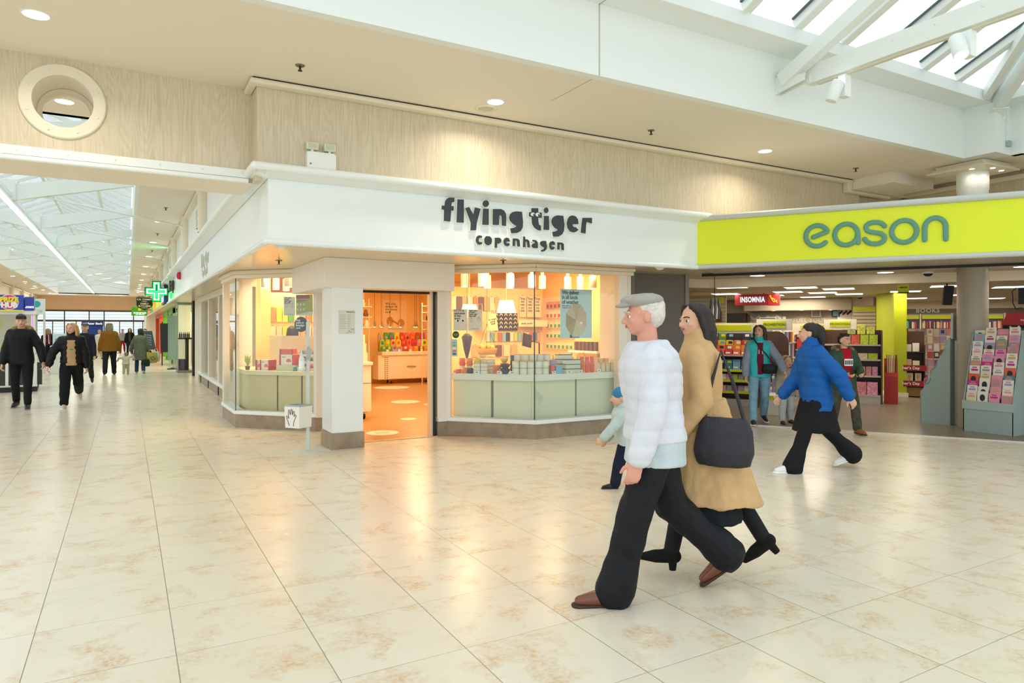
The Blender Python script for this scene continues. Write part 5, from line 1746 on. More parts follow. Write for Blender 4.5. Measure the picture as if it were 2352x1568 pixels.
# ------------------------------------------------------------ books wall
t = thing('wall_sign', 'raised books lettering on the grey band over the bookcases', 'lettering', ep(3.75, 14.29, 2.04), EA)
MB().box(-1.4, 5.1, 0.0, 0.02, -0.08, 0.08).build('band', mat('band_taupe', '7d7263', 0.6), t)
lettering('BOOKS', 0.17, m_white, t, (-0.05, -0.006, 0.02), spacing=1.15, offset=0.003)
rng = random.Random(11)
bookcols = ['red', 'white', 'cream', 'navy', 'sky', 'orange', 'black', 'teal', 'pink', 'yellow', 'beige', 'coral', 'white', 'lilac', 'brown', 'green']
CASES = [(2.98, 'left case beside the lime column'), (4.02, 'second case from the lime column'), (5.06, 'case behind the round column'), (6.10, 'right case behind the red card rack')]
for ci, (s, cn) in enumerate(CASES):
 oo = ep(s, 14.05)
 t = thing('bookcase', 'pale lilac backed bookcase, ' + cn, 'bookcase', (oo[0], oo[1], 0.008), EA)
 MB().box(-0.50, 0.50, 0.22, 0.25, 0.0, 1.96).build('back_panel', mat('bookcase_lilac', 'b4a9c4', 0.6), t)
 for x in (-0.52, 0.50):
  MB().box(x, x + 0.02, -0.02, 0.25, 0.0, 1.96).build('side_panel', mat('bookcase_cream', 'e2d8c4', 0.5), t)
 for z in (0.12, 0.50, 0.85, 1.17, 1.52):
  MB().box(-0.50, 0.50, -0.02, 0.22, z - 0.025, z).build('shelf', mat('bookcase_wood', '5c4634', 0.5), t)
 MB().box(-0.48, 0.48, -0.05, -0.02, 1.80, 1.92).build('header_card', m_lime, t)
 for r_, z in enumerate((1.52, 1.17)):
  x = -0.47
  k = 0
  while x < 0.43 and k < 30:
   w = rng.uniform(0.024, 0.05)
   h = rng.uniform(0.17, 0.225)
   c = bookcols[rng.randrange(len(bookcols))]
   p = LP(oo, EA, x + w / 2, 0.10)
   item_box('book', c + ' spined book, ' + NTH[k] + ' on the ' + ('upper' if r_ == 0 else 'lower') + ' shelf, ' + cn, 'book', 'books on the far wall', c, (w - 0.002, 0.15, h), (p[0], p[1], z + 0.009), EA)
   x += w + (0.0 if rng.random() < 0.93 else 0.03)
   k += 1

# ------------------------------------------------------------ card racks between lime column and grey stand
def card_rack(label, s, d, w, h, rows, cols_, tone, nm, red=False, base=0.3, rake=0.30, ang=0.0):
 oo = ep(s, d)
 a = EA + ang
 t = thing('card_rack', label, 'card rack', (oo[0], oo[1], 0.008), a)
 MB().slab([(0, base), (0.02, base), (rake + 0.03, h), (rake, h)], (-w / 2, 0, 0), (0, 1, 0), (0, 0, 1), (1, 0, 0), w).build('sloping_board', mat('rack_board', 'd8d2c6', 0.5), t)
 MB().box(-w / 2, w / 2, 0.0, rake + 0.06, 0.0, base).build('plinth', m_dark if not red else mat('rack_brown', '6f4a2c', 0.5), t)
 for x in (-w / 2 - 0.02, w / 2):
  MB().slab([(0, 0), (rake + 0.06, 0), (rake + 0.06, h), (rake - 0.02, h), (-0.02, base)], (x, 0, 0), (0, 1, 0), (0, 0, 1), (1, 0, 0), 0.02).build('side_panel', m_dark, t)
 cw = w / cols_
 rng_ = random.Random(len(label))
 for r_ in range(rows):
  f = r_ / rows
  z = base + (h - base) * f
  y = rake * f - 0.02
  MB().box(-w / 2, w / 2, y - 0.012, y - 0.004, z, z + 0.03).build('lip', mat('clear_lip', 'cfc8be', 0.3), t)
  for k in range(cols_):
   c = tone[rng_.randrange(len(tone))]
   p = LP(oo, a, -w / 2 + cw * (k + 0.5), y + 0.004)
   ob = item_box('greeting_card', c + ' greeting card in the ' + nm + ', ' + NTH[r_] + ' row up, ' + NTH[k] + ' from left', 'card', 'cards in the ' + nm, c, (cw * 0.86, 0.006, (h - base) / rows * 1.02), (p[0], p[1], z + 0.012), a)
   ob.rotation_euler = (RAD(-8), 0, a)
   if (k + r_) % 2:
    MB().box(-cw * 0.25, cw * 0.25, -0.004, -0.003, (h - base) / rows * 0.4, (h - base) / rows * 0.85).build('card_print', cm(tone[(r_ * 3 + k) % len(tone)]), ob)
 return t, oo

card_rack('tall crowded card rack in front of the books wall', 3.55, 8.6, 1.15, 1.50, 7, 9, ['white', 'cream', 'pink', 'white', 'lilac', 'beige', 'red', 'grey', 'white', 'rose', 'tan', 'navy'], 'tall crowded rack', base=0.25)
o = ep(3.00, 7.45)
t = thing('promo_stand', 'mothers day stand with red shelf bands beside the lime column', 'display stand', (o[0], o[1], 0.008), EA)
for x in (-0.30, 0.22):
 MB().box(x, x + 0.03, -0.02, 0.30, 0.0, 1.15).build('upright', m_dark, t)
MB().box(-0.30, 0.25, 0.28, 0.30, 0.0, 1.45).build('back_panel', m_walnut, t)
m_band = mat('band_crimson', '8e1424', 0.5)
for z in (0.30, 0.64):
 MB().box(-0.31, 0.26, -0.04, 0.28, z - 0.02, z).build('shelf', m_dark, t)
 MB().box(-0.32, 0.27, -0.055, -0.04, z - 0.06, z + 0.065).build('band', m_band, t)
 lettering("Mother's Day", 0.085, m_white, t, (-0.09, -0.058, z + 0.003), offset=0.001)
MB().box(-0.31, 0.26, -0.02, 0.28, 0.98, 1.0).build('shelf', m_dark, t)
MB().box(-0.28, 0.22, 0.0, 0.25, 0.02, 0.22).build('crate', mat('crate_tan', '8a6a3a', 0.6), t)
for k in range(3):
 p = LP(o, EA, -0.20 + 0.16 * k, 0.08)
 ob = item_box('boxed_glass', 'clear boxed gift between the red bands, ' + NTH[k] + ' from the left', 'gift box', 'boxed gifts on the red stand', 'beige', (0.12, 0.1, 0.23), (p[0], p[1], 0.311 + 0.0), EA)
 MB().lathe([(0.025, 0), (0.012, 0.04), (0.012, 0.08), (0.025, 0.1), (0.02, 0.16)], (0, -0.052, 0.03), 12).build('glass_print', cm('tan'), ob)
for k in range(6):
 p = LP(o, EA, -0.22 + 0.15 * (k % 3), 0.06 + 0.1 * (k // 3))
 z = 0.651 if k < 3 else 1.009
 c = ['grey', 'tan', 'cream', 'tan', 'cream', 'white'][k]
 item_box('gift_card', c + ' gift card, ' + ('middle' if k < 3 else 'top') + ' shelf of the red banded stand, ' + NTH[k % 3] + ' from left', 'card', 'cards on the red stand', c, (0.13, 0.05, 0.16 + 0.03 * (k % 2)), (p[0], p[1], z), EA)

# ------------------------------------------------------------ cardboard stand seen from its side, and the big card rack
P1, P2, P3 = Vector((11.10, 6.305, 0)), Vector((11.17, 5.874, 0)), Vector((11.65, 5.99, 0))
t = thing('cardboard_stand', 'grey green cardboard card stand seen from its side, left of the round column', 'card stand', (11.10, 6.30, 0.008))
m_cb = mat('cardboard_greygreen', 'a0b2ad', 0.6)
u = (P2 - P1).normalized()
wv = (P3 - P2).normalized()
L = (P2 - P1).length
prof = [(0.0, 0.0), (L, 0.0), (L, 1.37), (L * 0.96, 1.37), (L * 0.10, 0.55), (0.0, 0.50)]
for k, off_ in enumerate((0.0, 0.46)):
 MB().slab(prof, wv * off_, u, (0, 0, 1), wv, 0.012).build('side_panel', m_cb, t)
MB().slab([(0, 0), (0.47, 0), (0.47, 1.37), (0, 1.37)], u * (L - 0.012), wv, (0, 0, 1), u, 0.012).build('back_panel', m_cb, t)
MB().slab([(0.0, 1.35), (0.47, 1.35), (0.47, 1.75), (0.03, 1.75)], u * (L - 0.005) + wv * 0.0, wv, (0, 0, 1), u, 0.03).build('header_board', mat('cardboard_pale', 'b2babd', 0.6), t)
MB().slab([(0, 0), (0.46, 0), (0.46, 0.50), (0, 0.50)], Vector((0, 0, 0)) + u * 0.002, wv, (0, 0, 1), u, 0.012).build('front_panel', m_cb, t)
MB().slab([(0.02, 0.48), (0.46, 0.48), (0.46, 0.86), (0.02, 0.86)], u * 0.05, wv, (0.064, -0.389, 0.95), (0, 0, 1), 0.01).build('card_slope', m_cb, t)
b = MB()
for z0, f in ((0.62, 0.20), (0.86, 0.40), (1.08, 0.62)):
 b.slab([(L * f, z0), (L * f + 0.035, z0 + 0.01), (L * f + 0.075, z0 + 0.10), (L * f + 0.065, z0 + 0.105), (L * f + 0.03, z0 + 0.02), (L * f, z0 + 0.012)], wv * -0.002, u, (0, 0, 1), wv, -0.003)
b.build('tab_slot', mat('cardboard_shadow', '6d7e7a', 0.7), t)
for r_ in range(5):
 for k in range(2):
  q = P1 + u * (0.07 + 0.075 * r_) + wv * (0.05 + 0.0)
  c = ['pink', 'white', 'rose', 'coral', 'cream'][(r_ + k) % 5]
  z = 0.56 + 0.155 * r_ + 0.004
  qq = P1 + u * (0.045 + 0.075 * r_) + wv * (0.14 + 0.2 * k)
  ob = item_box('greeting_card', c + ' card in the side-on grey stand, ' + NTH[r_] + ' step up, ' + ('near' if k else 'far') + ' side', 'card', 'cards in the side-on stand', c, (0.17, 0.006, 0.15), (qq.x, qq.y, z), math.atan2(wv.y, wv.x))

RO = Vector((10.80, 5.50, 0.008))
ru, rw = Vector((0, -1, 0)), Vector((1, 0, 0))    # ru = right on screen, rw = away
RW, RD, RH0, RH1 = 0.655, 0.31, 0.42, 1.44
t = thing('card_rack', 'grey green cardboard rack packed with pink and white cards at the right edge', 'card rack', tuple(RO))
MB().slab([(0, 0), (RW, 0), (RW, RH0), (0, RH0)], (0, 0, 0), ru, (0, 0, 1), rw, 0.012).build('front_panel', m_cb, t)
MB().slab([(-0.008, RH0 - 0.09), (RW + 0.008, RH0 - 0.09), (RW + 0.008, RH0 + 0.03), (-0.008, RH0 + 0.03)], rw * -0.014, ru, (0, 0, 1), rw, 0.014).build('lip', mat('cardboard_lip', 'acbeb8', 0.6), t)
for k, off_ in enumerate((0.0, RW - 0.012)):
 MB().slab([(0, 0), (RD, 0), (RD, RH1), (RD - 0.04, RH1), (0.0, RH0 + 0.03)], ru * off_, rw, (0, 0, 1), ru, 0.012).build('side_panel', m_cb, t)
MB().slab([(0, 0), (RW, 0), (RW, RH1 + 0.04), (0, RH1 + 0.04)], rw * (RD - 0.012), ru, (0, 0, 1), rw, 0.012).build('back_panel', m_cb, t)
MB().slab([(0, RH0), (RW, RH0), (RW, RH1), (0, RH1)], rw * 0.03, ru, Vector((0, 0, 1)), rw, 0.004)
b = MB()
NR = 11
for r_ in range(NR):
 z = RH0 - 0.01 + (RH1 - RH0) / NR * r_
 y = 0.02 + (RD - 0.05) / NR * r_
 MB().slab([(0.01, z), (RW - 0.01, z), (RW - 0.01, z + 0.02), (0.01, z + 0.02)], rw * (y + 0.016), ru, (0, 0, 1), rw, 0.014).build('step', m_cb, t)
ang = math.atan2(-1, 0)
ROWC = [['cream', 'white', 'pink', 'rose'], ['white', 'white', 'pink', 'white'], ['magenta', 'white', 'rose', 'white'], ['coral', 'cream', 'pink', 'teal'], ['white', 'white', 'white', 'coral'], ['rose', 'magenta', 'white', 'white'], ['white', 'pink', 'pink', 'white'], ['white', 'white', 'pink', 'rose'], ['white', 'lilac', 'grey', 'grey'], ['sky', 'white', 'white', 'pink'], ['cream', 'white', 'rose', 'white']]
rng = random.Random(9)
for r_ in range(NR):
 z = RH0 + 0.008 + (RH1 - RH0) / NR * r_
 y = 0.02 + (RD - 0.05) / NR * r_
 for k in range(4):
  c = ROWC[r_][k]
  cw = (RW - 0.04) / 4
  q = RO + ru * (0.02 + cw * (k + 0.5) + rng.uniform(-0.006, 0.006)) + rw * (y + 0.004 + 0.001 * k)
  hh = 0.145 + rng.uniform(-0.02, 0.03)
  ob = item_box('greeting_card', c + ' card in the pink and white rack, ' + NTH[r_] + ' row up, ' + NTH[k] + ' from left', 'card', 'cards in the pink and white rack', c, (cw * 0.92, 0.004, hh), (q.x, q.y, q.z + z), ang)
  ob.rotation_euler = (RAD(-4), 0, ang)
  pc = ['pink', 'black', 'grey', 'rose', 'tan', 'lilac', 'magenta'][(r_ * 5 + k * 3) % 7]
  if (r_, k) in ((0, 1), (2, 1)):
   pc = 'black'
  pm = MB()
  if pc == 'black':
   pm.ellipsoid((0.0, -0.0025, hh * 0.45), (cw * 0.24, 0.001, hh * 0.3), 10)
  else:
   pm.box(-cw * 0.3, cw * 0.3, -0.0035, -0.002, hh * 0.52, hh * 0.70)
   pm.box(-cw * 0.2, cw * 0.2, -0.0035, -0.002, hh * 0.78, hh * 0.88)
  pm.build('card_print', cm(pc), ob)
# taller red headed rack right behind it
RB = Vector((11.42, 5.25, 0.008))
t = thing('card_rack', 'tall rack with a red header and teal band behind the pink card rack', 'card rack', tuple(RB))
MB().slab([(0, 0), (1.2, 0), (1.2, 1.50), (0, 1.50)], (0, 0, 0), ru, (0, 0, 1), rw, 0.05).build('body', m_cb, t)
MB().slab([(0, 1.40), (1.2, 1.40), (1.2, 1.51), (0, 1.51)], rw * -0.02, ru, (0, 0, 1), rw, 0.02).build('teal_band', mat('rack_teal', '1f6e64', 0.5), t)
MB().slab([(-0.02, 1.56), (1.2, 1.56), (1.2, 1.74), (0.06, 1.74)], rw * -0.03, ru, (0, 0, 1), rw, 0.05).build('header_board', mat('rack_red', 'b02a30', 0.5), t)
lettering("Women's Day", 0.05, m_white, t, (-0.036, -0.38, 1.63), face=-pi / 2)
lettering("cards", 0.035, m_white, t, (-0.036, -0.38, 1.59), face=-pi / 2)
for k in range(9):
 o2 = MB().lathe([(0.016, 0), (0.016, 0.004)], (0, 0, 0), 12).build('badge', cm(['tan', 'white', 'cream'][k % 3]), t, loc=(-0.022, -0.10 - 0.11 * k, 1.535))
 o2.rotation_euler = (0, RAD(-90), 0)
MB().slab([(0, 1.51), (1.2, 1.51), (1.2, 1.57), (0, 1.57)], rw * -0.012, ru, (0, 0, 1), rw, 0.03).build('badge_strip', m_dark, t)

# ------------------------------------------------------------ gift shop: lights
for x, y in ((3.2, 10.6), (3.6, 13.5), (4.6, 16.5), (6.6, 16.8), (5.6, 13.8), (4.9, 10.2), (6.4, 9.9), (2.6, 13.0), (2.35, 11.6), (5.6, 8.75), (6.4, 8.7), (4.75, 8.85)):
 area('gift_shop_lamp', (x, y, 2.70), 0.4, 0.4, 46 if y < 9 else 30, AMBER)
rng = random.Random(21)
SPT = thing('track_spot', 'x', 'spotlight', (0, 0, 2.74), 0, 'gift shop spotlights')
MB().box(-0.02, 0.02, -0.02, 0.02, -0.36, 0).build('stem', m_white, SPT)
b = MB()
b.lathe([(0.058, -0.54), (0.062, -0.53), (0.062, -0.35), (0.052, -0.33)], (0, 0, 0), 18)
b.build('lamp_head', mat('spot_white', 'efe9da', 0.4), SPT)
MB().lathe([(0.054, -0.548), (0.054, -0.541)], (0, 0, 0), 18).build('lens', glow('gift_lens', 'fff3d0', 5), SPT)
spots = [(4.77, 10.0, 'first'), (4.93, 9.7, 'second'), (5.24, 10.1, 'third'), (5.40, 9.6, 'fourth'), (5.62, 10.0, 'fifth'), (5.80, 9.6, 'sixth'), (6.10, 9.75, 'seventh'), (6.62, 9.75, 'eighth'), (6.78, 9.6, 'ninth'), (6.86, 9.35, 'tenth'), (7.0, 9.1, 'eleventh')]
for k, (x, y, nm) in enumerate(spots):
 lb = nm + ' white track spotlight from the left, high in the right shop window'
 if k == 0:
  SPT.location = (x, y, 2.74)
  SPT['label'] = lb
 else:
  dup(SPT, (x, y, 2.74), 0, lb, 'gift shop spotlights')
for k, (x, y) in enumerate(((2.0, 11.9), (2.25, 12.3), (2.48, 12.6), (2.62, 12.2), (2.3, 11.5))):
 dup(SPT, (x, y, 2.74), 0, NTH[k] + ' white track spotlight from the left, high in the left shop window', 'gift shop spotlights')
for k, (x, y) in enumerate(((3.55, 11.8), (4.9, 16.0))):
 dup(SPT, (x, y, 2.74), 0, ['spotlight just inside the gift shop doorway', 'spotlight deep in the gift shop above the back cabinet'][k], 'gift shop spotlights')

# ------------------------------------------------------------ right window: counter and goods
m_counter = mat('counter_white', 'e9ecdc', 0.3)
m_cpanel = mat('counter_panel', 'dfe2c6', 0.35)
t = thing('display_counter', 'long white display counter behind the right shop window', 'counter', (0, 0, 0.008))
inn = [(4.06, 8.97), (4.92, 8.09), (6.50, 8.07)]
b = MB()
run(b, inn, 0.03, 0.62, 0.775, 0.865)
b.build('top', m_counter, t)
for i, (p, q) in enumerate((((4.06, 8.97), (4.46, 8.56)), ((4.49, 8.53), (4.92, 8.10)), ((4.95, 8.09), (5.68, 8.08)), ((5.71, 8.08), (6.40, 8.075)))):
 b = MB()
 run(b, [p, q], 0.10, 0.13, 0.0, 0.775)
 b.build('front_panel', m_cpanel, t)
b = MB()
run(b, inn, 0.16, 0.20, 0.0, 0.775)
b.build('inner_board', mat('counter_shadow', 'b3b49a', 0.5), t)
CT = 0.8745

def lathe_item(name, label, cat, group, prof, colour, loc, n=20, rough=0.35):
 o = MB().lathe(prof, (0, 0, 0), n, 0, True).build(name, cm(colour, rough) if isinstance(colour, str) else colour, loc=loc)
 return tag(o, label, cat, group)

def mug(x, y, z, c, label, h=0.075, r=0.042):
 o = lathe_item('mug', label, 'mug', 'mugs on the window counter', [(r * 0.85, 0), (r, 0.012), (r, h), (r * 0.93, h), (r * 0.9, 0.015), (0.001, 0.012)], c, (x, y, z))
 a = -0.8
 MB().tube([(r * cos(a), r * sin(a), h * 0.8), ((r + 0.025) * cos(a), (r + 0.025) * sin(a), h * 0.7), ((r + 0.025) * cos(a), (r + 0.025) * sin(a), h * 0.35), (r * cos(a), r * sin(a), h * 0.2)], 0.006, 6).build('handle', cm(c, 0.35), o)
 return o

mug(4.16, 8.94, CT, 'coral', 'low coral mug at the left front of the window counter', 0.055)
mug(4.24, 8.87, CT, 'orange', 'orange mug at the front of the window counter beside the coral one', 0.08, 0.045)
mug(4.295, 8.81, CT, 'navy', 'navy mug with a white tag at the front of the window counter')
for k, (x, y, c, lb) in enumerate(((4.27, 9.03, 'coral', 'large coral mug on the raised block, left of the orange pair'), (4.35, 8.95, 'orange', 'large orange mug on the raised block beside the coral one'), (4.43, 8.87, 'yellow', 'yellow mug on the raised block'))):
 lathe_item('riser_block', 'white riser block under the ' + lb.split(' on ')[0], 'riser', 'riser blocks', [(0.045, 0), (0.045, 0.10)], 'white', (x, y, CT))
 mug(x, y, CT + 0.101, c, lb, 0.11, 0.046)
FTN = ['front left', 'front right', 'back left', 'back right']
m_tub = mat('tub_white', 'e6e8d8', 0.35)

def lunchbox(x, y, z, label, w=0.098):
 o = MB().rbox(0, 0, 0.021, w, 0.07, 0.042, 0.012).build('lunch_box', m_tub, loc=(x, y, z), rz=-0.79)
 MB().rbox(0, 0, 0.0455, w + 0.004, 0.074, 0.007, 0.013).build('lid', mat('lid_tan', 'c9a86a', 0.5), o)
 return tag(o, label, 'lunch box', 'white lunch boxes')

for c in range(2):
 for r_ in range(3):
  x, y = ((4.375, 8.745), (4.45, 8.67))[c]
  lunchbox(x, y, CT + 0.0495 * r_, 'white lunch box with tan lid, front ' + ('left' if c == 0 else 'right') + ' stack, ' + ['bottom', 'middle', 'top'][r_])
 for r_ in range(4):
  x, y = ((4.52, 8.86), (4.61, 8.77))[c]
  lunchbox(x, y, CT + 0.0495 * r_, 'white lunch box with tan lid, back ' + ('left' if c == 0 else 'right') + ' stack, ' + ['bottom', 'second', 'third', 'top'][r_], 0.11)

def bowl(x, y, z, c, label, r=0.075, h=0.07):
 return lathe_item('bowl', label, 'bowl', 'bowls on the window counter', [(r * 0.45, 0), (r * 0.5, 0.01), (r * 0.8, h * 0.5), (r, h), (r * 0.95, h), (r * 0.74, h * 0.5), (0.001, 0.012)], c, (x, y, z))

lathe_item('cup', 'coral cup under the coral bowl', 'cup', 'bowls on the window counter', [(0.05, 0), (0.058, 0.05), (0.052, 0.05), (0.001, 0.012)], 'coral', (4.585, 8.545, CT))
bowl(4.585, 8.545, CT + 0.051, 'orange', 'orange bowl stacked on a coral cup')
bowl(4.665, 8.445, CT, 'navy', 'navy bowl at the bottom of the navy pair')
bowl(4.665, 8.445, CT + 0.071, 'navy', 'scalloped navy bowl on top of the navy pair')
for z, c, lb in ((0, 'navy', 'navy bowl under the yellow one at the back'), (0.071, 'coral', 'coral bowl between navy and yellow at the back'), (0.142, 'yellow', 'yellow bowl on top of the back bowl stack')):
 bowl(4.75, 8.63, CT + z, c, lb, 0.062)
for z, nm in ((0, 'bottom'), (0.086, 'middle'), (0.172, 'top')):
 lathe_item('cup', 'navy cup in the back stack beside the tins, ' + nm, 'cup', 'bowls on the window counter', [(0.036, 0), (0.042, 0.085), (0.038, 0.085), (0.001, 0.012)], 'navy', (4.845, 8.54, CT + z))
m_rim = mat('bamboo_lid', 'd8b26a', 0.5)

def tin(x, y, z, label, r=0.053, h=0.082):
 o = MB().lathe([(r * 0.97, 0), (r, 0.006), (r, h)], (0, 0, 0), 24).build('storage_tin', m_tub, loc=(x, y, z))
 MB().lathe([(r + 0.002, h), (r + 0.002, h + 0.008), (r - 0.004, h + 0.010)], (0, 0, 0), 24).build('lid', m_rim, o)
 return tag(o, label, 'storage tin', 'round white storage tins')

TX = [(4.775, 8.335), (4.855, 8.255), (4.94, 8.19), (5.05, 8.175), (5.16, 8.17)]
for k, (x, y) in enumerate(TX):
 for r_ in range(2):
  tin(x, y, CT + 0.0925 * r_, 'round white tin, front group, ' + NTH[k] + ' from left, ' + ('bottom' if r_ == 0 else 'upper') + ' row')
 x2, y2 = x + 0.10, y + 0.12
 for r_ in range(3):
  if r_ < 2 and k % 2:
   pass
  tin(x2, y2, CT + 0.0925 * r_, 'round white tin, back group, ' + NTH[k] + ' from left, ' + ['bottom', 'middle', 'top'][r_] + ' row')

def cbox_(x, y, z, c, sz, lb, cat='box', g='coloured boxes on the window counter'):
 return item_box('product_box', lb, cat, g, c, sz, (x, y, z))

cbox_(5.36, 8.16, CT, 'sky', (0.105, 0.10, 0.115), 'grey blue box at the front, beside the striped box stack')
cbox_(5.265, 8.17, CT, 'coral', (0.06, 0.09, 0.115), 'narrow coral box at the front, left of the grey blue one')
cbox_(5.29, 8.29, CT, 'lilac', (0.16, 0.09, 0.115), 'lilac box behind the coral one')
cbox_(5.26, 8.285, CT + 0.1165, 'coral', (0.085, 0.09, 0.075), 'coral box lying on the lilac box')
cbox_(5.355, 8.29, CT + 0.1165, 'lilac', (0.09, 0.09, 0.075), 'small lilac box on the upper tier')
cbox_(5.30, 8.42, CT, 'lilac', (0.10, 0.10, 0.26), 'tall lilac box at the back of the coloured boxes')
m_str = mat('box_black', '2a2b28', 0.5)
for r_ in range(3):
 o = MB().box(-0.125, 0.125, -0.05, 0.05, 0.0, 0.055).build('tea_light_box', mat('tea_pale', 'dfe6cf', 0.5), loc=(5.60, 8.16, CT + 0.0665 * r_))
 MB().box(-0.126, 0.126, -0.051, 0.051, 0.055, 0.066).build('black_band', m_str, o)
 b = MB()
 for k in range(5):
  b.box(-0.122 + 0.049 * k, -0.076 + 0.049 * k, -0.0515, -0.05, 0.004, 0.05)
 b.build('cell_print', mat('tea_mint', 'cfd9bc', 0.5), o)
 tag(o, 'pale green box with a black band, ' + ['bottom', 'middle', 'top'][r_] + ' of the front striped stack', 'box', 'striped boxes')
for r_ in range(4):
 o = MB().box(-0.12, 0.12, -0.05, 0.05, 0.0, 0.055).build('tea_light_box', mat('tea_pale', 'dfe6cf', 0.5), loc=(5.58, 8.33, CT + 0.0665 * r_))
 MB().box(-0.121, 0.121, -0.051, 0.051, 0.055, 0.066).build('black_band', m_str, o)
 tag(o, 'pale green box with a black band, ' + ['bottom', 'second', 'third', 'top'][r_] + ' of the back striped stack', 'box', 'striped boxes')
for k, (x, y) in enumerate(((5.79, 8.17), (5.87, 8.15), (5.955, 8.15))):
 o = MB().lathe([(0.031, 0), (0.034, 0.01), (0.034, 0.155), (0.026, 0.175), (0.026, 0.19)], (0, 0, 0), 20).build('bottle', cm('coral', 0.3), loc=(x, y, CT))
 MB().lathe([(0.029, 0.19), (0.029, 0.225), (0.024, 0.232)], (0, 0, 0), 20).build('cap', cm('coral', 0.4), o)
 tag(o, ['left', 'middle', 'right'][k] + ' of the three coral drinking bottles', 'bottle', 'coral drinking bottles')
for k, (x, y) in enumerate(((6.10, 8.20), (6.19, 8.20), (6.28, 8.20), (6.37, 8.20))):
 o = MB().lathe([(0.040, 0), (0.042, 0.12)], (0, 0, 0), 20).build('canister', mat('canister_beige', 'd9d0b2', 0.4), loc=(x, y, CT))
 MB().lathe([(0.043, 0.12), (0.043, 0.133)], (0, 0, 0), 20).build('lid', m_rim, o)
 tag(o, NTH[k] + ' beige canister with wooden lid from the left, lower row', 'canister', 'beige canisters')
for k, (x, y) in enumerate(((6.16, 8.34), (6.26, 8.34), (6.36, 8.34))):
 for r_ in range(2):
  o = MB().lathe([(0.042, 0), (0.045, 0.085)], (0, 0, 0), 20).build('canister', mat('canister_pink', 'e6c8a8', 0.4), loc=(x, y, CT + 0.0965 * r_))
  MB().lathe([(0.046, 0.085), (0.046, 0.095)], (0, 0, 0), 20).build('lid', m_rim, o)
  tag(o, 'pinkish canister behind the beige row, ' + NTH[k] + ' from left, ' + ('lower' if r_ == 0 else 'upper'), 'canister', 'beige canisters')
for k, (x, y) in enumerate(((4.13, 8.98), (4.34, 8.69), (4.57, 8.45), (4.71, 8.33), (5.28, 8.115), (5.53, 8.10), (5.73, 8.10), (6.08, 8.13))):
 a = -0.79 if x < 4.9 else 0
 o = MB().slab([(-0.035, 0), (0.035, 0), (0.035, 0.045), (-0.035, 0.045)], (0, 0, 0), (1, 0, 0), (0, 0.3, 0.95), (0, -0.95, 0.3), 0.002).build('price_card', m_white, loc=(x, y, CT), rz=a)
 MB().slab([(-0.02, 0.012), (0.012, 0.012), (0.012, 0.03), (-0.02, 0.03)], (0, -0.002, 0.001), (1, 0, 0), (0, 0.3, 0.95), (0, -0.95, 0.3), 0.001).build('price_print', cm('grey'), o)
 tag(o, NTH[k] + ' white price card from the left on the window counter', 'price card', 'price cards')
rng = random.Random(4)
for k in range(6):
 x, y = 5.52 + 0.11 * k, 8.52
 o = lathe_item('sauce_bottle', 'yellow bottle behind the striped boxes, ' + NTH[k] + ' from left', 'bottle', 'yellow bottles', [(0.03, 0), (0.035, 0.02), (0.035, 0.16 + 0.03 * (k % 2)), (0.012, 0.21 + 0.03 * (k % 2)), (0.012, 0.25 + 0.03 * (k % 2))], 'yellow', (x, y, CT))

# ------------------------------------------------------------ right window: partition with hanging goods
b = MB()
b.box(5.12, 7.28, 11.62, 11.68, 0.008, 2.30)
struct('wall_goods_partition', b, mat('partition_cream', 'f3d496', 0.7))
PYW = 11.60

def hang(name, label, cat, group, x, z, w, h, colour, t_=0.02, y=PYW, shape=None):
 o = thing(name, label, cat, (x, y, z), 0, group)
 mm = colour if not isinstance(colour, str) else cm(colour, 0.6)
 if shape == 'taper':
  MB().slab([(-w / 2, -h), (w / 2, -h), (w * 0.3, 0), (-w * 0.3, 0)], (0, 0, 0), (1, 0, 0), (0, 0, 1), (0, -1, 0), t_).build('body', mm, o)
 else:
  MB().box(-w / 2, w / 2, -t_, 0, -h, 0).build('body', mm, o, bevel=0.003)
 MB().tube([(0, 0.02, 0.012), (0, -t_ - 0.01, 0.012), (0, -t_ - 0.02, 0.025)], 0.004, 6).build('hook', m_steel, o)
 return o

for k in range(5):
 o = hang('tea_towel', 'dark patterned towel with pale arrows, ' + NTH[k] + ' from left on the goods wall', 'towel', 'dark towels', 6.20 + 0.105 * k, 1.82, 0.10, 0.34, mat('towel_dark', '3a2d20', 0.8, vary=0.5, vscale=30))
 b = MB()
 for q in range(4):
  b.slab([(-0.035, -0.01), (0, 0.025), (0.035, -0.01), (0.035, 0.012), (0, 0.047), (-0.035, 0.012)], (0, -0.021, -0.29 + 0.08 * q), (1, 0, 0), (0, 0, 1), (0, -1, 0), 0.002)
 b.build('arrow_print', cm('cream'), o)
for k in range(3):
 o = hang('wall_hanging', 'cream slogan hanging, ' + NTH[k] + ' from left on the goods wall', 'wall hanging', 'slogan hangings', 6.80 + 0.155 * k, 2.16, 0.15, 0.42, mat('hanging_cream', 'f0dcae', 0.8), 0.012, PYW - 0.03 * k)
 lettering('Things\nthat\nmake\nyou\nsmile', 0.07, m_black, o, (-0.01, -0.014, -0.17), xs=0.7)
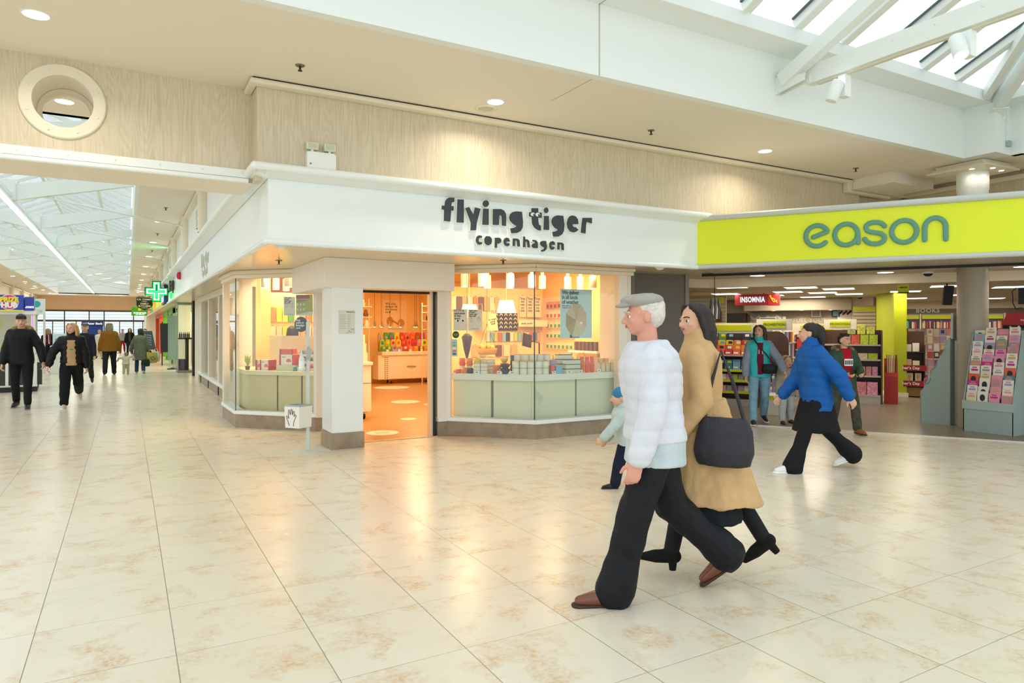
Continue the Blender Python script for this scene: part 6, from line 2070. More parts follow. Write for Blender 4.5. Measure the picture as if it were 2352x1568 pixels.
for k, (x, lb) in enumerate(((5.93, 'cream tote bag with script print beside the lamp shades'), (5.80, 'plain cream tote bag behind the lamp shade'))):
 o = hang('tote_bag', lb, 'bag', 'tote bags', x, 1.80, 0.24 if k == 0 else 0.2, 0.32, mat('tote_cream', 'ecd8a0', 0.85, bump=0.2), 0.03, PYW - 0.35 + 0.25 * k, 'taper')
 MB().tube([(-0.05, -0.02, 0), (-0.04, -0.02, 0.18), (0.04, -0.02, 0.18), (0.05, -0.02, 0)], 0.007, 6).build('strap', mat('tote_cream', 'ecd8a0', 0.85), o)
 if k == 0:
  lettering('so much\ngood\nstuff', 0.05, m_black, o, (0, -0.034, -0.15), roll=0.15)
for k in range(9):
 c = ['cream', 'brown', 'tan', 'cream', 'orange', 'brown', 'tan', 'cream', 'tan'][k]
 hang('hung_sleeve', c + ' sleeve hung high on the goods wall, ' + NTH[k] + ' from left', 'sleeve', 'hung sleeves', 5.30 + 0.115 * k, 2.12, 0.10, 0.26, c)
for k in range(14):
 c = ['cream', 'sky', 'lime', 'coral', 'sky', 'navy', 'cream', 'lime', 'sky', 'yellow', 'white', 'coral', 'blue', 'tan'][k]
 hang('stationery_pack', c + ' stationery pack on the middle rail of the goods wall, ' + NTH[k] + ' from left', 'pack', 'stationery packs', 6.02 + 0.088 * k, 1.44, 0.075, 0.17, c)
for k in range(6):
 c = ['tan', 'grey', 'cream', 'brown', 'cream', 'tan'][k]
 hang('hung_pouch', c + ' pouch low on the goods wall, ' + NTH[k] + ' from left', 'pouch', 'hung pouches', 5.75 + 0.17 * k, 1.20, 0.13, 0.22, c)
t = thing('shelf_sign', 'long cream shelf sign across the goods wall under the hangings', 'sign', (6.95, 11.45, 1.62))
MB().box(-0.33, 0.33, -0.012, 0.0, -0.065, 0.065).build('card', mat('sign_cream', 'f4e3bc', 0.6), t)
MB().box(-0.30, 0.30, 0.0, 0.15, -0.01, 0.01).build('bracket', m_steel, t)
lettering('paper goods', 0.05, m_black, t, (-0.15, -0.015, 0.0))
t = thing('umbrella', 'closed dark umbrella hanging point down behind the window stickers', 'umbrella', (4.62, 9.6, 1.44))
MB().lathe([(0.006, -0.42), (0.05, -0.25), (0.085, -0.05), (0.03, 0.0)], (0, 0, 0), 14).build('canopy', mat('umbrella_dark', '40362c', 0.6), t)
MB().tube([(0, 0, 0), (0, 0, 0.12), (0.03, 0, 0.15), (0.05, 0, 0.12)], 0.008, 8).build('handle', cm('tan'), t)
MB().tube([(0, 0, 0.12), (0, 0, 1.30)], 0.003, 6).build('cord', m_black, t)
t = thing('lemon_basket', 'wire basket heaped with yellow packets behind the mugs', 'basket', (5.05, 9.75, 1.10))
MB().lathe([(0.14, 0), (0.17, 0.10), (0.165, 0.10), (0.13, 0.01)], (0, 0, 0), 18).build('basket', mat('basket_gold', 'c99a2e', 0.5), t)
for k in range(7):
 MB().ellipsoid((0.09 * cos(k * 0.9), 0.09 * sin(k * 0.9), 0.11 + 0.02 * (k % 2)), (0.05, 0.04, 0.045), 8).build('packet', cm('yellow'), t)
for k in range(3):
 a = 2 * pi * k / 3
 MB().tube([(0.16 * cos(a), 0.16 * sin(a), 0.10), (0, 0, 0.5), (0, 0, 1.64)], 0.003, 5).build('cord', m_black, t)
t = thing('tablet_screen', 'dark tilted tablet screen on an arm above the tins', 'screen', (5.80, 9.75, 1.32))
o2 = MB().box(-0.085, 0.085, -0.012, 0.012, -0.11, 0.11).build('screen', m_black, t)
o2.rotation_euler = (RAD(-15), RAD(14), 0)
o3 = MB().box(-0.065, 0.065, -0.014, -0.011, -0.085, 0.085).build('display', mat('tablet_brown', '4a352a', 0.2), o2)
MB().tube([(0.05, 0.02, 0), (0.3, 0.1, -0.05), (0.32, 0.12, -1.31)], 0.012, 8).build('arm', m_black, t)
m_shade = mat('lamp_shade', 'f6e6a8', 0.7, emit='ffe39a', estr=1.1)
for k, (x, z, r, lb) in enumerate(((4.43, 1.72, 0.10, 'small cream lamp shade partly hidden by the camera notice'), (4.86, 1.70, 0.155, 'cream lamp shade behind the two window notices'), (5.545, 1.78, 0.165, 'large cream lamp shade in the middle of the right window'))):
 t = thing('pendant_lamp', lb, 'lamp', (x, 10.0, z), 0, 'cream lamp shades')
 MB().lathe([(r, 0), (r * 0.70, 0.21 if k else 0.15), (r * 0.69, 0.21 if k else 0.15), (r * 0.99, 0)], (0, 0, 0), 28, cap=False).build('shade', m_shade, t)
 MB().tube([(0, 0, 0.1), (0, 0, 2.74 - z)], 0.004, 6).build('cord', cm('cream'), t)
 MB().ellipsoid((0, 0, 0.08), (0.03, 0.03, 0.04), 8).build('bulb', glow('bulb_warm', 'ffdf90', 4), t)
 MB().lathe([(r * 0.70, 0.205 if k else 0.145), (0.01, 0.205 if k else 0.145)], (0, 0, 0), 28, cap=False).build('top_ring', m_shade, t)
# packets on the right-hand wall
for r_, (z, c, nm) in enumerate(((2.05, 'orange', 'orange'), (1.86, 'red', 'red labelled'), (1.66, 'green', 'green labelled'), (1.46, 'green', 'green labelled'), (1.25, 'green', 'green labelled'))):
 for k in range(7):
  y = 11.52 - 0.145 * k
  o = thing('hook_packet', nm + ' packet on the orange side wall, ' + NTH[r_] + ' row down, ' + NTH[k] + ' from left', 'packet', (7.295 + 0.0304 * (y - 8.66), y, z), 0, 'packets on the side wall')
  MB().box(-0.05, -0.01, -0.045, 0.045, -0.13, 0.0).build('packet', mat('packet_cream', 'f3ddb0', 0.6) if r_ else cm('orange'), o, bevel=0.003)
  MB().box(-0.052, -0.05, -0.038, 0.038, -0.12, -0.055).build('label', cm(c) if r_ else cm('brown'), o)
  MB().tube([(0, 0, -0.012), (-0.07, 0, -0.008)], 0.004, 5).build('hook', m_steel, o)
for k in range(6):
 o = item_box('brown_jar', 'brown jar on the side shelf below the poster, ' + NTH[k] + ' from left', 'jar', 'jars below the poster', 'brown', (0.06, 0.06, 0.16), (7.22, 10.35 - 0.12 * k, 1.12))
t = thing('wall_shelf', 'thin shelf carrying brown jars on the orange side wall', 'shelf', (7.21, 10.05, 1.10))
MB().box(-0.08, 0.09, -0.45, 0.45, -0.02, 0.018).build('board', m_white, t)
MB().box(0.0, 0.09, -0.35, -0.33, -0.1, -0.02).build('bracket', m_steel, t)

# poster in the right window
t = thing('window_poster', 'pale blue window poster of a person behind a tan umbrella', 'poster', (5.59, 8.02, 1.725))
MB().box(-0.272, 0.272, 0.0, 0.004, -0.345, 0.345).build('sheet', mat('poster_blue', 'bcd9d6', 0.5), t)
MB().box(-0.275, 0.275, -0.006, 0.008, 0.335, 0.352).build('hanger_bar', mat('bar_lilac', 'c9c6dc', 0.4), t)
lettering('We deliver\nin all kinds\nof weather', 0.080, mat('poster_ink', '2c4440', 0.6), t, (-0.245, -0.002, 0.235), align='LEFT', xs=0.84, offset=0.0012, spacing=0.96)
lettering('Shop online at', 0.026, mat('poster_ink', '2c4440', 0.6), t, (-0.245, -0.002, 0.115), align='LEFT')
lettering('flyingtiger.com', 0.026, mat('poster_red', 'c2607a', 0.6), t, (-0.245, -0.002, 0.088), align='LEFT')
cx_, cz_ = 0.0, -0.09
uc = ['c6ab8a', 'b9a468', 'c4b48c', 'a98d5c', 'b49c60', 'cfc199', 'd3c4a4', 'd2b090']
for k in range(8):
 a0, a1 = RAD(45 * k + 22.5), RAD(45 * k + 67.5)
 MB().slab([(0, 0), (0.192 * cos(a0), 0.25 * sin(a0)), (0.192 * cos(a1), 0.25 * sin(a1))], (cx_, -0.0015 - 0.0002, cz_), (1, 0, 0), (0, 0, 1), (0, -1, 0), 0.001).build('umbrella_print', mat('umb_%d' % k, uc[k], 0.6), t)
MB().slab([(-0.11, -0.345), (-0.07, -0.345), (-0.06, -0.31), (-0.11, -0.29)], (0, -0.0015, 0), (1, 0, 0), (0, 0, 1), (0, -1, 0), 0.0008).build('figure_print', cm('navy'), t)
MB().slab([(-0.075, -0.345), (0.055, -0.345), (0.055, -0.315), (-0.06, -0.305)], (0, -0.0015, 0), (1, 0, 0), (0, 0, 1), (0, -1, 0), 0.0009).build('jeans_print', mat('denim_print', '6f9cc4', 0.6), t)
MB().slab([(0.06, -0.14), (0.105, -0.15), (0.108, -0.115), (0.065, -0.108)], (0, -0.003, 0), (1, 0, 0), (0, 0, 1), (0, -1, 0), 0.0008).build('tag_print', m_white, t)
for x in (-0.25, 0.25):
 MB().tube([(x, 0.0, 0.345), (x, 0.0, 0.66)], 0.002, 5).build('cord', m_steel, t)

# notices stuck inside the right window (diagonal pane runs at -45 degrees)
GA = math.atan2(7.95 - 8.84, 4.868 - 3.99)

def on_glass(name, label, cat, x, y, z, ang=GA):
 return thing(name, label, cat, (x, y, z), ang)

def figure_icon(parent, x, z, s, m_, y):
 b = MB()
 b.tube([(x + 0.2 * s * cos(2 * pi * k / 12), y, z + 0.75 * s + 0.2 * s * sin(2 * pi * k / 12)) for k in range(12)], 0.02 * s, 5, closed=True)
 b.tube([(x - 0.3 * s, y, z), (x - 0.38 * s, y, z + 0.45 * s), (x, y, z + 0.55 * s), (x + 0.38 * s, y, z + 0.45 * s), (x + 0.3 * s, y, z), (x + 0.2 * s, y, z - 0.4 * s), (x - 0.2 * s, y, z - 0.4 * s)], 0.02 * s, 5, closed=True)
 b.build('figure_print', m_, parent)

m_notice = mat('notice_cream', 'd9d6c6', 0.6)
t = on_glass('notice', 'camera notice with two round eyes on the right window', 'notice', 4.115, 8.765, 1.64)
MB().box(-0.105, 0.105, 0.0, 0.003, -0.15, 0.15).build('sheet', m_notice, t)
lettering('CCTV in\noperation\nin this\nstore', 0.043, m_black, t, (-0.092, -0.002, 0.075), align='LEFT', xs=0.95)
for s in (-0.045, 0.03):
 MB().ellipsoid((s, -0.002, -0.01), (0.032, 0.002, 0.02), 14).build('eye_print', m_white, t)
 MB().ellipsoid((s + 0.008, -0.004, -0.012), (0.014, 0.002, 0.015), 12).build('pupil_print', m_black, t)
t = on_glass('notice', 'distance keeping notice with two outlined figures on the right window', 'notice', 4.27, 8.61, 1.635)
MB().box(-0.105, 0.105, 0.0, 0.003, -0.15, 0.15).build('sheet', m_notice, t)
lettering('Take care\nof each\nother and\nour staff', 0.030, m_black, t, (-0.09, -0.002, 0.095), align='LEFT')
for x in (-0.055, 0.055):
 figure_icon(t, x, 0.0, 0.05, m_black, -0.002)
MB().box(-0.06, 0.06, -0.002, 0.0, -0.125, -0.118).build('line_print', cm('grey'), t)
t = on_glass('round_sticker', 'dark green round sticker on the left edge of the right window', 'sticker', 4.06, 8.80, 1.43)
o2 = MB().lathe([(0.05, 0), (0.05, 0.003)], (0, 0, 0), 28).build('disc', mat('sticker_forest', '17403a', 0.5), t)
o2.rotation_euler = (RAD(90), 0, 0)
lettering('WE ARE\nOPEN', 0.022, mat('sticker_lime', '9cc46a', 0.5), t, (0, -0.004, 0.0))
t = on_glass('payment_strip', 'teal strip sticker with payment card marks, under the round sticker', 'sticker', 4.045, 8.815, 1.245)
MB().box(-0.042, 0.042, 0.0, 0.003, -0.12, 0.12).build('strip', mat('strip_teal', 'a9cfc9', 0.5), t)
for k, c in enumerate(('sky', 'grey', 'white', 'coral', 'blue')):
 MB().box(-0.025, 0.025, -0.002, 0.0, 0.06 - 0.04 * k, 0.085 - 0.04 * k).build('card_mark', cm(c), t)

# ------------------------------------------------------------ left window: counter, notices, goods
t = thing('display_counter', 'cream display counter behind the left shop window', 'counter', (0, 0, 0))
innL = [(1.56, 12.5), (1.585, 11.30), (2.52, 10.33)]
b = MB()
run(b, innL, 0.03, 0.66, 0.80, 0.86)
b.build('top', mat('counter_cream', 'e6dcb4', 0.4), t)
for p, q in (((1.56, 12.5), (1.585, 11.33)), ((1.60, 11.28), (1.96, 10.91)), ((1.98, 10.89), (2.26, 10.60)), ((2.28, 10.58), (2.52, 10.33))):
 b = MB()
 run(b, [p, q], 0.08, 0.11, 0.0, 0.80)
 b.build('front_panel', mat('counter_panel_left', 'd2c592', 0.4), t)
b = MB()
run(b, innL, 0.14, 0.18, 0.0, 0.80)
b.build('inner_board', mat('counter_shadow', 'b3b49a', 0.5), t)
b = MB()
run(b, innL, 0.62, 0.66, 0.86, 1.40)
b.build('back_board', mat('counter_back', 'f0d4a2', 0.6), t)
CL = 0.861
LA = math.atan2(10.33 - 11.30, 2.52 - 1.585)

def lpos(u_, off_):
 """along the diagonal of the left window counter, off_ metres behind the glass line"""
 d = Vector((2.52 - 1.585, 10.33 - 11.30)).normalized()
 nn = Vector((-d.y, d.x))
 return (1.585 + d.x * u_ + nn.x * off_, 11.30 + d.y * u_ + nn.y * off_)

def toybox(u_, off_, z, sz, lb, rz=0.0, c='white'):
 x, y = lpos(u_, off_)
 o = item_box('toy_box', lb, 'box', 'red and white boxes', mat('toybox_cream', 'ece2cc', 0.5) if c == 'white' else c, sz, (x, y, z), LA + rz)
 MB().box(-sz[0] / 2 - 0.001, -sz[0] / 2 + 0.03, -sz[1] / 2 - 0.001, sz[1] / 2, 0.0, sz[2] - 0.002).build('red_end', cm('red'), o)
 MB().box(sz[0] / 2 - 0.02, sz[0] / 2 + 0.001, -sz[1] / 2 - 0.001, sz[1] / 2, 0.0, sz[2] - 0.002).build('red_end', cm('red'), o)
 b = MB()
 b.slab([(0.045 * cos(RAD(a)), 0.05 * sin(RAD(a))) for a in range(0, 181, 15)], (sz[0] * 0.18, -sz[1] / 2 - 0.0015, sz[2] * 0.3), (1, 0, 0), (0, 0, 1), (0, -1, 0), 0.001)
 b.build('oven_print', cm('coral'), o)
 MB().box(-sz[0] * 0.32, -sz[0] * 0.05, -sz[1] / 2 - 0.0015, -sz[1] / 2, sz[2] * 0.72, sz[2] * 0.8).build('title_print', cm('grey'), o)
 return o

toybox(0.06, 0.32, CL, (0.10, 0.14, 0.16), 'leftmost red and white box on the left window counter', 0.3)
toybox(0.24, 0.28, CL, (0.20, 0.15, 0.165), 'red and white box with an oven picture, front left', -0.2)
toybox(0.42, 0.44, CL, (0.12, 0.14, 0.22), 'red and white box standing behind the front boxes', 0.4)
x, y = lpos(0.62, 0.30)
o = item_box('riser_block', 'pale green riser block under the oven boxes', 'riser', None, mat('riser_green', 'ccd2b0', 0.5), (0.34, 0.22, 0.085), (x, y, CL), LA)
toybox(0.62, 0.29, CL + 0.0865, (0.25, 0.16, 0.165), 'large white box with a red oven picture on the green riser')
toybox(0.60, 0.29, CL + 0.253, (0.22, 0.14, 0.085), 'red box with white edge lying on top of the oven box', 0.15, 'coral')
rng = random.Random(17)
ACC = ['red', 'yellow', 'green', 'pink', 'orange', 'brown', 'teal', 'lilac', 'coral', 'lime']
tt = thing('toy_tray', 'clear two tier tray full of small bright toys in the left window', 'tray', (*lpos(0.98, 0.36), CL), LA)
for z in (0.0, 0.11, 0.22):
 MB().box(-0.16, 0.16, -0.1, 0.1, z, z + 0.008).build('tier', mat('tray_clear', 'e6d3c0', 0.3), tt)
 MB().box(-0.16, 0.16, -0.10, -0.096, z + 0.008, z + 0.04).build('lip', mat('tray_clear', 'e6d3c0', 0.3), tt)
for x in (-0.16, 0.155):
 MB().box(x, x + 0.005, -0.1, 0.1, 0, 0.26).build('side', mat('tray_clear', 'e6d3c0', 0.3), tt)
k = 0
for z in (0.009, 0.119, 0.229):
 for q in range(6):
  c = ACC[(k * 3 + q) % 10]
  p = LP(lpos(0.98, 0.36), LA, -0.125 + 0.05 * q, -0.055)
  o = MB().ellipsoid((0, 0, 0.034), (0.024, 0.026, 0.034), 10).build('small_toy', cm(c), loc=(p[0], p[1], CL + z), rz=LA)
  MB().ellipsoid((0, -0.004, 0.072), (0.016, 0.016, 0.016), 8).build('head', cm(ACC[(k + q + 4) % 10]), o)
  tag(o, 'small ' + c + ' toy in the clear tray, ' + ['bottom', 'middle', 'top'][k] + ' tier, ' + NTH[q] + ' from left', 'toy', 'small toys in the tray')
 k += 1
x, y = lpos(1.12, 0.22)
for k, (dx, c) in enumerate(((0.0, 'teal'), (0.07, 'mint'), (0.14, 'pink'))):
 p = LP((x, y), LA, dx - 0.3, -0.06)
 item_box('small_box', c + ' small box at the front of the left window counter, right side', 'box', 'small boxes in the left window', c, (0.055, 0.04, 0.06), (p[0], p[1], CL), LA)
SHB = lpos(1.28, 0.42)
t = thing('cube_shelf', 'pale cube shelf with books and a globe at the right of the left window', 'shelf', (SHB[0], SHB[1], 0.0), LA)
for z in (0.882, 1.02, 1.17, 1.40):
 MB().box(-0.14, 0.14, -0.10, 0.10, z - 0.02, z).build('shelf', mat('cube_cream', 'ead8ae', 0.5), t)
for x in (-0.145, 0.135):
 MB().box(x, x + 0.01, -0.10, 0.10, 0.862, 1.40).build('side', mat('cube_cream', 'ead8ae', 0.5), t)
for (dx, z, w, h, c, lb) in ((-0.06, 1.171, 0.12, 0.2, 'lime', 'lime green book facing out on the cube shelf'), (0.075, 1.171, 0.11, 0.2, 'green', 'bright green book facing out on the cube shelf'), (0.0, 1.021, 0.15, 0.12, 'red', 'red framed picture on the middle of the cube shelf'), (0.07, 0.883, 0.09, 0.11, 'navy', 'navy box on the lowest level of the cube shelf'), (-0.08, 1.401, 0.07, 0.24, 'black', 'black book with a yellow fruit on top of the cube shelf')):
 p = LP(SHB, LA, dx, -0.06)
 o = item_box('display_book', lb, 'book', 'display books', c, (w, 0.02, h), (p[0], p[1], z), LA)
 MB().box(-w * 0.3, w * 0.3, -0.012, -0.01, h * 0.3, h * 0.7).build('cover_print', cm({'lime': 'green', 'green': 'lime', 'red': 'cream', 'navy': 'sky', 'black': 'yellow'}[c]), o)
p = LP(SHB, LA, 0.06, 0.0)
o = tag(lathe_item('globe', 'dark green globe on top of the cube shelf', 'globe', None, [(0.05, 0), (0.05, 0.012), (0.01, 0.02), (0.01, 0.03)], 'black', (p[0], p[1], 1.401)), None)
MB().ellipsoid((0, 0, 0.125), (0.095, 0.095, 0.095), 18).build('ball', mat('globe_green', '2c4a3c', 0.4, vary=0.6, vscale=14), o)
t = thing('plant', 'small potted plant with yellow leaves at the left end of the left window', 'plant', (*lpos(-0.10, 0.22), CL))
MB().lathe([(0.03, 0), (0.04, 0.06)], (0, 0, 0), 12).build('pot', cm('brown'), t)
b = MB()
for k in range(16):
 a = k * 2.4
 b.tube([(0, 0, 0.05), (0.03 * cos(a), 0.03 * sin(a), 0.12 + 0.006 * k), (0.055 * cos(a), 0.055 * sin(a), 0.14 + 0.007 * k)], [0.003, 0.010, 0.003], 5)
b.build('leaves', mat('leaf_lime', 'b2c03a', 0.6), t)
# goods wall further back in the left window
b = MB()
b.box(2.06, 3.4, 13.4, 13.46, 0.008, 2.2)
b.box(2.06, 2.32, 13.2, 13.40, 0.008, 2.6)
struct('wall_left_partition', b, mat('partition_cream', 'f3d496', 0.7))
for k in range(18):
 c = ['orange', 'yellow', 'lime', 'green', 'cream', 'tan'][k % 6] if k < 9 else ['cream', 'white', 'tan', 'cream', 'beige', 'lime'][k % 6]
 r_, q = (0, k) if k < 9 else (1, k - 9)
 hang('hung_pack', c + ' pack on the goods wall of the left window, ' + ('upper' if r_ == 0 else 'lower') + ' row, ' + NTH[q] + ' from left', 'pack', 'packs in the left window', 2.39 + 0.11 * q, 1.92 - 0.36 * r_, 0.095, 0.28, c, 0.03, 13.38)
DP = math.atan2(10.17 - 11.20, 2.42 - 1.45)
t = on_glass('notice', 'cream distance keeping notice inside the left shop window', 'notice', 2.135, 10.605, 1.855, DP)
MB().box(-0.10, 0.10, 0.0, 0.003, -0.14, 0.14).build('sheet', m_notice, t)
lettering('Take care\nof each\nother and\nour staff', 0.030, m_black, t, (-0.088, -0.002, 0.09), align='LEFT')
for x in (-0.05, 0.055):
 figure_icon(t, x, 0.0, 0.05, m_black, -0.002)
MB().box(-0.055, 0.065, -0.002, 0.0, -0.125, -0.118).build('line_print', cm('grey'), t)
t = on_glass('notice', 'olive green health notice with a red heading inside the left window', 'notice', 2.315, 10.42, 1.87, DP)
MB().box(-0.145, 0.145, 0.0, 0.003, -0.155, 0.155).build('sheet', mat('notice_olive', 'a8a018', 0.5), t)
MB().box(-0.14, 0.09, -0.003, 0.0, 0.095, 0.15).build('heading', mat('notice_red', '8c1c28', 0.5), t)
b = MB()
b.slab([(-0.145, -0.155), (0.145, -0.155), (0.145, -0.105), (0.09, -0.098), (0.02, -0.115), (-0.145, -0.145)], (0, -0.001, 0), (1, 0, 0), (0, 0, 1), (0, -1, 0), 0.001)
b.build('wave_print', cm('mint'), t)
for r_ in range(2):
 for q in range(3):
  MB().ellipsoid((-0.115 + 0.055 * q, -0.002, 0.01 - 0.075 * r_), (0.018, 0.002, 0.018), 12).build('icon_print', cm('mint'), t)
for z, w in ((0.075, 0.16), (0.062, 0.18), (0.05, 0.1)):
 MB().box(-0.135, -0.135 + w, -0.002, 0.0, z - 0.003, z + 0.003).build('text_line', mat('notice_ink', '5c5a20', 0.6), t)
t = on_glass('round_sign', 'round black web shop sign hanging in the left window', 'sign', 2.275, 10.45, 1.58, DP)
o2 = MB().lathe([(0.115, 0), (0.115, 0.006)], (0, 0, 0), 36).build('disc', m_black, t)
o2.rotation_euler = (RAD(90), 0, 0)
lettering('Shop\nonline at\nflyingtiger\n.com', 0.046, m_white, t, (-0.088, -0.008, 0.005), align='LEFT', xs=0.85, offset=0.0008)

# ------------------------------------------------------------ inside the doorway
m_cab = mat('cabinet_white', 'efe6d6', 0.45)

def caster(parent, x, y):
 MB().box(x - 0.03, x + 0.03, y - 0.03, y + 0.03, 0.10, 0.125).build('caster_plate', m_steel, parent)
 b = MB()
 b.lathe([(0.03, -0.014), (0.045, -0.012), (0.045, 0.012), (0.03, 0.014)], (0, 0, 0), 18)
 o = b.build('caster_wheel', m_black, parent, loc=(x, y, 0.045))
 o.rotation_euler = (0, RAD(90), 0)
 MB().box(x - 0.022, x - 0.016, y - 0.02, y + 0.02, 0.04, 0.105).build('caster_fork', m_steel, parent)

t = thing('cabinet', 'white wheeled cabinet with gift boxes on top, left inside the doorway', 'cabinet', (3.28, 11.35, 0.008))
MB().box(-0.38, 0.27, -0.30, 0.30, 0.125, 0.90).build('body', m_cab, t, bevel=0.006)
MB().box(-0.40, 0.29, -0.33, 0.33, 0.90, 0.955).build('top', m_cab, t, bevel=0.006)
b = MB()
for k in range(12):
 b.box(0.272, 0.276, -0.27, -0.22, 0.16 + 0.06 * k, 0.19 + 0.06 * k)
b.build('slot_strip', mat('slot_grey', '8a7c68', 0.5), t)
MB().box(-0.37, 0.27, -0.305, -0.30, 0.60, 0.605).build('drawer_gap', m_dark, t)
for x in (-0.30, 0.17):
 for y in (-0.22, 0.22):
  caster(t, x, y)
for r_ in range(3):
 for q in range(4 - r_):
  item_box('gift_tin', 'pale pink gift tin on the left doorway cabinet, ' + ['bottom', 'middle', 'top'][r_] + ' row, ' + NTH[q] + ' from right', 'tin', 'pale gift tins', mat('tin_pink', 'ecd3bc', 0.5), (0.125, 0.12, 0.15), (3.46 - 0.14 * q, 11.22 + 0.07 * r_, 0.9635 + 0.1515 * r_))
item_box('gift_tin', 'pale pink box with a dark figure, above the gift tins', 'tin', 'pale gift tins', mat('tin_pink', 'ecd3bc', 0.5), (0.14, 0.12, 0.16), (3.38, 11.36, 0.9635 + 0.4545))
item_box('yellow_cloth', 'yellow folded cloth on top of the pale pink boxes', 'cloth', None, 'yellow', (0.16, 0.12, 0.05), (3.36, 11.36, 0.9635 + 0.6165))
# wall shelving seen on the left, deep inside
t = thing('wall_shelf', 'shelves of pale toys deep at the left of the doorway', 'shelf', (5.35, 17.4, 0.008))
for z in (1.55, 1.82, 2.09):
 MB().box(-0.35, 0.22, -0.12, 0.12, z - 0.02, z).build('board', m_cab, t)
for x in (-0.35, 0.20):
 MB().box(x, x + 0.02, 0.10, 0.12, 0, 2.3).build('upright', m_cab, t)
for k, (dx, z, c) in enumerate(((-0.05, 1.551, 'brown'), (0.10, 1.551, 'cream'), (-0.08, 1.821, 'black'), (0.08, 1.821, 'brown'), (0.0, 2.091, 'cream'))):
 lathe_item('figurine', c + ' figurine on the deep left shelves, ' + ['lowest level left', 'lowest level right', 'middle level left', 'middle level right', 'top level'][k], 'figurine', 'figurines', [(0.05, 0), (0.07, 0.06), (0.04, 0.12), (0.05, 0.15), (0.02, 0.19)], c, (5.35 + dx, 17.36, z + 0.009))
t = thing('wall_shelf', 'shelves of pale bottles deep at the right of the doorway', 'shelf', (7.05, 17.0, 0.008))
for z in (1.50, 1.72, 1.95, 2.12):
 MB().box(-0.16, 0.22, -0.12, 0.12, z - 0.02, z).build('board', m_cab, t)
for x in (-0.16, 0.20):
 MB().box(x, x + 0.02, 0.10, 0.12, 0, 2.2).build('upright', m_cab, t)
for k, (dx, z, c) in enumerate(((-0.06, 1.721, 'black'), (0.04, 1.721, 'brown'), (-0.05, 1.951, 'tan'), (0.05, 1.501, 'cream'))):
 lathe_item('jar', c + ' jar on the deep right shelves, ' + ['second level left', 'second level right', 'third level', 'lowest level'][k], 'jar', 'jars deep in the shop', [(0.03, 0), (0.035, 0.01), (0.035, 0.1), (0.02, 0.12), (0.02, 0.14)], c, (7.05 + dx, 16.96, z + 0.009))
# back cabinet
t = thing('cabinet', 'long white double door cabinet on casters at the back of the shop', 'cabinet', (6.72, 18.05, 0.008))
MB().box(-0.80, 0.82, -0.22, 0.28, 0.125, 0.78).build('body', m_cab, t, bevel=0.005)
MB().box(-0.70, 0.82, -0.26, 0.28, 0.78, 0.88).build('top', m_cab, t, bevel=0.005)
for x0, x1 in ((-0.50, 0.14), (0.15, 0.80)):
 MB().box(x0, x1, -0.232, -0.22, 0.14, 0.77).build('door', m_cab, t)
o2 = MB().box(0.02, 0.27, -0.25, -0.232, 0.45, 0.48).build('latch', m_steel, t)
b = MB()
for k in range(11):
 b.box(-0.62, -0.59, -0.226, -0.22, 0.16 + 0.055 * k, 0.185 + 0.055 * k)
 b.box(-0.56, -0.53, -0.226, -0.22, 0.16 + 0.055 * k, 0.185 + 0.055 * k)
b.build('slot_strip', mat('slot_grey', '8a7c68', 0.5), t)
for x in (-0.40, 0.62):
 caster(t, x, -0.12)
 caster(t, x, 0.18)
rng = random.Random(13)
rowcols = [['green', 'green', 'lilac', 'lilac', 'red', 'coral', 'orange', 'brown', 'orange'], ['lime', 'lime', 'tan', 'yellow', 'red', 'coral', 'red', 'rose', 'yellow'], ['tan', 'green', 'teal', 'yellow', 'red', 'coral', 'coral', 'red', 'magenta']]
for r_ in range(3):
 for q in range(9):
  c = rowcols[r_][q]
  x = 6.10 + 0.155 * q
  y = 18.20 - 0.13 * (2 - r_)
  z = 0.889
  w, h = 0.14, 0.14 + 0.19 * r_
  o = thing('toy_bag', c + ' toy bag on the back cabinet, ' + ['front', 'middle', 'back'][r_] + ' row, ' + NTH[q] + ' from left', 'toy', (x, y, z), 0, 'toy bags on the back cabinet')
  b = MB()
  b.slab([(-w / 2, 0), (w / 2, 0), (w * 0.52, h * 0.8), (w * 0.35, h), (-w * 0.35, h), (-w * 0.52, h * 0.8)], (0, 0, 0), (1, 0, 0), (0, 0, 1), (0, -1, 0), 0.06)
  b.build('bag', cm(c), o)
  c2 = rowcols[(r_ + 1) % 3][(q + 2) % 9]
  MB().ellipsoid((0, -0.06, h * 0.72), (w * 0.3, 0.006, min(0.05, h * 0.28)), 10).build('picture', cm(c2 if c2 != c else 'cream'), o)
for q in range(4):
 item_box('price_card', ['leftmost', 'second', 'third', 'rightmost'][q] + ' white price card on the edge of the back cabinet', 'price card', 'price cards at the back', 'white', (0.075, 0.006, 0.06), (6.18 + 0.33 * q, 17.815, 0.889))
# pendant lamps in the depth
for k, (x, y) in enumerate(((5.22, 16.0), (5.46, 16.2), (5.75, 16.4), (5.95, 16.2), (6.25, 16.0), (6.38, 16.2))):
 t = thing('pendant_lamp', NTH[k] + ' small pendant lamp from the left, deep in the gift shop doorway', 'lamp', (x, y, 1.56), 0, 'small pendant lamps')
 MB().lathe([(0.075, 0), (0.03, 0.06), (0.015, 0.13), (0.012, 0.15)], (0, 0, 0), 16, cap=False).build('shade', mat('pendant_bronze', '9a8058', 0.4), t)
 MB().tube([(0, 0, 0.14), (0, 0, 1.18)], 0.004, 5).build('cord', m_black, t)
 MB().ellipsoid((0, 0, 0.01), (0.045, 0.045, 0.02), 10).build('bulb', glow('bulb_warm', 'ffdf90', 4), t)
t = thing('wall_poster', 'large cream poster of a dumbbell shape on the back wall', 'poster', (6.85, 19.09, 1.85))
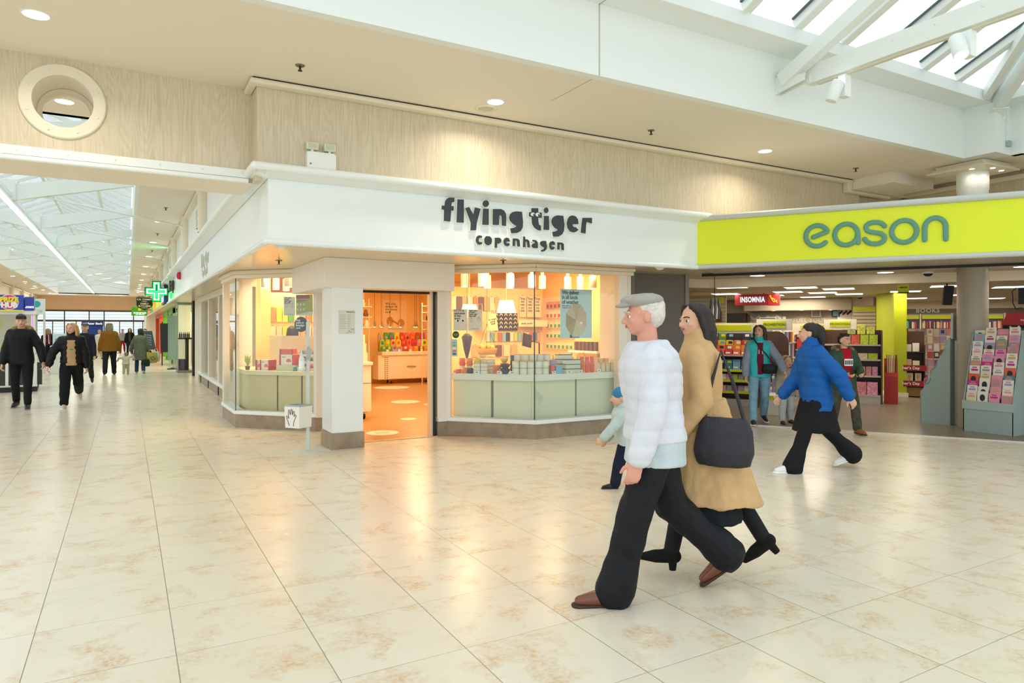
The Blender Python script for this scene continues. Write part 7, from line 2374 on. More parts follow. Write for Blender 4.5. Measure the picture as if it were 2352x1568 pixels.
MB().box(-0.36, 0.36, -0.004, 0.0, -0.45, 0.50).build('sheet', mat('poster_cream', 'f6e2b4', 0.6), t)
lettering('We also\ndeliver all\nthe heavy\nstuff', 0.095, m_black, t, (-0.30, -0.006, 0.27), align='LEFT')
b = MB()
b.ellipsoid((-0.16, -0.006, -0.12), (0.10, 0.003, 0.14), 16)
b.ellipsoid((0.18, -0.006, -0.17), (0.11, 0.003, 0.12), 16)
b.tube([(-0.12, -0.006, -0.08), (0.14, -0.006, -0.22)], 0.025, 8)
b.build('dumbbell_print', mat('print_gold', 'cf9a3c', 0.6), t)
MB().box(-0.22, 0.24, -0.007, -0.004, -0.36, -0.32).build('plinth_print', cm('beige'), t)
# floor stickers and purple basket
for k, (x, y, r, lb) in enumerate(((3.22, 9.50, 0.235, 'large white round floor sticker just inside the doorway'), (4.09, 10.75, 0.13, 'small white round floor sticker in the middle of the doorway'), (5.0, 13.3, 0.30, 'white round floor sticker halfway into the shop, on the right'), (5.30, 12.6, 0.18, 'white round floor sticker by the purple basket'), (5.9, 16.7, 0.45, 'white round floor sticker in front of the back cabinet'))):
 o = MB().lathe([(r, 0), (r, 0.003)], (0, 0, 0), 36).build('floor_sticker', mat('sticker_white', 'f0e6d2', 0.4), loc=(x, y, 0.009))
 tag(o, lb, 'floor sticker', 'floor stickers')
 b = MB()
 for q in range(3):
  b.box(-r * 0.5, r * 0.4, -r * 0.3 + r * 0.22 * q, -r * 0.24 + r * 0.22 * q, 0.003, 0.004)
 b.build('print', cm('grey'), o)
t = thing('shopping_basket', 'purple shopping basket on the floor at the right of the doorway', 'basket', (5.66, 12.9, 0.008))
MB().add([(-0.16, -0.12, 0), (0.16, -0.12, 0), (0.16, 0.12, 0), (-0.16, 0.12, 0), (-0.25, -0.18, 0.36), (0.25, -0.18, 0.36), (0.25, 0.18, 0.36), (-0.25, 0.18, 0.36)], [(3, 2, 1, 0), (0, 1, 5, 4), (1, 2, 6, 5), (2, 3, 7, 6), (3, 0, 4, 7)]).build('basket', mat('basket_purple', '4a1c4e', 0.4), t)
MB().tube([(-0.25, 0, 0.36), (-0.15, 0, 0.44), (0.15, 0, 0.44), (0.25, 0, 0.36)], 0.012, 8).build('handle', m_black, t)

# ------------------------------------------------------------ lettering of the gift shop on the white fascia
t = thing('shop_sign', 'dark cut-out style lettering with small eyes on the white fascia', 'sign', (0, FY, 0))
m_ink = mat('letter_charcoal', '2a3638', 0.35)
m_halo = mat('letter_white_edge', 'f4f3ea', 0.4)

def grow(poly, d):
 n = len(poly)
 a = sum(poly[i][0] * poly[(i + 1) % n][1] - poly[(i + 1) % n][0] * poly[i][1] for i in range(n))
 s = 1 if a > 0 else -1
 out = []
 for i in range(n):
  p0, p1, p2 = Vector(poly[i - 1]), Vector(poly[i]), Vector(poly[(i + 1) % n])
  e0, e1 = (p1 - p0).normalized(), (p2 - p1).normalized()
  n0, n1 = Vector((e0.y, -e0.x)) * s, Vector((e1.y, -e1.x)) * s
  m_ = n0 + n1
  if m_.length < 0.3:
   m_ = n0
  m_ = m_.normalized() / max(0.6, m_.normalized().dot(n0))
  out.append((p1.x + m_.x * d, p1.y + m_.y * d))
 return out

names = {'dot1': 'letter_dot', 'dot2': 'letter_dot'}
for k, poly in FT_LETTERS.items():
 nm = names.get(k, 'letter_' + ''.join(ch for ch in k if ch.isalpha()))
 lo = MB().slab(poly, (0, -0.045, 0), (1, 0, 0), (0, 0, 1), (0, 1, 0), 0.012).build(nm, m_ink, t)
 MB().slab(grow(poly, 0.009), (0, -0.033, 0), (1, 0, 0), (0, 0, 1), (0, 1, 0), 0.035).build('white_edge', m_halo, lo)
for k, poly in FT_EYES.items():
 MB().slab(poly, (0, -0.049 if k.startswith('eye') else -0.052, 0), (1, 0, 0), (0, 0, 1), (0, 1, 0), 0.004).build('eye' if k.startswith('eye') else 'pupil', m_halo if k.startswith('eye') else m_ink, t)

# emergency light unit on the timber wall
t = thing('emergency_light', 'white twin headed emergency light box on the timber wall', 'emergency light', (1.77, 7.25, 3.27))
MB().box(-0.15, 0.15, -0.09, 0.0, -0.10, 0.085).build('housing', mat('plastic_white', 'eef2ee', 0.35), t, bevel=0.006)
for s in (-0.09, 0.09):
 MB().box(s - 0.012, s + 0.012, -0.06, -0.03, 0.085, 0.11).build('neck', m_white, t)
 o = MB().box(-0.06, 0.06, -0.035, 0.03, 0.0, 0.075).build('lamp_head', mat('lamp_head_grey', 'dfe2d2', 0.3), t, bevel=0.008, loc=(s, -0.045, 0.108))
 MB().box(-0.048, 0.048, -0.038, -0.035, 0.01, 0.065).build('lens', mat('lamp_lens', 'c3c6a8', 0.15), o)
MB().box(-0.125, -0.105, -0.092, -0.09, -0.055, -0.035).build('window', cm('grey'), t)
MB().ellipsoid((-0.135, -0.09, 0.06), (0.005, 0.003, 0.005), 8).build('led', glow('led_green', '40ff90', 2), t)
for x in (-0.14, 0.14):
 for z in (-0.09, 0.075):
  MB().ellipsoid((x, -0.091, z), (0.004, 0.002, 0.004), 8).build('screw', m_black, t)

# vent, sprinklers, sensors
t = thing('ceiling_vent', 'round cream air vent beside the middle hall downlight', 'vent', (3.55, 6.88, ZC))
MB().lathe([(0.13, 0), (0.13, -0.008), (0.085, -0.014), (0.08, 0)], (0, 0, 0), 28, cap=False).build('ring', m_cream, t)
MB().lathe([(0.08, -0.004), (0.08, -0.001)], (0, 0, 0), 24).build('backing', mat('vent_dark', '6a5a3c', 0.7), t)
for k in range(6):
 y = -0.06 + 0.024 * k
 w = math.sqrt(max(0.0, 0.078 ** 2 - y ** 2))
 MB().box(-w, w, y - 0.006, y + 0.006, -0.012, -0.006).build('blade', m_cream, t)
SPR = thing('sprinkler', 'x', 'sprinkler', (0, 0, ZC), 0, 'ceiling sprinklers')
MB().lathe([(0.045, 0), (0.042, -0.008), (0.012, -0.010)], (0, 0, 0), 20, cap=False).build('plate', mat('sprinkler_brass', '8a7a58', 0.4, metal=0.6), SPR)
MB().lathe([(0.010, -0.045), (0.012, -0.008)], (0, 0, 0), 12).build('body', mat('sprinkler_dark', '3c3428', 0.5, metal=0.5), SPR)
MB().lathe([(0.022, -0.055), (0.022, -0.050)], (0, 0, 0), 12).build('deflector', mat('sprinkler_dark', '3c3428', 0.5, metal=0.5), SPR)
first = True
for (x, y, z, lb) in ((1.433, 6.63, ZC, 'sprinkler head above the corner of the timber wall'), (5.76, 6.62, ZC, 'sprinkler head between the middle and right hall downlights'), (9.90, 6.61, ZC, 'sprinkler head near the right end of the timber wall'), (1.72, 9.2, ZS, 'sprinkler head under the soffit beside the left shop window'), (4.25, 7.75, ZS, 'sprinkler head under the soffit over the right shop window'), (0.70, 15.8, ZC, 'nearest sprinkler on the right ceiling of the mall street'), (0.70, 20.2, ZC, 'second sprinkler on the right ceiling of the mall street'), (0.70, 24.6, ZC, 'third sprinkler on the right ceiling of the mall street')):
 if first:
  SPR.location = (x, y, z)
  SPR['label'] = lb
  first = False
 else:
  dup(SPR, (x, y, z), 0, lb, 'ceiling sprinklers')
SMK = thing('smoke_detector', 'white detector under the left corner of the soffit', 'detector', (1.42, 7.42, ZS))
MB().lathe([(0.075, 0), (0.075, -0.022), (0.06, -0.028)], (0, 0, 0), 24, cap=False).build('base', m_white, SMK)
MB().lathe([(0.0, -0.055), (0.03, -0.052), (0.052, -0.04), (0.055, -0.024)], (0, 0, 0), 24, cap=False).build('head', m_white, SMK)
dup(SMK, (6.62, 7.42, ZS), 0, 'white detector under the right end of the soffit', 'smoke detectors')
SMK['group'] = 'smoke detectors'

# notice on the pillar
t = thing('notice', 'cream printed notice with a leafy corner on the white pillar', 'notice', (2.42, 8.532, 1.60))
MB().box(-0.105, 0.105, -0.002, 0.002, -0.15, 0.15).build('sheet', mat('pillar_notice', 'd9dccb', 0.6), t)
lettering('Opening hours', 0.018, m_black, t, (0.05, -0.003, 0.128))
for k in range(9):
 MB().box(-0.09, -0.02 + 0.012 * (k % 3), -0.003, -0.002, 0.085 - 0.021 * k, 0.089 - 0.021 * k).build('text_line', cm('grey'), t)
 MB().box(0.01, 0.05, -0.003, -0.002, 0.085 - 0.021 * k, 0.089 - 0.021 * k).build('text_line', cm('grey'), t)
b = MB()
rng = random.Random(2)
for k in range(26):
 x, z = rng.uniform(-0.03, 0.1), rng.uniform(-0.14, -0.08)
 if x + (z + 0.14) * -1.0 > -0.02:
  b.ellipsoid((x, -0.003, z), (0.006, 0.001, 0.004), 6)
b.build('leaf_print', cm('grey'), t)

# hand sanitiser stand
t = thing('sanitiser_stand', 'slim white hand sanitiser stand with a bin box, left of the pillar', 'sanitiser stand', (1.95, 8.60, 0))
b = MB()
b.prism([(-0.235, 0.10), (-0.165, -0.165), (0.262, -0.075), (0.19, 0.17)], 0.0, 0.008)
b.build('base_plate', mat('stand_plate', 'cdd2cc', 0.4), t)
m_st = mat('stand_grey_white', 'ccd8d8', 0.35)
MB().box(-0.018, 0.022, -0.018, 0.004, 0.008, 1.60).build('pole', m_st, t, bevel=0.003)
ba = RAD(-38)
bo = thing('bin', None, None)
bpy.data.objects.remove(bo)
bx = MB()
c0 = [(-0.275, 0.02), (-0.135, -0.16), (0.045, -0.055), (-0.10, 0.115)]
c1 = [(x * 0.93 - 0.008, y * 0.93) for x, y in c0]
bx.add([(x, y, 0.305) for x, y in c1] + [(x, y, 0.575) for x, y in c0], [(3, 2, 1, 0), (0, 1, 5, 4), (1, 2, 6, 5), (2, 3, 7, 6), (3, 0, 4, 7)])
bo = bx.build('bin_box', mat('bin_white', 'edeee8', 0.4), t)
rim = MB()
ci = [(-0.252, 0.02), (-0.130, -0.135), (0.022, -0.048), (-0.103, 0.092)]
rim.add([(x, y, 0.585) for x, y in c0] + [(x, y, 0.585) for x, y in ci] + [(x, y, 0.565) for x, y in c0] + [(x, y, 0.45) for x, y in ci], [(0, 1, 5, 4), (1, 2, 6, 5), (2, 3, 7, 6), (3, 0, 4, 7), (1, 0, 8, 9), (2, 1, 9, 10), (3, 2, 10, 11), (0, 3, 11, 8), (4, 5, 13, 12), (5, 6, 14, 13), (6, 7, 15, 14), (7, 4, 12, 15)])
rim.build('rim', mat('bin_rim_grey', 'a9b4b2', 0.4), bo)
# line drawing of a hand on the left face of the bin box
A, B_ = Vector((-0.275, 0.02)), Vector((-0.135, -0.16))
hp = [(0.30, 0.10), (0.22, 0.30), (0.14, 0.42), (0.10, 0.52), (0.16, 0.55), (0.26, 0.42), (0.28, 0.45), (0.26, 0.66), (0.28, 0.82), (0.35, 0.82), (0.37, 0.64), (0.40, 0.60), (0.42, 0.68), (0.46, 0.86), (0.53, 0.84), (0.52, 0.66), (0.54, 0.60), (0.60, 0.78), (0.67, 0.76), (0.64, 0.58), (0.66, 0.52), (0.74, 0.62), (0.80, 0.58), (0.70, 0.40), (0.62, 0.28), (0.60, 0.08)]
pts = []
for a, z in hp:
 f = 0.03 * (z - 0.5)
 p = A + (B_ - A) * a
 q = Vector((p.x * 0.965 - 0.004, p.y * 0.965)) if z < 0.5 else Vector((p.x * 0.985 - 0.002, p.y * 0.985))
 nn = Vector((-(B_ - A).y, (B_ - A).x)).normalized() * -0.010
 q = Vector((p.x * (0.93 + 0.07 * z) - 0.008 * (1 - z), p.y * (0.93 + 0.07 * z)))
 nn = Vector((-0.79, -0.61)) * 0.001
 pts.append((q.x + nn.x, q.y + nn.y, 0.305 + 0.27 * z))
b = MB()
b.tube(pts, 0.0035, 6)
b.build('hand_print', m_black, bo)
MB().box(-0.07, 0.0, -0.04, 0.02, 0.985, 0.995).build('shelf', m_st, t)
o = MB().lathe([(0.034, 0), (0.036, 0.01), (0.036, 0.15), (0.02, 0.18), (0.014, 0.185), (0.014, 0.21)], (0, 0, 0), 18).build('sanitiser_bottle', mat('bottle_clear', 'dfe6e0', 0.2), loc=(1.95 - 0.075, 8.60 - 0.02, 0.9955))
tag(o, 'clear pump bottle standing on the small shelf of the sanitiser stand', 'bottle')
MB().tube([(0, 0, 0.21), (0, 0, 0.255), (-0.03, -0.01, 0.25), (-0.045, -0.015, 0.235)], 0.006, 8).build('pump', m_white, o)
MB().lathe([(0.0365, 0.03), (0.0365, 0.125)], (0, 0, 0), 18, cap=False).build('label', m_white, o)
b = MB()
b.tube([(0.0, -0.012, 1.60), (0.0, -0.012, 1.62)], 0.012, 8)
b.build('cap', m_st, t)
t2 = MB().slab([(-0.02, 1.13), (0.03, 1.13), (0.045, 1.26), (0.0, 1.30), (-0.02, 1.26)], (0, -0.02, 0), (1, 0, 0), (0, 0, 1), (0, -1, 0), 0.012).build('holder', mat('stand_plate2', 'aab9ba', 0.4), t)

# ------------------------------------------------------------ people
class Blob(MB):
 """overlapping closed solids that are fused into one continuous skin"""

 def cap(self, p, q, r1, r2=None, flat=1.0, side=None, n=14):
  """tapered capsule from p to q"""
  p, q = Vector(p), Vector(q)
  r2 = r1 if r2 is None else r2
  d = q - p
  if d.length < 1e-5:
   d = Vector((0, 0, 1e-4))
  t = d.normalized()
  a = Vector(side) if side is not None else t.orthogonal()
  a = a - t * a.dot(t)
  if a.length < 1e-4:
   a = t.orthogonal()
  a.normalize()
  b = t.cross(a)
  rings = []
  for k in range(1, 5):
   th = pi / 2 * k / 4
   rings.append((p - t * r1 * cos(th), r1 * sin(th)))
  for k in range(4, 0, -1):
   th = pi / 2 * k / 4
   rings.append((q + t * r2 * cos(th), r2 * sin(th)))
  vs = [p - t * r1]
  for c, r in rings:
   vs += [c + a * r * cos(2 * pi * j / n) + b * r * flat * sin(2 * pi * j / n) for j in range(n)]
  vs.append(q + t * r2)
  fs = [(0, 1 + (j + 1) % n, 1 + j) for j in range(n)]
  for i in range(len(rings) - 1):
   for j in range(n):
    fs.append((1 + i * n + j, 1 + i * n + (j + 1) % n, 1 + (i + 1) * n + (j + 1) % n, 1 + (i + 1) * n + j))
  e = len(vs) - 1
  fs += [(e, e - n + j, e - n + (j + 1) % n) for j in range(n)]
  return self.add(vs, fs, 0, True)

 def chain(self, pts, rs, flat=1.0, side=None):
  for i in range(len(pts) - 1):
   self.cap(pts[i], pts[i + 1], rs[i], rs[i + 1], flat, side)
  return self

 def loft(self, rings, n=24, power=2.4):
  """rings: (centre, x-axis vector, y-axis vector); closed with end caps"""
  vs, fs = [], []
  for c, ax, ay in rings:
   c, ax, ay = Vector(c), Vector(ax), Vector(ay)
   for j in range(n):
    a = 2 * pi * j / n
    ca, sa = cos(a), sin(a)
    k = (abs(ca) ** power + abs(sa) ** power) ** (-1 / power)
    vs.append(c + ax * ca * k + ay * sa * k)
  m_ = len(rings)
  for i in range(m_ - 1):
   for j in range(n):
    fs.append((i * n + j, i * n + (j + 1) % n, (i + 1) * n + (j + 1) % n, (i + 1) * n + j))
  o = len(vs)
  vs += [Vector(rings[0][0]), Vector(rings[-1][0])]
  for j in range(n):
   fs.append((o, (j + 1) % n, j))
   fs.append((o + 1, (m_ - 1) * n + j, (m_ - 1) * n + (j + 1) % n))
  # keep faces pointing outward
  c, ax, ay = [Vector(x) for x in rings[0]]
  up = Vector(rings[-1][0]) - c
  if ax.cross(ay).dot(up) < 0:
   fs = [f[::-1] for f in fs]
  return self.add(vs, fs, 0, True)

 def fuse(self, name, m, parent, voxel, smooth=4, fold=0.0, fscale=9.0, fstretch=(1, 1, 0.6), quilt=0.0, qstep=0.09):
  me = self.mesh('tmp', m)
  o = bpy.data.objects.new('tmp', me)
  COL.objects.link(o)
  r = o.modifiers.new('r', 'REMESH')
  r.mode = 'VOXEL'
  r.voxel_size = voxel
  r.use_smooth_shade = True
  if smooth:
   s = o.modifiers.new('s', 'SMOOTH')
   s.factor = 0.5
   s.iterations = smooth
  dg = bpy.context.evaluated_depsgraph_get()
  out = bpy.data.meshes.new_from_object(o.evaluated_get(dg))
  bpy.data.objects.remove(o)
  bpy.data.meshes.remove(me)
  if fold or quilt:
   nv = len(out.vertices)
   co = np.empty(nv * 3)
   no = np.empty(nv * 3)
   out.vertices.foreach_get('co', co)
   out.vertex_normals.foreach_get('vector', no)
   co = co.reshape(-1, 3)
   no = no.reshape(-1, 3)
   d = np.zeros(nv)
   if fold:
    d += np.array([noise.noise((x * fscale * fstretch[0], y * fscale * fstretch[1], z * fscale * fstretch[2])) for x, y, z in co]) * fold
    d += np.array([noise.noise((x * fscale * 2.3 + 9, y * fscale * 2.3, z * fscale * 1.3)) for x, y, z in co]) * fold * 0.4
   if quilt:
    d += quilt * (np.abs(np.sin(co[:, 2] * pi / qstep)) ** 0.6 - 0.6)
   co = co + no * d[:, None]
   out.vertices.foreach_set('co', co.ravel())
  out.materials.clear()
  out.materials.append(m)
  for p in out.polygons:
   p.use_smooth = True
  out.update()
  ob = bpy.data.objects.new(name, out)
  COL.objects.link(ob)
  ob.parent = parent
  return ob

def rotv(v, yaw=0.0, pitch=0.0, roll=0.0):
 return Matrix.Rotation(yaw, 3, 'Z') @ Matrix.Rotation(pitch, 3, 'X') @ Matrix.Rotation(roll, 3, 'Y') @ Vector(v)

SKIN = mat('skin_fair', 'd9a88c', 0.5, sub=0.06)
SKINP = mat('skin_pink', 'd79a84', 0.5, sub=0.06)
m_eye = mat('eye_white', 'e9e6e0', 0.25)
m_iris = mat('eye_iris', '2c2018', 0.2)
m_lip = mat('lip', 'b4685f', 0.45)

class Person:
 """x = the person's right, y = forward, z = up; feet on the ground"""

 def __init__(self, label, loc, heading, h=1.7, legs=((20, 3, 5, 0), (-18, 3, 30, -30)), arms=((-15, 8, 15, 0), (15, 8, 20, 0)), lean=3, head=(0, 0), voxel=0.012, girth=1.0, skin=SKIN, lift=0.0, curl=35, child=False, twist=0, tilt=0):
  self.h, self.vx, self.skin = h, voxel, skin
  self.g = girth
  self.root = thing('person', label, 'person', (loc[0], loc[1], loc[2] if len(loc) > 2 else 0.0), RAD(heading))
  H = h
  hf = 1.35 if child else 1.0          # relatively larger head
  self.hf = hf
  th, sk, an = 0.245 * H, 0.245 * H, 0.042 * H
  if child:
   th, sk = 0.225 * H, 0.22 * H
  self.hip, self.knee, self.ank, self.toe, self.fdir = [], [], [], [], []
  for s, (fl, ab, kn, fp) in zip((1, -1), legs):      # right first
   fl, ab, kn, fp = map(RAD, (fl, ab, kn, fp))
   hp = Vector((s * 0.052 * H, 0, 0))
   d1 = Vector((s * sin(ab), sin(fl), -cos(fl) * cos(ab))).normalized()
   d2 = Vector((s * sin(ab) * 0.5, sin(fl - kn), -cos(fl - kn))).normalized()
   k = hp + d1 * th
   a = k + d2 * sk
   fd = Vector((s * 0.12, cos(fp), sin(fp))).normalized()
   self.hip.append(hp)
   self.knee.append(k)
   self.ank.append(a)
   self.fdir.append(fd)
  fl_ = 0.15 * H
  low = []
  for a, fd in zip(self.ank, self.fdir):
   heel = a + Vector((0, 0, -an)) if abs(fd.z) < 0.02 else a - fd * 0.03 * H + Vector((0, 0, -an * fd.y))
   toe = heel + fd * fl_
   low.append(min(heel.z, toe.z))
  dz = -min(low) + lift
  up = Vector((0, 0, dz))
  self.hip = [p + up for p in self.hip]
  self.knee = [p + up for p in self.knee]
  self.ank = [p + up for p in self.ank]
  self.pel = up
  ln = RAD(lean)
  self.sp = Vector((sin(RAD(tilt)), sin(ln), cos(ln))).normalized()
  self.fw = Vector((0, cos(ln), -sin(ln)))
  tw = Matrix.Rotation(RAD(twist), 3, 'Z')
  self.rt = tw @ Vector((1, 0, 0))
  self.tfw = tw @ self.fw
  st = 0.285 * H if not child else 0.27 * H
  self.st = st
  self.sh = [self.pel + self.sp * (st - 0.012 * H) + self.rt * (s * 0.098 * H * (0.95 if child else 1)) for s in (1, -1)]
  self.elb, self.wr, self.hd = [], [], []
  ua, fa = 0.175 * H, 0.15 * H
  for s, S, (fl, ab, eb, inn) in zip((1, -1), self.sh, arms):
   fl, ab, eb, inn = map(RAD, (fl, ab, eb, inn))
   d1 = tw @ Vector((s * sin(ab), sin(fl) * cos(ab), -cos(fl) * cos(ab)))
   d2 = tw @ Vector((s * (sin(ab) * 0.5 - sin(inn)), sin(fl + eb), -cos(fl + eb)))
   d2.normalize()
   e = S + d1 * ua
   w = e + d2 * fa
   self.elb.append(e)
   self.wr.append(w)
   self.hd.append(d2)
  self.neck = self.pel + self.sp * (0.318 * H if not child else 0.29 * H)
  self.yaw, self.pitch = RAD(head[0]), RAD(head[1])
  self.hc = self.neck + self.sp * (0.030 * H) + Vector((0, 0.012 * H, 0.052 * H * hf))
  self.curl = curl
  self.child = child

 # --- head space to body space
 def hp(self, x, y, z):
  return self.hc + rotv((x * self.h * self.hf, y * self.h * self.hf, z * self.h * self.hf), self.yaw, self.pitch)

 def hr(self):
  return Matrix.Rotation(self.yaw, 3, 'Z') @ Matrix.Rotation(self.pitch, 3, 'X')

 def torso_rings(self, inf=0.0, t0=-0.05, t1=0.315, wide=1.0, deep=1.0):
  H, g = self.h, self.g
  prof = [(-0.06, 0.078, 0.058), (-0.03, 0.094, 0.068), (0.0, 0.098, 0.070), (0.06, 0.090, 0.064), (0.12, 0.083, 0.062), (0.18, 0.092, 0.068), (0.235, 0.103, 0.070), (0.270, 0.106, 0.060), (0.292, 0.080, 0.048), (0.318, 0.040, 0.038)]
  out = []
  for t, w, d in prof:
   if t < t0 - 1e-6 or t > t1 + 1e-6:
    continue
   tt = t * (self.st / (0.285 * H))
   f = min(1, max(0, t / 0.25))
   r = (Vector((1, 0, 0)) * (1 - f) + self.rt * f).normalized()
   fw = (Vector((0, 1, 0)) * (1 - f) + self.tfw * f).normalized()
   out.append((self.pel + self.sp * (tt * H), r * (w * H * g * wide + inf), fw * (d * H * g * deep + inf)))
  return out

 def hand(self, b, i, glove=0.0):
  """palm, four bent fingers of unequal length and a thumb"""
  H = self.h / 1.7
  s = (1, -1)[i]
  w, d = self.wr[i], self.hd[i]
  side = Vector((0, 1, 0)) - d * d.y                # thumb side: forward
  if side.length < 0.1:
   side = Vector((-s, 0, 0)) - d * (-s * d.x)
  side.normalize()
  nrm = d.cross(side).normalized() * (1 if s < 0 else -1)  # palm normal, toward the thigh
  if nrm.x * s > 0:
   nrm = -nrm
  b.cap(w, w + d * 0.03 * H, 0.026 * H, 0.030 * H, 0.75, side)
  b.cap(w + d * 0.03 * H, w + d * 0.085 * H, 0.036 * H, 0.040 * H, 0.42, side)
  for k, (off, ln) in enumerate(((0.028, 0.072), (0.010, 0.082), (-0.009, 0.076), (-0.027, 0.060))):
   p0 = w + d * (0.095 - abs(k - 1.2) * 0.003) * H + side * off * H
   c = RAD(self.curl + 6 * k)
   d1 = (d * cos(c * 0.6) + nrm * sin(c * 0.6)).normalized()
   d2 = (d * cos(c * 1.5) + nrm * sin(c * 1.5)).normalized()
   d3 = (d * cos(c * 2.1) + nrm * sin(c * 2.1)).normalized()
   p1 = p0 + d1 * ln * 0.46 * H
   p2 = p1 + d2 * ln * 0.32 * H
   p3 = p2 + d3 * ln * 0.24 * H
   b.chain([p0, p1, p2, p3], [0.0095 * H, 0.009 * H, 0.0082 * H, 0.007 * H])
  q0 = w + d * 0.035 * H + side * 0.026 * H
  q1 = q0 + (side * 0.7 + d * 0.6 + nrm * 0.25).normalized() * 0.042 * H
  q2 = q1 + (side * 0.2 + d * 0.9 + nrm * 0.35).normalized() * 0.034 * H
  b.chain([q0, q1, q2], [0.014 * H, 0.0105 * H, 0.0085 * H])

 def body(self):
  H, g = self.h, self.g
  b = Blob()
  b.loft(self.torso_rings(-0.008))
  for i, s in enumerate((1, -1)):
   b.chain([self.hip[i], self.knee[i], self.ank[i]], [0.052 * H * g, 0.033 * H, 0.022 * H])
   b.cap(self.knee[i] * 0.65 + self.ank[i] * 0.35 + Vector((0, -0.008 * H, 0)), self.knee[i] * 0.35 + self.ank[i] * 0.65, 0.033 * H, 0.024 * H)
   a, fd = self.ank[i], self.fdir[i]
   uv = Vector((1, 0, 0)).cross(fd).normalized()
   b.chain([a - uv * 0.014 * H, a - uv * 0.024 * H + fd * 0.075 * H], [0.018 * H, 0.010 * H])
   b.chain([self.sh[i] - self.rt * (s * 0.01 * H), self.elb[i], self.wr[i]], [0.030 * H, 0.023 * H, 0.0155 * H])
   self.hand(b, i)
  b.cap(self.neck - self.sp * 0.02 * H, self.hc - Vector((0, 0.01 * H, 0.02 * H)), 0.034 * H, 0.031 * H)
  f = H * self.hf
  R = self.hr()

  def el(c, r):
   b.ellipsoid(self.hp(*c), tuple(k * f for k in r), 18, 0, R)
  el((0, -0.008, 0.014), (0.0455, 0.0555, 0.052))     # skull
  el((0, 0.012, -0.016), (0.040, 0.044, 0.046))       # face
  el((0, 0.030, -0.043), (0.022, 0.020, 0.018))       # chin
  el((0, 0.012, -0.036), (0.034, 0.032, 0.024))       # jaw
  el((0, 0.048, 0.010), (0.027, 0.010, 0.009))        # brow
  el((0.021, 0.040, -0.013), (0.014, 0.013, 0.013))   # cheeks
  el((-0.021, 0.040, -0.013), (0.014, 0.013, 0.013))
  b.cap(self.hp(0, 0.053, 0.002), self.hp(0, 0.066, -0.016), 0.0055 * f, 0.0080 * f)   # nose
  el((0.0055, 0.059, -0.018), (0.0055, 0.006, 0.005))
  el((-0.0055, 0.059, -0.018), (0.0055, 0.006, 0.005))
  el((0, 0.053, -0.031), (0.014, 0.006, 0.006))       # mouth mound
  for s in (1, -1):
   b.ellipsoid(self.hp(s * 0.0455, -0.004, -0.006), (0.007 * f, 0.013 * f, 0.019 * f), 12, 0, R @ Matrix.Rotation(RAD(-15 * s), 3, 'Z'))
  self.bodyob = b.fuse('body', self.skin, self.root, self.vx * 0.62, 2)
  for s in (1, -1):
   e = MB()
   e.ellipsoid(self.hp(s * 0.0175, 0.0475, -0.001), (0.0085 * f, 0.005 * f, 0.0052 * f), 12, 0, R)
   eo = e.build('eye', m_eye, self.bodyob)
   e = MB()
   e.ellipsoid(self.hp(s * 0.0175, 0.0512, -0.001), (0.0042 * f, 0.0024 * f, 0.0044 * f), 10, 0, R)
   e.build('iris', m_iris, self.bodyob)
  e = MB()
  e.ellipsoid(self.hp(0, 0.0572, -0.0292), (0.0125 * f, 0.004 * f, 0.0028 * f), 12, 0, R)
  e.ellipsoid(self.hp(0, 0.0570, -0.0338), (0.0105 * f, 0.004 * f, 0.0030 * f), 12, 0, R)
  e.build('lips', m_lip, self.bodyob)
  return self

 def brows(self, m_):
  f = self.h * self.hf
  for s in (1, -1):
   MB().tube([self.hp(s * 0.008, 0.0575, 0.0125), self.hp(s * 0.018, 0.0555, 0.0155), self.hp(s * 0.029, 0.047, 0.0125)], 0.0022 * f, 6).build('eyebrow', m_, self.bodyob)
  return self

 def trousers(self, m_, r=(0.062, 0.043, 0.036), to=1.0, fold=0.006, name='trousers', hem_len=1.0, flare=None):
  H, g = self.h, self.g
  b = Blob()
  b.loft(self.torso_rings(0.006, -0.06, 0.07))
  for i in range(2):
   a = self.knee[i] + (self.ank[i] - self.knee[i]) * to
   if flare:
    m = self.knee[i] * 0.5 + self.ank[i] * 0.5
    b.chain([self.hip[i] * 0.88 + self.knee[i] * 0.12, self.knee[i], m, a], [r[0] * H * g, r[1] * H, r[2] * H, flare * H])
   else:
    b.chain([self.hip[i] * 0.88 + self.knee[i] * 0.12, self.knee[i], a], [r[0] * H * g, r[1] * H, r[2] * H])
   b.cap(self.hip[i] + Vector((0, -0.012 * H, -0.02 * H)), self.hip[i] * 0.6 + self.knee[i] * 0.4, 0.050 * H * g, r[0] * 0.85 * H)
  return b.fuse(name, m_, self.root, self.vx, 3, fold, 10, (1, 1, 0.9))

 def jacket(self, m_, hem=-0.03, inf=0.022, arm=(0.043, 0.036, 0.030), sleeve=0.95, fold=0.006, quilt=0.0, qstep=0.09, name='jacket', flare=1.0, arms=True, smat=None, collar=0.0, vx=1.0):
  """upper garment down to hem (fraction of height relative to the hips)"""
  H = self.h
  b = Blob()
  rings = self.torso_rings(inf, -0.03, 0.318)
  if hem < -0.03:
   c, ax, ay = rings[0]
   n = max(1, int(abs(hem + 0.03) / 0.05))
   ext = []
   for k in range(n, 0, -1):
    f = k / n
    ext.append((self.pel + Vector((0, 0, (-0.03 + (hem + 0.03) * f) * H)), ax * (1 + (flare - 1) * f), ay * (1 + (flare - 1) * f * 1.25)))
   rings = ext + rings
  elif hem > -0.03:
   rings = [q for q in self.torso_rings(inf, hem, 0.318)]
  b.loft(rings)
  tgt = b if smat is None else Blob()
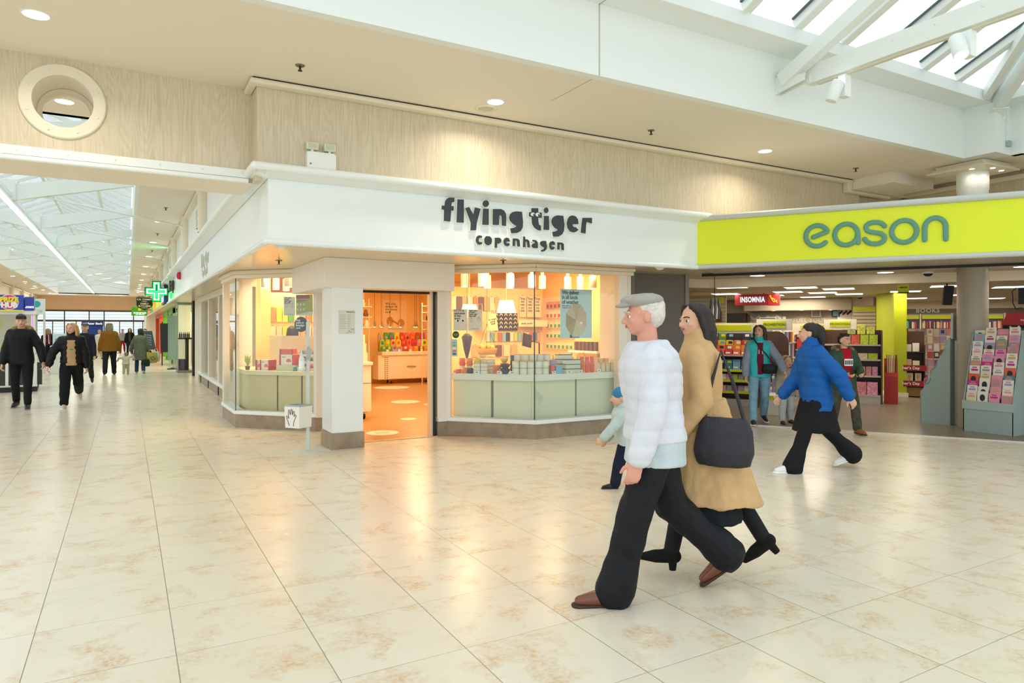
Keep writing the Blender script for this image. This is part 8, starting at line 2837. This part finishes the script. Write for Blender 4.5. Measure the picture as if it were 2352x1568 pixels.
  if arms:
   for i, s in enumerate((1, -1)):
    e = self.elb[i] + (self.wr[i] - self.elb[i]) * sleeve
    tgt.chain([self.sh[i] - self.rt * (s * 0.012 * H) - self.sp * 0.006 * H, self.elb[i], e], [k * H for k in arm])
  if collar:
   b.cap(self.neck - self.sp * 0.015 * H, self.neck + self.sp * collar * H, 0.052 * H, 0.048 * H)
  o = b.fuse(name, m_, self.root, self.vx * vx, 3, fold, 9, (1, 1, 0.8), quilt, qstep)
  if smat is not None:
   tgt.fuse('sleeves', smat, self.root, self.vx * vx, 3, fold, 9, (1, 1, 0.8), quilt, qstep)
  return o

 def front_panel(self, m_, w=0.04, t0=-0.03, t1=0.30, name='jumper', out=0.03):
  """garment showing between the open fronts of a jacket"""
  H = self.h
  rings = []
  for c, ax, ay in self.torso_rings(0, t0, t1):
   rings.append((c + ay * 0.55, ax.normalized() * w * H, ay * 0.45 + ay.normalized() * out))
  return Blob().loft(rings, 18, 3.0).fuse(name, m_, self.root, self.vx * 0.8, 2)

 def skirt(self, m_, top=0.02, bot=-0.3, w0=0.1, w1=0.13, d0=0.075, d1=0.12, name='skirt', fold=0.008, shift=0.0):
  H = self.h
  rings = []
  for k in range(7):
   f = k / 6
   rings.append((self.pel + Vector((0, shift * f * H, (bot + (top - bot) * (1 - f)) * H)), Vector(((w0 + (w1 - w0) * f) * H, 0, 0)), Vector((0, (d0 + (d1 - d0) * f) * H, 0))))
  return Blob().loft(rings[::-1], 26).fuse(name, m_, self.root, self.vx, 2, fold, 12, (1, 1, 0.25))

 def shoes(self, m_, sole=None, boot=0.0, heel=0.0, size=1.0, names='shoe', toe_r=0.85):
  H = self.h
  for i in range(2):
   a, fd = self.ank[i], self.fdir[i]
   upv = Vector((1, 0, 0)).cross(fd)
   upv = upv if upv.z > 0 else -upv
   if abs(fd.z) < 0.02:
    hl = a + Vector((0, 0, -0.042 * H))
   else:
    hl = a - fd * 0.03 * H - upv * 0.042 * H
    hl = a - upv * 0.042 * H
   b = Blob()
   r = 0.026 * H * size
   p0 = hl + upv * r * 0.95 - fd * 0.012 * H
   p1 = hl + fd * 0.06 * H + upv * r * 0.80
   p2 = hl + fd * 0.112 * H + upv * r * 0.62
   b.cap(p0, p1, r, r * 0.95)
   b.cap(p1, p2, r * 0.95, r * 0.62 * toe_r / 0.85, 1.0)
   b.cap(a + upv * 0.0, p0 + fd * 0.02 * H, 0.027 * H * size, r * 0.95)
   if boot:
    b.cap(a, a + (self.knee[i] - a).normalized() * boot * H, 0.028 * H, 0.031 * H)
   o = b.fuse(names, m_, self.root, self.vx * 0.7, 2)
   if sole is not None:
    s = Blob()
    s.cap(hl + upv * 0.004 * H - fd * 0.012 * H, hl + fd * 0.115 * H + upv * 0.004 * H, r * 1.02, r * 0.92, 0.32, Vector((1, 0, 0)))
    s.fuse('sole', sole, o, self.vx * 0.6, 1)
   if heel:
    MB().tube([hl - fd * 0.005 * H + upv * 0.01, hl - fd * 0.005 * H - upv * heel], [0.017 * H, 0.013 * H], 10).build('heel', m_, o)
  return self

 def hair(self, m_, style='short', name='hair'):
  f = self.h * self.hf
  R = self.hr()
  b = Blob()

  def el(c, r):
   b.ellipsoid(self.hp(*c), tuple(k * f for k in r), 18, 0, R)
  if style in ('short', 'crop'):
   el((0, -0.018, 0.026), (0.050, 0.055, 0.046))
   el((0, -0.030, 0.002), (0.046, 0.042, 0.046))
   el((0, 0.024, 0.052), (0.040, 0.026, 0.017))
  elif style == 'fringe':
   el((0, -0.014, 0.030), (0.049, 0.055, 0.048))
   el((0, -0.032, 0.004), (0.046, 0.040, 0.046))
   el((0, 0.024, 0.050), (0.038, 0.026, 0.022))
   for k in range(5):
    b.cap(self.hp(-0.032 + 0.016 * k, 0.044, 0.05), self.hp(-0.036 + 0.018 * k, 0.052, 0.024 + 0.004 * (k % 2)), 0.012 * f, 0.006 * f)
  elif style in ('long', 'longdown', 'bob'):
   el((0, -0.016, 0.024), (0.051, 0.055, 0.046))
   el((0, -0.030, 0.0), (0.049, 0.040, 0.050))
   ln = {'long': -0.16, 'longdown': -0.20, 'bob': -0.085}[style]
   for s in (1, -1):
    b.chain([self.hp(s * 0.018, 0.030, 0.058), self.hp(s * 0.046, 0.012, 0.03), self.hp(s * 0.052, -0.006, -0.03), self.hp(s * 0.050, -0.012, ln * 0.8)], [0.010 * f, 0.013 * f, 0.016 * f, 0.012 * f])
    b.chain([self.hp(s * 0.034, -0.03, 0.02), self.hp(s * 0.042, -0.040, -0.04), self.hp(s * 0.040, -0.045, ln)], [0.026 * f, 0.026 * f, 0.014 * f])
   b.chain([self.hp(0, -0.045, 0.02), self.hp(0, -0.056, -0.04), self.hp(0, -0.060, ln * 1.08)], [0.034 * f, 0.032 * f, 0.016 * f])
  elif style == 'pony':
   el((0, -0.014, 0.026), (0.050, 0.055, 0.045))
   el((0, -0.030, 0.0), (0.047, 0.040, 0.046))
   b.chain([self.hp(0, -0.05, 0.04), self.hp(0, -0.072, 0.02), self.hp(0, -0.076, -0.04), self.hp(0, -0.07, -0.11)], [0.024 * f, 0.026 * f, 0.026 * f, 0.012 * f])
  return b.fuse(name, m_, self.root, self.vx * 0.7, 2, 0.004, 40, (1, 1, 0.3))

 def flat_cap(self, m_):
  f = self.h * self.hf
  R = self.hr()
  b = Blob()
  b.ellipsoid(self.hp(0, -0.006, 0.047), (0.056 * f, 0.064 * f, 0.026 * f), 20, 0, R)
  b.ellipsoid(self.hp(0, 0.014, 0.052), (0.050 * f, 0.058 * f, 0.020 * f), 20, 0, R)
  b.ellipsoid(self.hp(0, 0.064, 0.036), (0.038 * f, 0.026 * f, 0.007 * f), 16, 0, R)
  return b.fuse('cap', m_, self.root, self.vx * 0.6, 2)

 def fur_hood(self, m_, r=0.075, back=0.03):
  """ring of fur round the collar"""
  H = self.h
  b = Blob()
  n = 20
  c = self.neck - self.sp * 0.008 * H - self.tfw * back * H
  pts = []
  for k in range(n + 1):
   a = RAD(-35 + 250 * k / n)
   pts.append(c + self.rt * (r * H * cos(a)) - self.tfw * (r * 0.9 * H * sin(a)) + self.sp * (0.018 * H * sin(a)))
  b.chain(pts, [0.024 * H] * (n + 1))
  return b.fuse('fur_trim', m_, self.root, self.vx * 0.7, 1, 0.008, 60, (1, 1, 1))

 def hood(self, m_):
  H = self.h
  b = Blob()
  b.ellipsoid(self.neck - self.tfw * 0.055 * H + self.sp * 0.005 * H, (0.075 * H, 0.045 * H, 0.06 * H), 16)
  return b.fuse('hood', m_, self.root, self.vx, 2, 0.005, 14)

def cloth(key, c, rough=0.85, vary=0.12, bump=0.25, bscale=90):
 return mat(key, c, rough, vary=vary, vscale=14, bump=bump, bscale=bscale, spec=0.22)

HAIR = {k: mat('hair_' + k, c, 0.5, vary=0.35, vscale=60, stretch=(1, 1, 0.1), bump=0.4, bscale=150) for k, c in dict(black='17130f', brown='3a2618', dark='241a14', blond='c3a06a', grey='b0a698', ash='8f7a5c').items()}

# 1 old man walking left in the foreground
V1 = 0.010
P = Person('old man in a flat cap and pale puffer jacket striding left in the foreground', (2.60, 2.96), 60.5, 1.745, legs=((-17, 3, 32, -38), (18, 2, 3, 0)), arms=((-6, 4, 8, 0), (4, 9, 14, 0)), lean=4, head=(0, -4), voxel=V1, girth=1.12, skin=SKINP, curl=40)
P.body()
P.hair(mat('hair_white', 'd8d2c8', 0.6, vary=0.2, vscale=60), 'crop')
P.flat_cap(cloth('cap_tweed', 'a8a39c'))
P.brows(mat('hair_white', 'd8d2c8', 0.6))
P.trousers(cloth('trouser_black', '17191e', 0.6), (0.057, 0.056, 0.052), 0.98, 0.012, flare=0.064)
P.jacket(cloth('jacket_silver', 'd6d9e2', 0.55, 0.06, 0.15), -0.005, 0.036, (0.050, 0.045, 0.037), 0.93, 0.008, 0.005, 0.075)
P.jacket(cloth('shirt_mist', 'c3d0d6', 0.8), -0.075, 0.026, arms=False, name='shirt', flare=1.05)
P.shoes(mat('leather_tan', '6f3a22', 0.25, coat=0.3), mat('sole_dark', '3a2418', 0.6), size=1.05)

# 2 woman in the tan coat
P = Person('woman in a belted tan coat and heeled black boots walking beside the old man', (3.09, 3.08), 42, 1.61, legs=((-23, 3, 8, -42), (15, 2, 4, 0)), arms=((20, 8, 40, 5), (-8, 10, 45, 10)), lean=3, head=(45, -3), voxel=V1, lift=0.045)
P.body()
P.hair(HAIR['dark'], 'long')
P.brows(HAIR['dark'])
P.trousers(cloth('tights_black', '1a1c1e', 0.7), (0.055, 0.036, 0.030), 0.95, 0.002, name='tights')
P.skirt(cloth('skirt_black', '1b2226'), 0.02, -0.355, 0.10, 0.135, 0.078, 0.15)
ct = cloth('coat_camel', 'cba878', 0.9, 0.08)
P.jacket(ct, -0.03, 0.026, (0.046, 0.040, 0.036), 0.94, 0.007, name='coat', collar=0.028)
P.skirt(ct, 0.10, -0.285, 0.098, 0.15, 0.085, 0.19, 'coat_skirt', 0.016, -0.03)
P.shoes(cloth('boot_suede', '141414', 0.8), None, boot=0.10, heel=0.045, names='boot', toe_r=0.7)
bg = thing('shoulder_bag', 'slouchy dark grey bag hanging at the hip of the tan coat', 'bag', (3.17, 3.00, 0.0), RAD(42))
b = Blob()
b.loft([((-0.22, -0.02, 0.72), (0.055, 0, 0), (0, 0.15, 0)), ((-0.225, -0.02, 0.80), (0.07, 0, 0), (0, 0.17, 0)), ((-0.22, -0.02, 0.93), (0.055, 0, 0), (0, 0.15, 0)), ((-0.215, -0.02, 1.0), (0.03, 0, 0), (0, 0.12, 0))])
b.fuse('bag_body', cloth('bag_charcoal', '35343a', 0.5), bg, 0.012, 3, 0.01)
MB().tube([(-0.215, 0.09, 0.99), (-0.19, 0.05, 1.2), (-0.13, 0.0, 1.385), (-0.19, -0.07, 1.2), (-0.215, -0.13, 0.99)], 0.011, 8).build('strap', cloth('bag_charcoal', '35343a', 0.5), bg)

# 3 child behind the old man
P = Person('small child in a blue hat and pale grey jacket half hidden behind the old man', (4.16, 5.14), 60, 1.00, legs=((-15, 4, 25, -25), (18, 3, 6, 0)), arms=((20, 8, 10, 0), (38, 22, 8, 0)), lean=8, head=(0, -5), voxel=0.011, girth=1.1, child=True)
P.body()
hat = Blob()
f_ = P.h * P.hf
hat.ellipsoid(P.hp(0, -0.008, 0.026), (0.056 * f_, 0.064 * f_, 0.048 * f_), 18, 0, P.hr())
hat.fuse('hat', cloth('hat_blue', '3f7fae'), P.root, 0.008, 2)
P.trousers(cloth('trouser_navy', '1c2233'), (0.07, 0.058, 0.05), 0.97, 0.004)
P.jacket(cloth('jacket_ice', 'b9c6c4', 0.7), -0.07, 0.03, (0.056, 0.05, 0.042), 0.95, 0.006, collar=0.02)
P.shoes(m_black, m_black)

# 4 woman in the royal blue puffer
P = Person('woman in a royal blue puffer jacket, black flares and white trainers crossing the hall', (6.43, 4.75), 62, 1.64, legs=((-22, 3, 24, -22), (24, 3, 4, 0)), arms=((14, 8, 25, 0), (-38, 12, 12, 0)), lean=6, head=(-25, -2), voxel=0.011)
P.body()
P.hair(HAIR['black'], 'pony')
P.brows(HAIR['black'])
P.trousers(cloth('flare_black', '18181b', 0.75), (0.062, 0.046, 0.044), 1.04, 0.005, flare=0.066)
P.jacket(cloth('puffer_blue', '0f58a4', 0.55, 0.06, 0.1), -0.10, 0.038, (0.056, 0.050, 0.040), 0.95, 0.008, 0.009, 0.10, flare=1.02, collar=0.04)
P.skirt(cloth('tunic_black', '1b1b1e', 0.8), 0.0, -0.24, 0.102, 0.12, 0.085, 0.15, 'tunic')
P.shoes(mat('trainer_white', 'e8ecec', 0.45), mat('sole_white', 'f2f2ee', 0.5), size=1.08)

# 5 child behind the blue jacket
P = Person('child in a beige furry coat and pale jeans behind the royal blue jacket', (9.16, 7.30, 0.01), 150, 1.12, legs=((8, 4, 8, 0), (-6, 4, 6, 0)), arms=((5, 12, 20, 0), (0, 40, 15, 0)), lean=0, head=(10, 0), voxel=0.012, child=True)
P.body()
P.hair(HAIR['ash'], 'bob')
P.trousers(cloth('jeans_pale', 'b9c0bc'), (0.066, 0.054, 0.046), 0.95, 0.005)
P.jacket(cloth('coat_fleece', 'a39c8e', 0.95), -0.09, 0.03, (0.055, 0.048, 0.042), 0.95, 0.007)
P.fur_hood(cloth('fur_beige', 'c8b79a', 0.95, 0.3, 0.6, 120))
P.shoes(cloth('boot_brown', '6a4630'), m_dark, boot=0.06, names='boot')

# 6 woman in the turquoise gilet
P = Person('woman in a turquoise jacket with grey sleeves, maroon hoodie and jeans at the bookshop entrance', (8.78, 7.52, 0.01), 140, 1.585, legs=((14, 3, 4, 0), (-10, 3, 20, -14)), arms=((6, 10, 18, 0), (22, 26, 18, 0)), lean=2, head=(-28, 0), voxel=0.011)
P.body()
P.hair(HAIR['brown'], 'long')
P.brows(HAIR['brown'])
P.trousers(cloth('jeans_sky', '7fa8bf', 0.85, 0.2), (0.060, 0.043, 0.038), 0.97, 0.006)
P.jacket(cloth('gilet_turquoise', '35b4bf', 0.5, 0.06), -0.055, 0.028, (0.045, 0.040, 0.034), 0.94, 0.007, name='jacket', smat=cloth('sleeve_grey', '8b93a3', 0.7), flare=1.05, collar=0.015)
P.front_panel(cloth('hoodie_maroon', '6b1d30'), 0.044, -0.03, 0.305, 'hoodie', 0.036)
P.shoes(mat('trainer_black', '1f2022', 0.5), mat('sole_cream', 'e8d6cc', 0.5))
for s in (0.018, -0.018):
 MB().tube([P.neck + P.tfw * 0.075 + Vector((s, 0.02, -0.03)), P.neck + P.tfw * 0.10 + Vector((s * 1.3, 0.03, -0.12)), P.neck + P.tfw * 0.105 + Vector((s * 1.5, 0.035, -0.22))], 0.006, 6).build('drawcord', m_white, P.root)
bg = thing('crossbody_bag', 'black crossbody bag worn over the turquoise jacket', 'bag', (8.78, 7.52, 0.01), RAD(140))
b = Blob()
b.loft([((-0.13, 0.17, 0.80), (0.10, 0.0, 0), (0, 0.04, 0)), ((-0.13, 0.175, 0.86), (0.12, 0.0, 0), (0, 0.05, 0)), ((-0.13, 0.17, 0.95), (0.10, 0, 0), (0, 0.035, 0))])
b.fuse('bag_body', cloth('bag_black', '17171a', 0.4), bg, 0.011, 2)
MB().tube([(-0.20, 0.13, 0.95), (-0.10, 0.155, 1.08), (0.02, 0.16, 1.22), (0.10, 0.09, 1.35), (0.12, 0.0, 1.37), (0.05, -0.13, 1.25), (-0.12, -0.13, 1.05), (-0.22, 0.02, 0.97)], 0.010, 8).build('strap', m_black, bg)

# 7 boy in the green parka
P = Person('boy in a green fur trimmed parka, red hoodie and tan boots leaving the bookshop', (9.06, 6.24, 0.01), 150, 1.45, legs=((-6, 4, 8, 0), (16, 6, 8, 0)), arms=((22, 6, 52, 22), (22, 6, 52, 22)), lean=1, head=(22, 0), voxel=0.011)
P.body()
P.hair(HAIR['dark'], 'short')
P.brows(HAIR['dark'])
P.trousers(mat('camo_olive', '4a4a38', 0.9, vary=0.5, vscale=18), (0.062, 0.048, 0.042), 0.94, 0.007)
P.jacket(cloth('parka_green', '3b5444', 0.75), -0.085, 0.034, (0.050, 0.045, 0.038), 0.92, 0.007, flare=1.05)
P.front_panel(cloth('hoodie_red', 'b3182c'), 0.058, -0.03, 0.318, 'hoodie', 0.042)
wb = MB()
wb.slab([(-0.060, -0.05), (0.060, -0.05), (0.060, 0.05), (-0.060, 0.05)], P.pel + P.sp * 0.185 * P.h + P.tfw * 0.142, (1, 0, 0), tuple(P.sp), tuple(P.tfw), 0.012)
wo = wb.build('chest_print', m_white, P.root)
b = MB()
for k in range(4):
 b.box(-0.05 + 0.028 * k, -0.034 + 0.028 * k, 0.0, 0.002, -0.03, 0.03)
bo = b.build('print_mark', m_black, wo)
bo.location = P.pel + P.sp * 0.185 * P.h + P.tfw * 0.155
P.fur_hood(cloth('fur_tan', 'a08a66', 0.95, 0.4, 0.6, 120), 0.086, 0.022)
P.shoes(cloth('boot_tan', '9a6236', 0.8), mat('sole_dark', '3a2418', 0.6), boot=0.06, names='boot', size=1.1)

# 8, 9 young couple holding hands on the left
V2 = 0.013
P = Person('young man in a black fur hooded jacket holding the hand of the blond woman', (-1.75, 15.9), 176, 1.80, legs=((-10, 3, 16, -10), (14, 3, 5, 0)), arms=((-4, 12, 22, -2), (6, 25, 12, 0)), lean=2, head=(8, -4), voxel=V2)
P.body()
P.hair(HAIR['black'], 'fringe')
P.brows(HAIR['black'])
P.trousers(cloth('jogger_black', '16171b', 0.8), (0.058, 0.044, 0.034), 0.93, 0.006)
P.jacket(cloth('parka_black', '141416', 0.6), -0.055, 0.034, (0.050, 0.045, 0.036), 0.92, 0.008, 0.004, 0.12)
P.front_panel(cloth('jumper_black', '1d1e22', 0.9), 0.045, -0.03, 0.285, 'jumper', 0.034)
P.fur_hood(cloth('fur_gold', 'a5834c', 0.95, 0.4, 0.6, 120), 0.080, 0.045)
P.shoes(mat('trainer_black', '1f2022', 0.5), mat('sole_grey', '7d7a74', 0.6), size=1.05)
man_hand = P.root.matrix_basis @ P.wr[1]
P = Person('blond woman in a cropped black puffer, tan jumper and black joggers on the left', (-0.93, 15.62), 182, 1.64, legs=((12, 3, 4, 0), (-14, 3, 46, -40)), arms=((6, 30, 6, 0), (-4, 12, 10, 0)), lean=2, head=(-30, 0), voxel=V2)
P.body()
P.hair(HAIR['blond'], 'long')
P.brows(HAIR['ash'])
P.trousers(cloth('jogger_black', '16171b', 0.8), (0.066, 0.056, 0.046), 0.90, 0.010)
P.jacket(cloth('puffer_black', '151518', 0.4, 0.06, 0.1), 0.0, 0.036, (0.054, 0.048, 0.038), 0.94, 0.006, 0.012, 0.10, collar=0.035)
P.front_panel(cloth('jumper_tan', 'bb9a72', 0.9), 0.058, -0.03, 0.285, 'jumper', 0.047)
MB().ellipsoid(P.pel + P.sp * 0.165 * P.h + P.tfw * 0.150, (0.035, 0.010, 0.018), 10).build('logo_print', mat('logo_green', '2f9a4c', 0.6), P.root)
P.shoes(mat('trainer_cream', 'd8cbb4', 0.5), mat('sole_white', 'f2f2ee', 0.5), boot=0.03)

# 10 man behind the couple
P = Person('man in a grey cap and dark jacket walking behind the blond woman', (-0.98, 21.6), 178, 1.70, arms=((-10, 8, 10, 0), (10, 8, 10, 0)), voxel=0.016)
P.body()
P.hair(HAIR['grey'], 'crop')
P.flat_cap(cloth('cap_slate', '5c6670'))
P.trousers(cloth('trouser_black', '17191e', 0.6))
P.jacket(cloth('jacket_ink', '1c2230', 0.7), -0.05)
P.shoes(m_black)
# 11 woman with the maroon scarf
P = Person('grey haired woman in a long black coat and maroon scarf, seen from behind', (-2.52, 30.0), 0, 1.52, legs=((-6, 3, 12, -8), (8, 3, 4, 0)), arms=((10, 8, 40, 10), (10, 8, 40, 10)), voxel=0.017, girth=1.1)
P.body()
P.hair(HAIR['ash'], 'bob')
P.trousers(cloth('tights_black', '1a1c1e', 0.7), (0.055, 0.04, 0.034), 0.95)
cb_ = cloth('coat_black', '151519')
P.jacket(cb_, -0.03, 0.03, (0.05, 0.044, 0.038), name='coat')
P.skirt(cb_, 0.06, -0.28, 0.11, 0.125, 0.085, 0.11, 'coat_skirt')
sc = Blob()
sc.cap(P.neck + Vector((-0.06, 0, 0)), P.neck + Vector((0.06, 0, 0)), 0.075, 0.075)
sc.fuse('scarf', cloth('scarf_maroon', '7a2334', 0.9, 0.4), P.root, 0.014, 2)
for k, x in enumerate((-0.03, 0.035, 0.07)):
 b = Blob().cap(P.neck + Vector((x, -0.12, -0.02)), P.neck + Vector((x + 0.02, -0.19, -0.36 + 0.05 * k)), 0.03, 0.034, 0.4)
 b.fuse('scarf_end', cloth('scarf_white', 'd8c4c4') if k == 1 else cloth('scarf_maroon', '7a2334', 0.9, 0.4), P.root, 0.012, 1)
P.shoes(m_black)
# 12 man in the brown jacket
P = Person('long haired man in a brown wool jacket and grey flat cap seen from behind', (-0.50, 26.0), 2, 1.70, legs=((12, 4, 14, 0), (-10, 4, 10, -8)), arms=((2, 14, 14, 0), (4, 14, 12, 0)), voxel=0.015, girth=1.2, head=(-14, 0))
P.body()
P.hair(HAIR['ash'], 'long')
P.flat_cap(cloth('cap_green', '6f776c'))
P.trousers(cloth('trouser_ink', '1d1f28', 0.8), (0.062, 0.048, 0.042), 0.97)
P.jacket(cloth('wool_brown', '8a5a20', 0.95, 0.15), -0.075, 0.04, (0.056, 0.050, 0.042), 0.95, 0.009, flare=1.05, collar=0.02)
P.shoes(cloth('shoe_brown', '46301f', 0.6))
# 13 toddler
P = Person('toddler in a cream spotted top held by both hands between two adults', (-0.03, 25.95), 0, 0.76, legs=((10, 5, 10, 0), (-8, 5, 8, 0)), arms=((10, 115, 5, 0), (10, 80, 5, 0)), voxel=0.011, child=True, girth=1.15)
P.body()
P.hair(HAIR['ash'], 'crop')
P.trousers(cloth('leggings_oat', 'b5aa94'), (0.07, 0.06, 0.05), 0.95, 0.004)
P.jacket(mat('top_spotted', 'd2c8b4', 0.9, vary=0.5, vscale=45), -0.04, 0.025, (0.058, 0.05, 0.042), 0.92, 0.004)
P.shoes(cloth('shoe_cream', 'cfc3ad'))
# 14 woman in the grey coat
P = Person('woman in a long grey coat and jeans carrying shopping bags, seen from behind', (0.39, 26.4), -4, 1.52, legs=((-8, 3, 16, -14), (8, 3, 6, 0)), arms=((0, 16, 12, 0), (8, 20, 10, 0)), voxel=0.015, head=(50, 0), girth=1.1)
P.body()
P.hair(HAIR['dark'], 'bob')
P.brows(HAIR['dark'])
P.trousers(cloth('jeans_navy', '2c4a6c', 0.85, 0.2), (0.058, 0.044, 0.040), 0.96)
gc_ = cloth('coat_grey', '6e6d62', 0.95, 0.15)
P.jacket(gc_, -0.03, 0.034, (0.05, 0.046, 0.042), name='coat', collar=0.02)
P.skirt(gc_, 0.08, -0.24, 0.112, 0.15, 0.09, 0.13, 'coat_skirt', 0.012)
P.shoes(cloth('trainer_sand', 'a89a80'), mat('sole_cream', 'e8d6cc', 0.5))
bg = thing('shopping_bag', 'yellow patterned shopping bag carried beside the grey coat', 'bag', (0.72, 26.35, 0.34), RAD(-4))
b = Blob()
b.loft([((0, 0, 0), (0.18, 0, 0), (0, 0.08, 0)), ((0, 0, 0.15), (0.20, 0, 0), (0, 0.10, 0)), ((0, 0, 0.36), (0.17, 0, 0), (0, 0.06, 0))])
b.fuse('bag_body', cloth('shopper_ochre', 'c0a058'), bg, 0.014, 2, 0.01)
MB().tube([(0.05, -0.105, 0.08), (0.13, -0.10, 0.15), (0.06, -0.105, 0.24), (-0.02, -0.10, 0.20), (0.03, -0.105, 0.12)], 0.016, 6, closed=True).build('ring_print', mat('shopper_teal', '3d7f88', 0.7), bg)
MB().tube([(-0.08, 0, 0.36), (-0.06, 0, 0.46), (0.06, 0, 0.46), (0.08, 0, 0.36)], 0.010, 8).build('handle', cloth('shopper_ochre', 'c0a058'), bg)
bg = thing('shopping_bag', 'dark green bag sagging under the yellow patterned one', 'bag', (0.55, 26.25, 0.24), RAD(-4))
Blob().loft([((0, 0, 0), (0.12, 0, 0), (0, 0.05, 0)), ((0, 0, 0.10), (0.14, 0, 0), (0, 0.07, 0)), ((0, 0, 0.24), (0.10, 0, 0), (0, 0.04, 0))]).fuse('bag_body', cloth('bag_forest', '1f3a2a'), bg, 0.012, 2, 0.01)
MB().tube([(-0.05, 0, 0.24), (0, 0, 0.40), (0.05, 0, 0.24)], 0.008, 6).build('handle', cloth('bag_forest', '1f3a2a'), bg)
bg = thing('shopping_bag', 'white carrier bag behind the yellow patterned one', 'bag', (0.88, 26.6, 0.38), RAD(-4))
Blob().loft([((0, 0, 0), (0.10, 0, 0), (0, 0.05, 0)), ((0, 0, 0.15), (0.13, 0, 0), (0, 0.08, 0)), ((0, 0, 0.34), (0.09, 0, 0), (0, 0.04, 0))]).fuse('bag_body', cloth('carrier_white', 'dcd8d0', 0.5), bg, 0.013, 2, 0.012)
MB().tube([(-0.05, 0, 0.34), (-0.03, 0, 0.44), (0.03, 0, 0.44), (0.05, 0, 0.34)], 0.008, 6).build('handle', cloth('carrier_white', 'dcd8d0', 0.5), bg)
# 15-18 people further down
P = Person('dark haired woman in a black cardigan and green top walking toward the camera far away', (0.14, 44.0), 180, 1.58, arms=((-10, 12, 20, 0), (10, 16, 30, 0)), voxel=0.02, girth=1.25)
P.body()
P.hair(HAIR['black'], 'long')
P.trousers(cloth('tights_black', '1a1c1e', 0.7))
P.jacket(cloth('cardigan_black', '17171a', 0.9), -0.03, 0.03)
P.front_panel(cloth('top_green', '2c4a40'), 0.055, -0.03, 0.30, 'top', 0.04)
P.shoes(m_black)
P = Person('person in crimson trousers and a pale grey top, far down the street', (-0.24, 48.5), 180, 1.52, voxel=0.022, girth=1.1)
P.body()
P.hair(HAIR['brown'], 'crop')
P.trousers(cloth('trouser_crimson', 'a3182f'))
P.jacket(cloth('top_mist', '9aa2a6'), -0.02, 0.022)
P.shoes(cloth('shoe_brown', '46301f', 0.6))
P = Person('person in a white jacket half hidden behind the brown wool jacket', (-1.19, 39.5), 0, 1.50, voxel=0.02)
P.body()
P.hair(HAIR['blond'], 'crop')
P.trousers(cloth('trouser_sand', 'c9b48c'))
P.jacket(cloth('jacket_white', 'dcdad2'), -0.06, 0.03)
P.shoes(cloth('shoe_brown', '46301f', 0.6))
P = Person('person in a black and yellow jacket by the orange shop front', (0.86, 41.5), 150, 1.55, voxel=0.02)
P.body()
P.hair(HAIR['brown'], 'crop')
P.trousers(cloth('trouser_ink', '1d1f28', 0.8))
P.jacket(cloth('jacket_yellow', 'c9a828'), -0.04, 0.03, smat=cloth('sleeve_black', '1b1b1e'))
P.shoes(m_black)
# 19 shopper seen through the left window
P = Person('dark haired shopper in a grey top seen from behind through the left shop window', (2.62, 12.75, 0.01), -20, 1.60, voxel=0.014)
P.body()
P.hair(HAIR['black'], 'long')
P.trousers(cloth('trouser_ink', '1d1f28', 0.8))
P.jacket(cloth('top_slate', '5a544e'), -0.03, 0.022)
P.shoes(m_black)
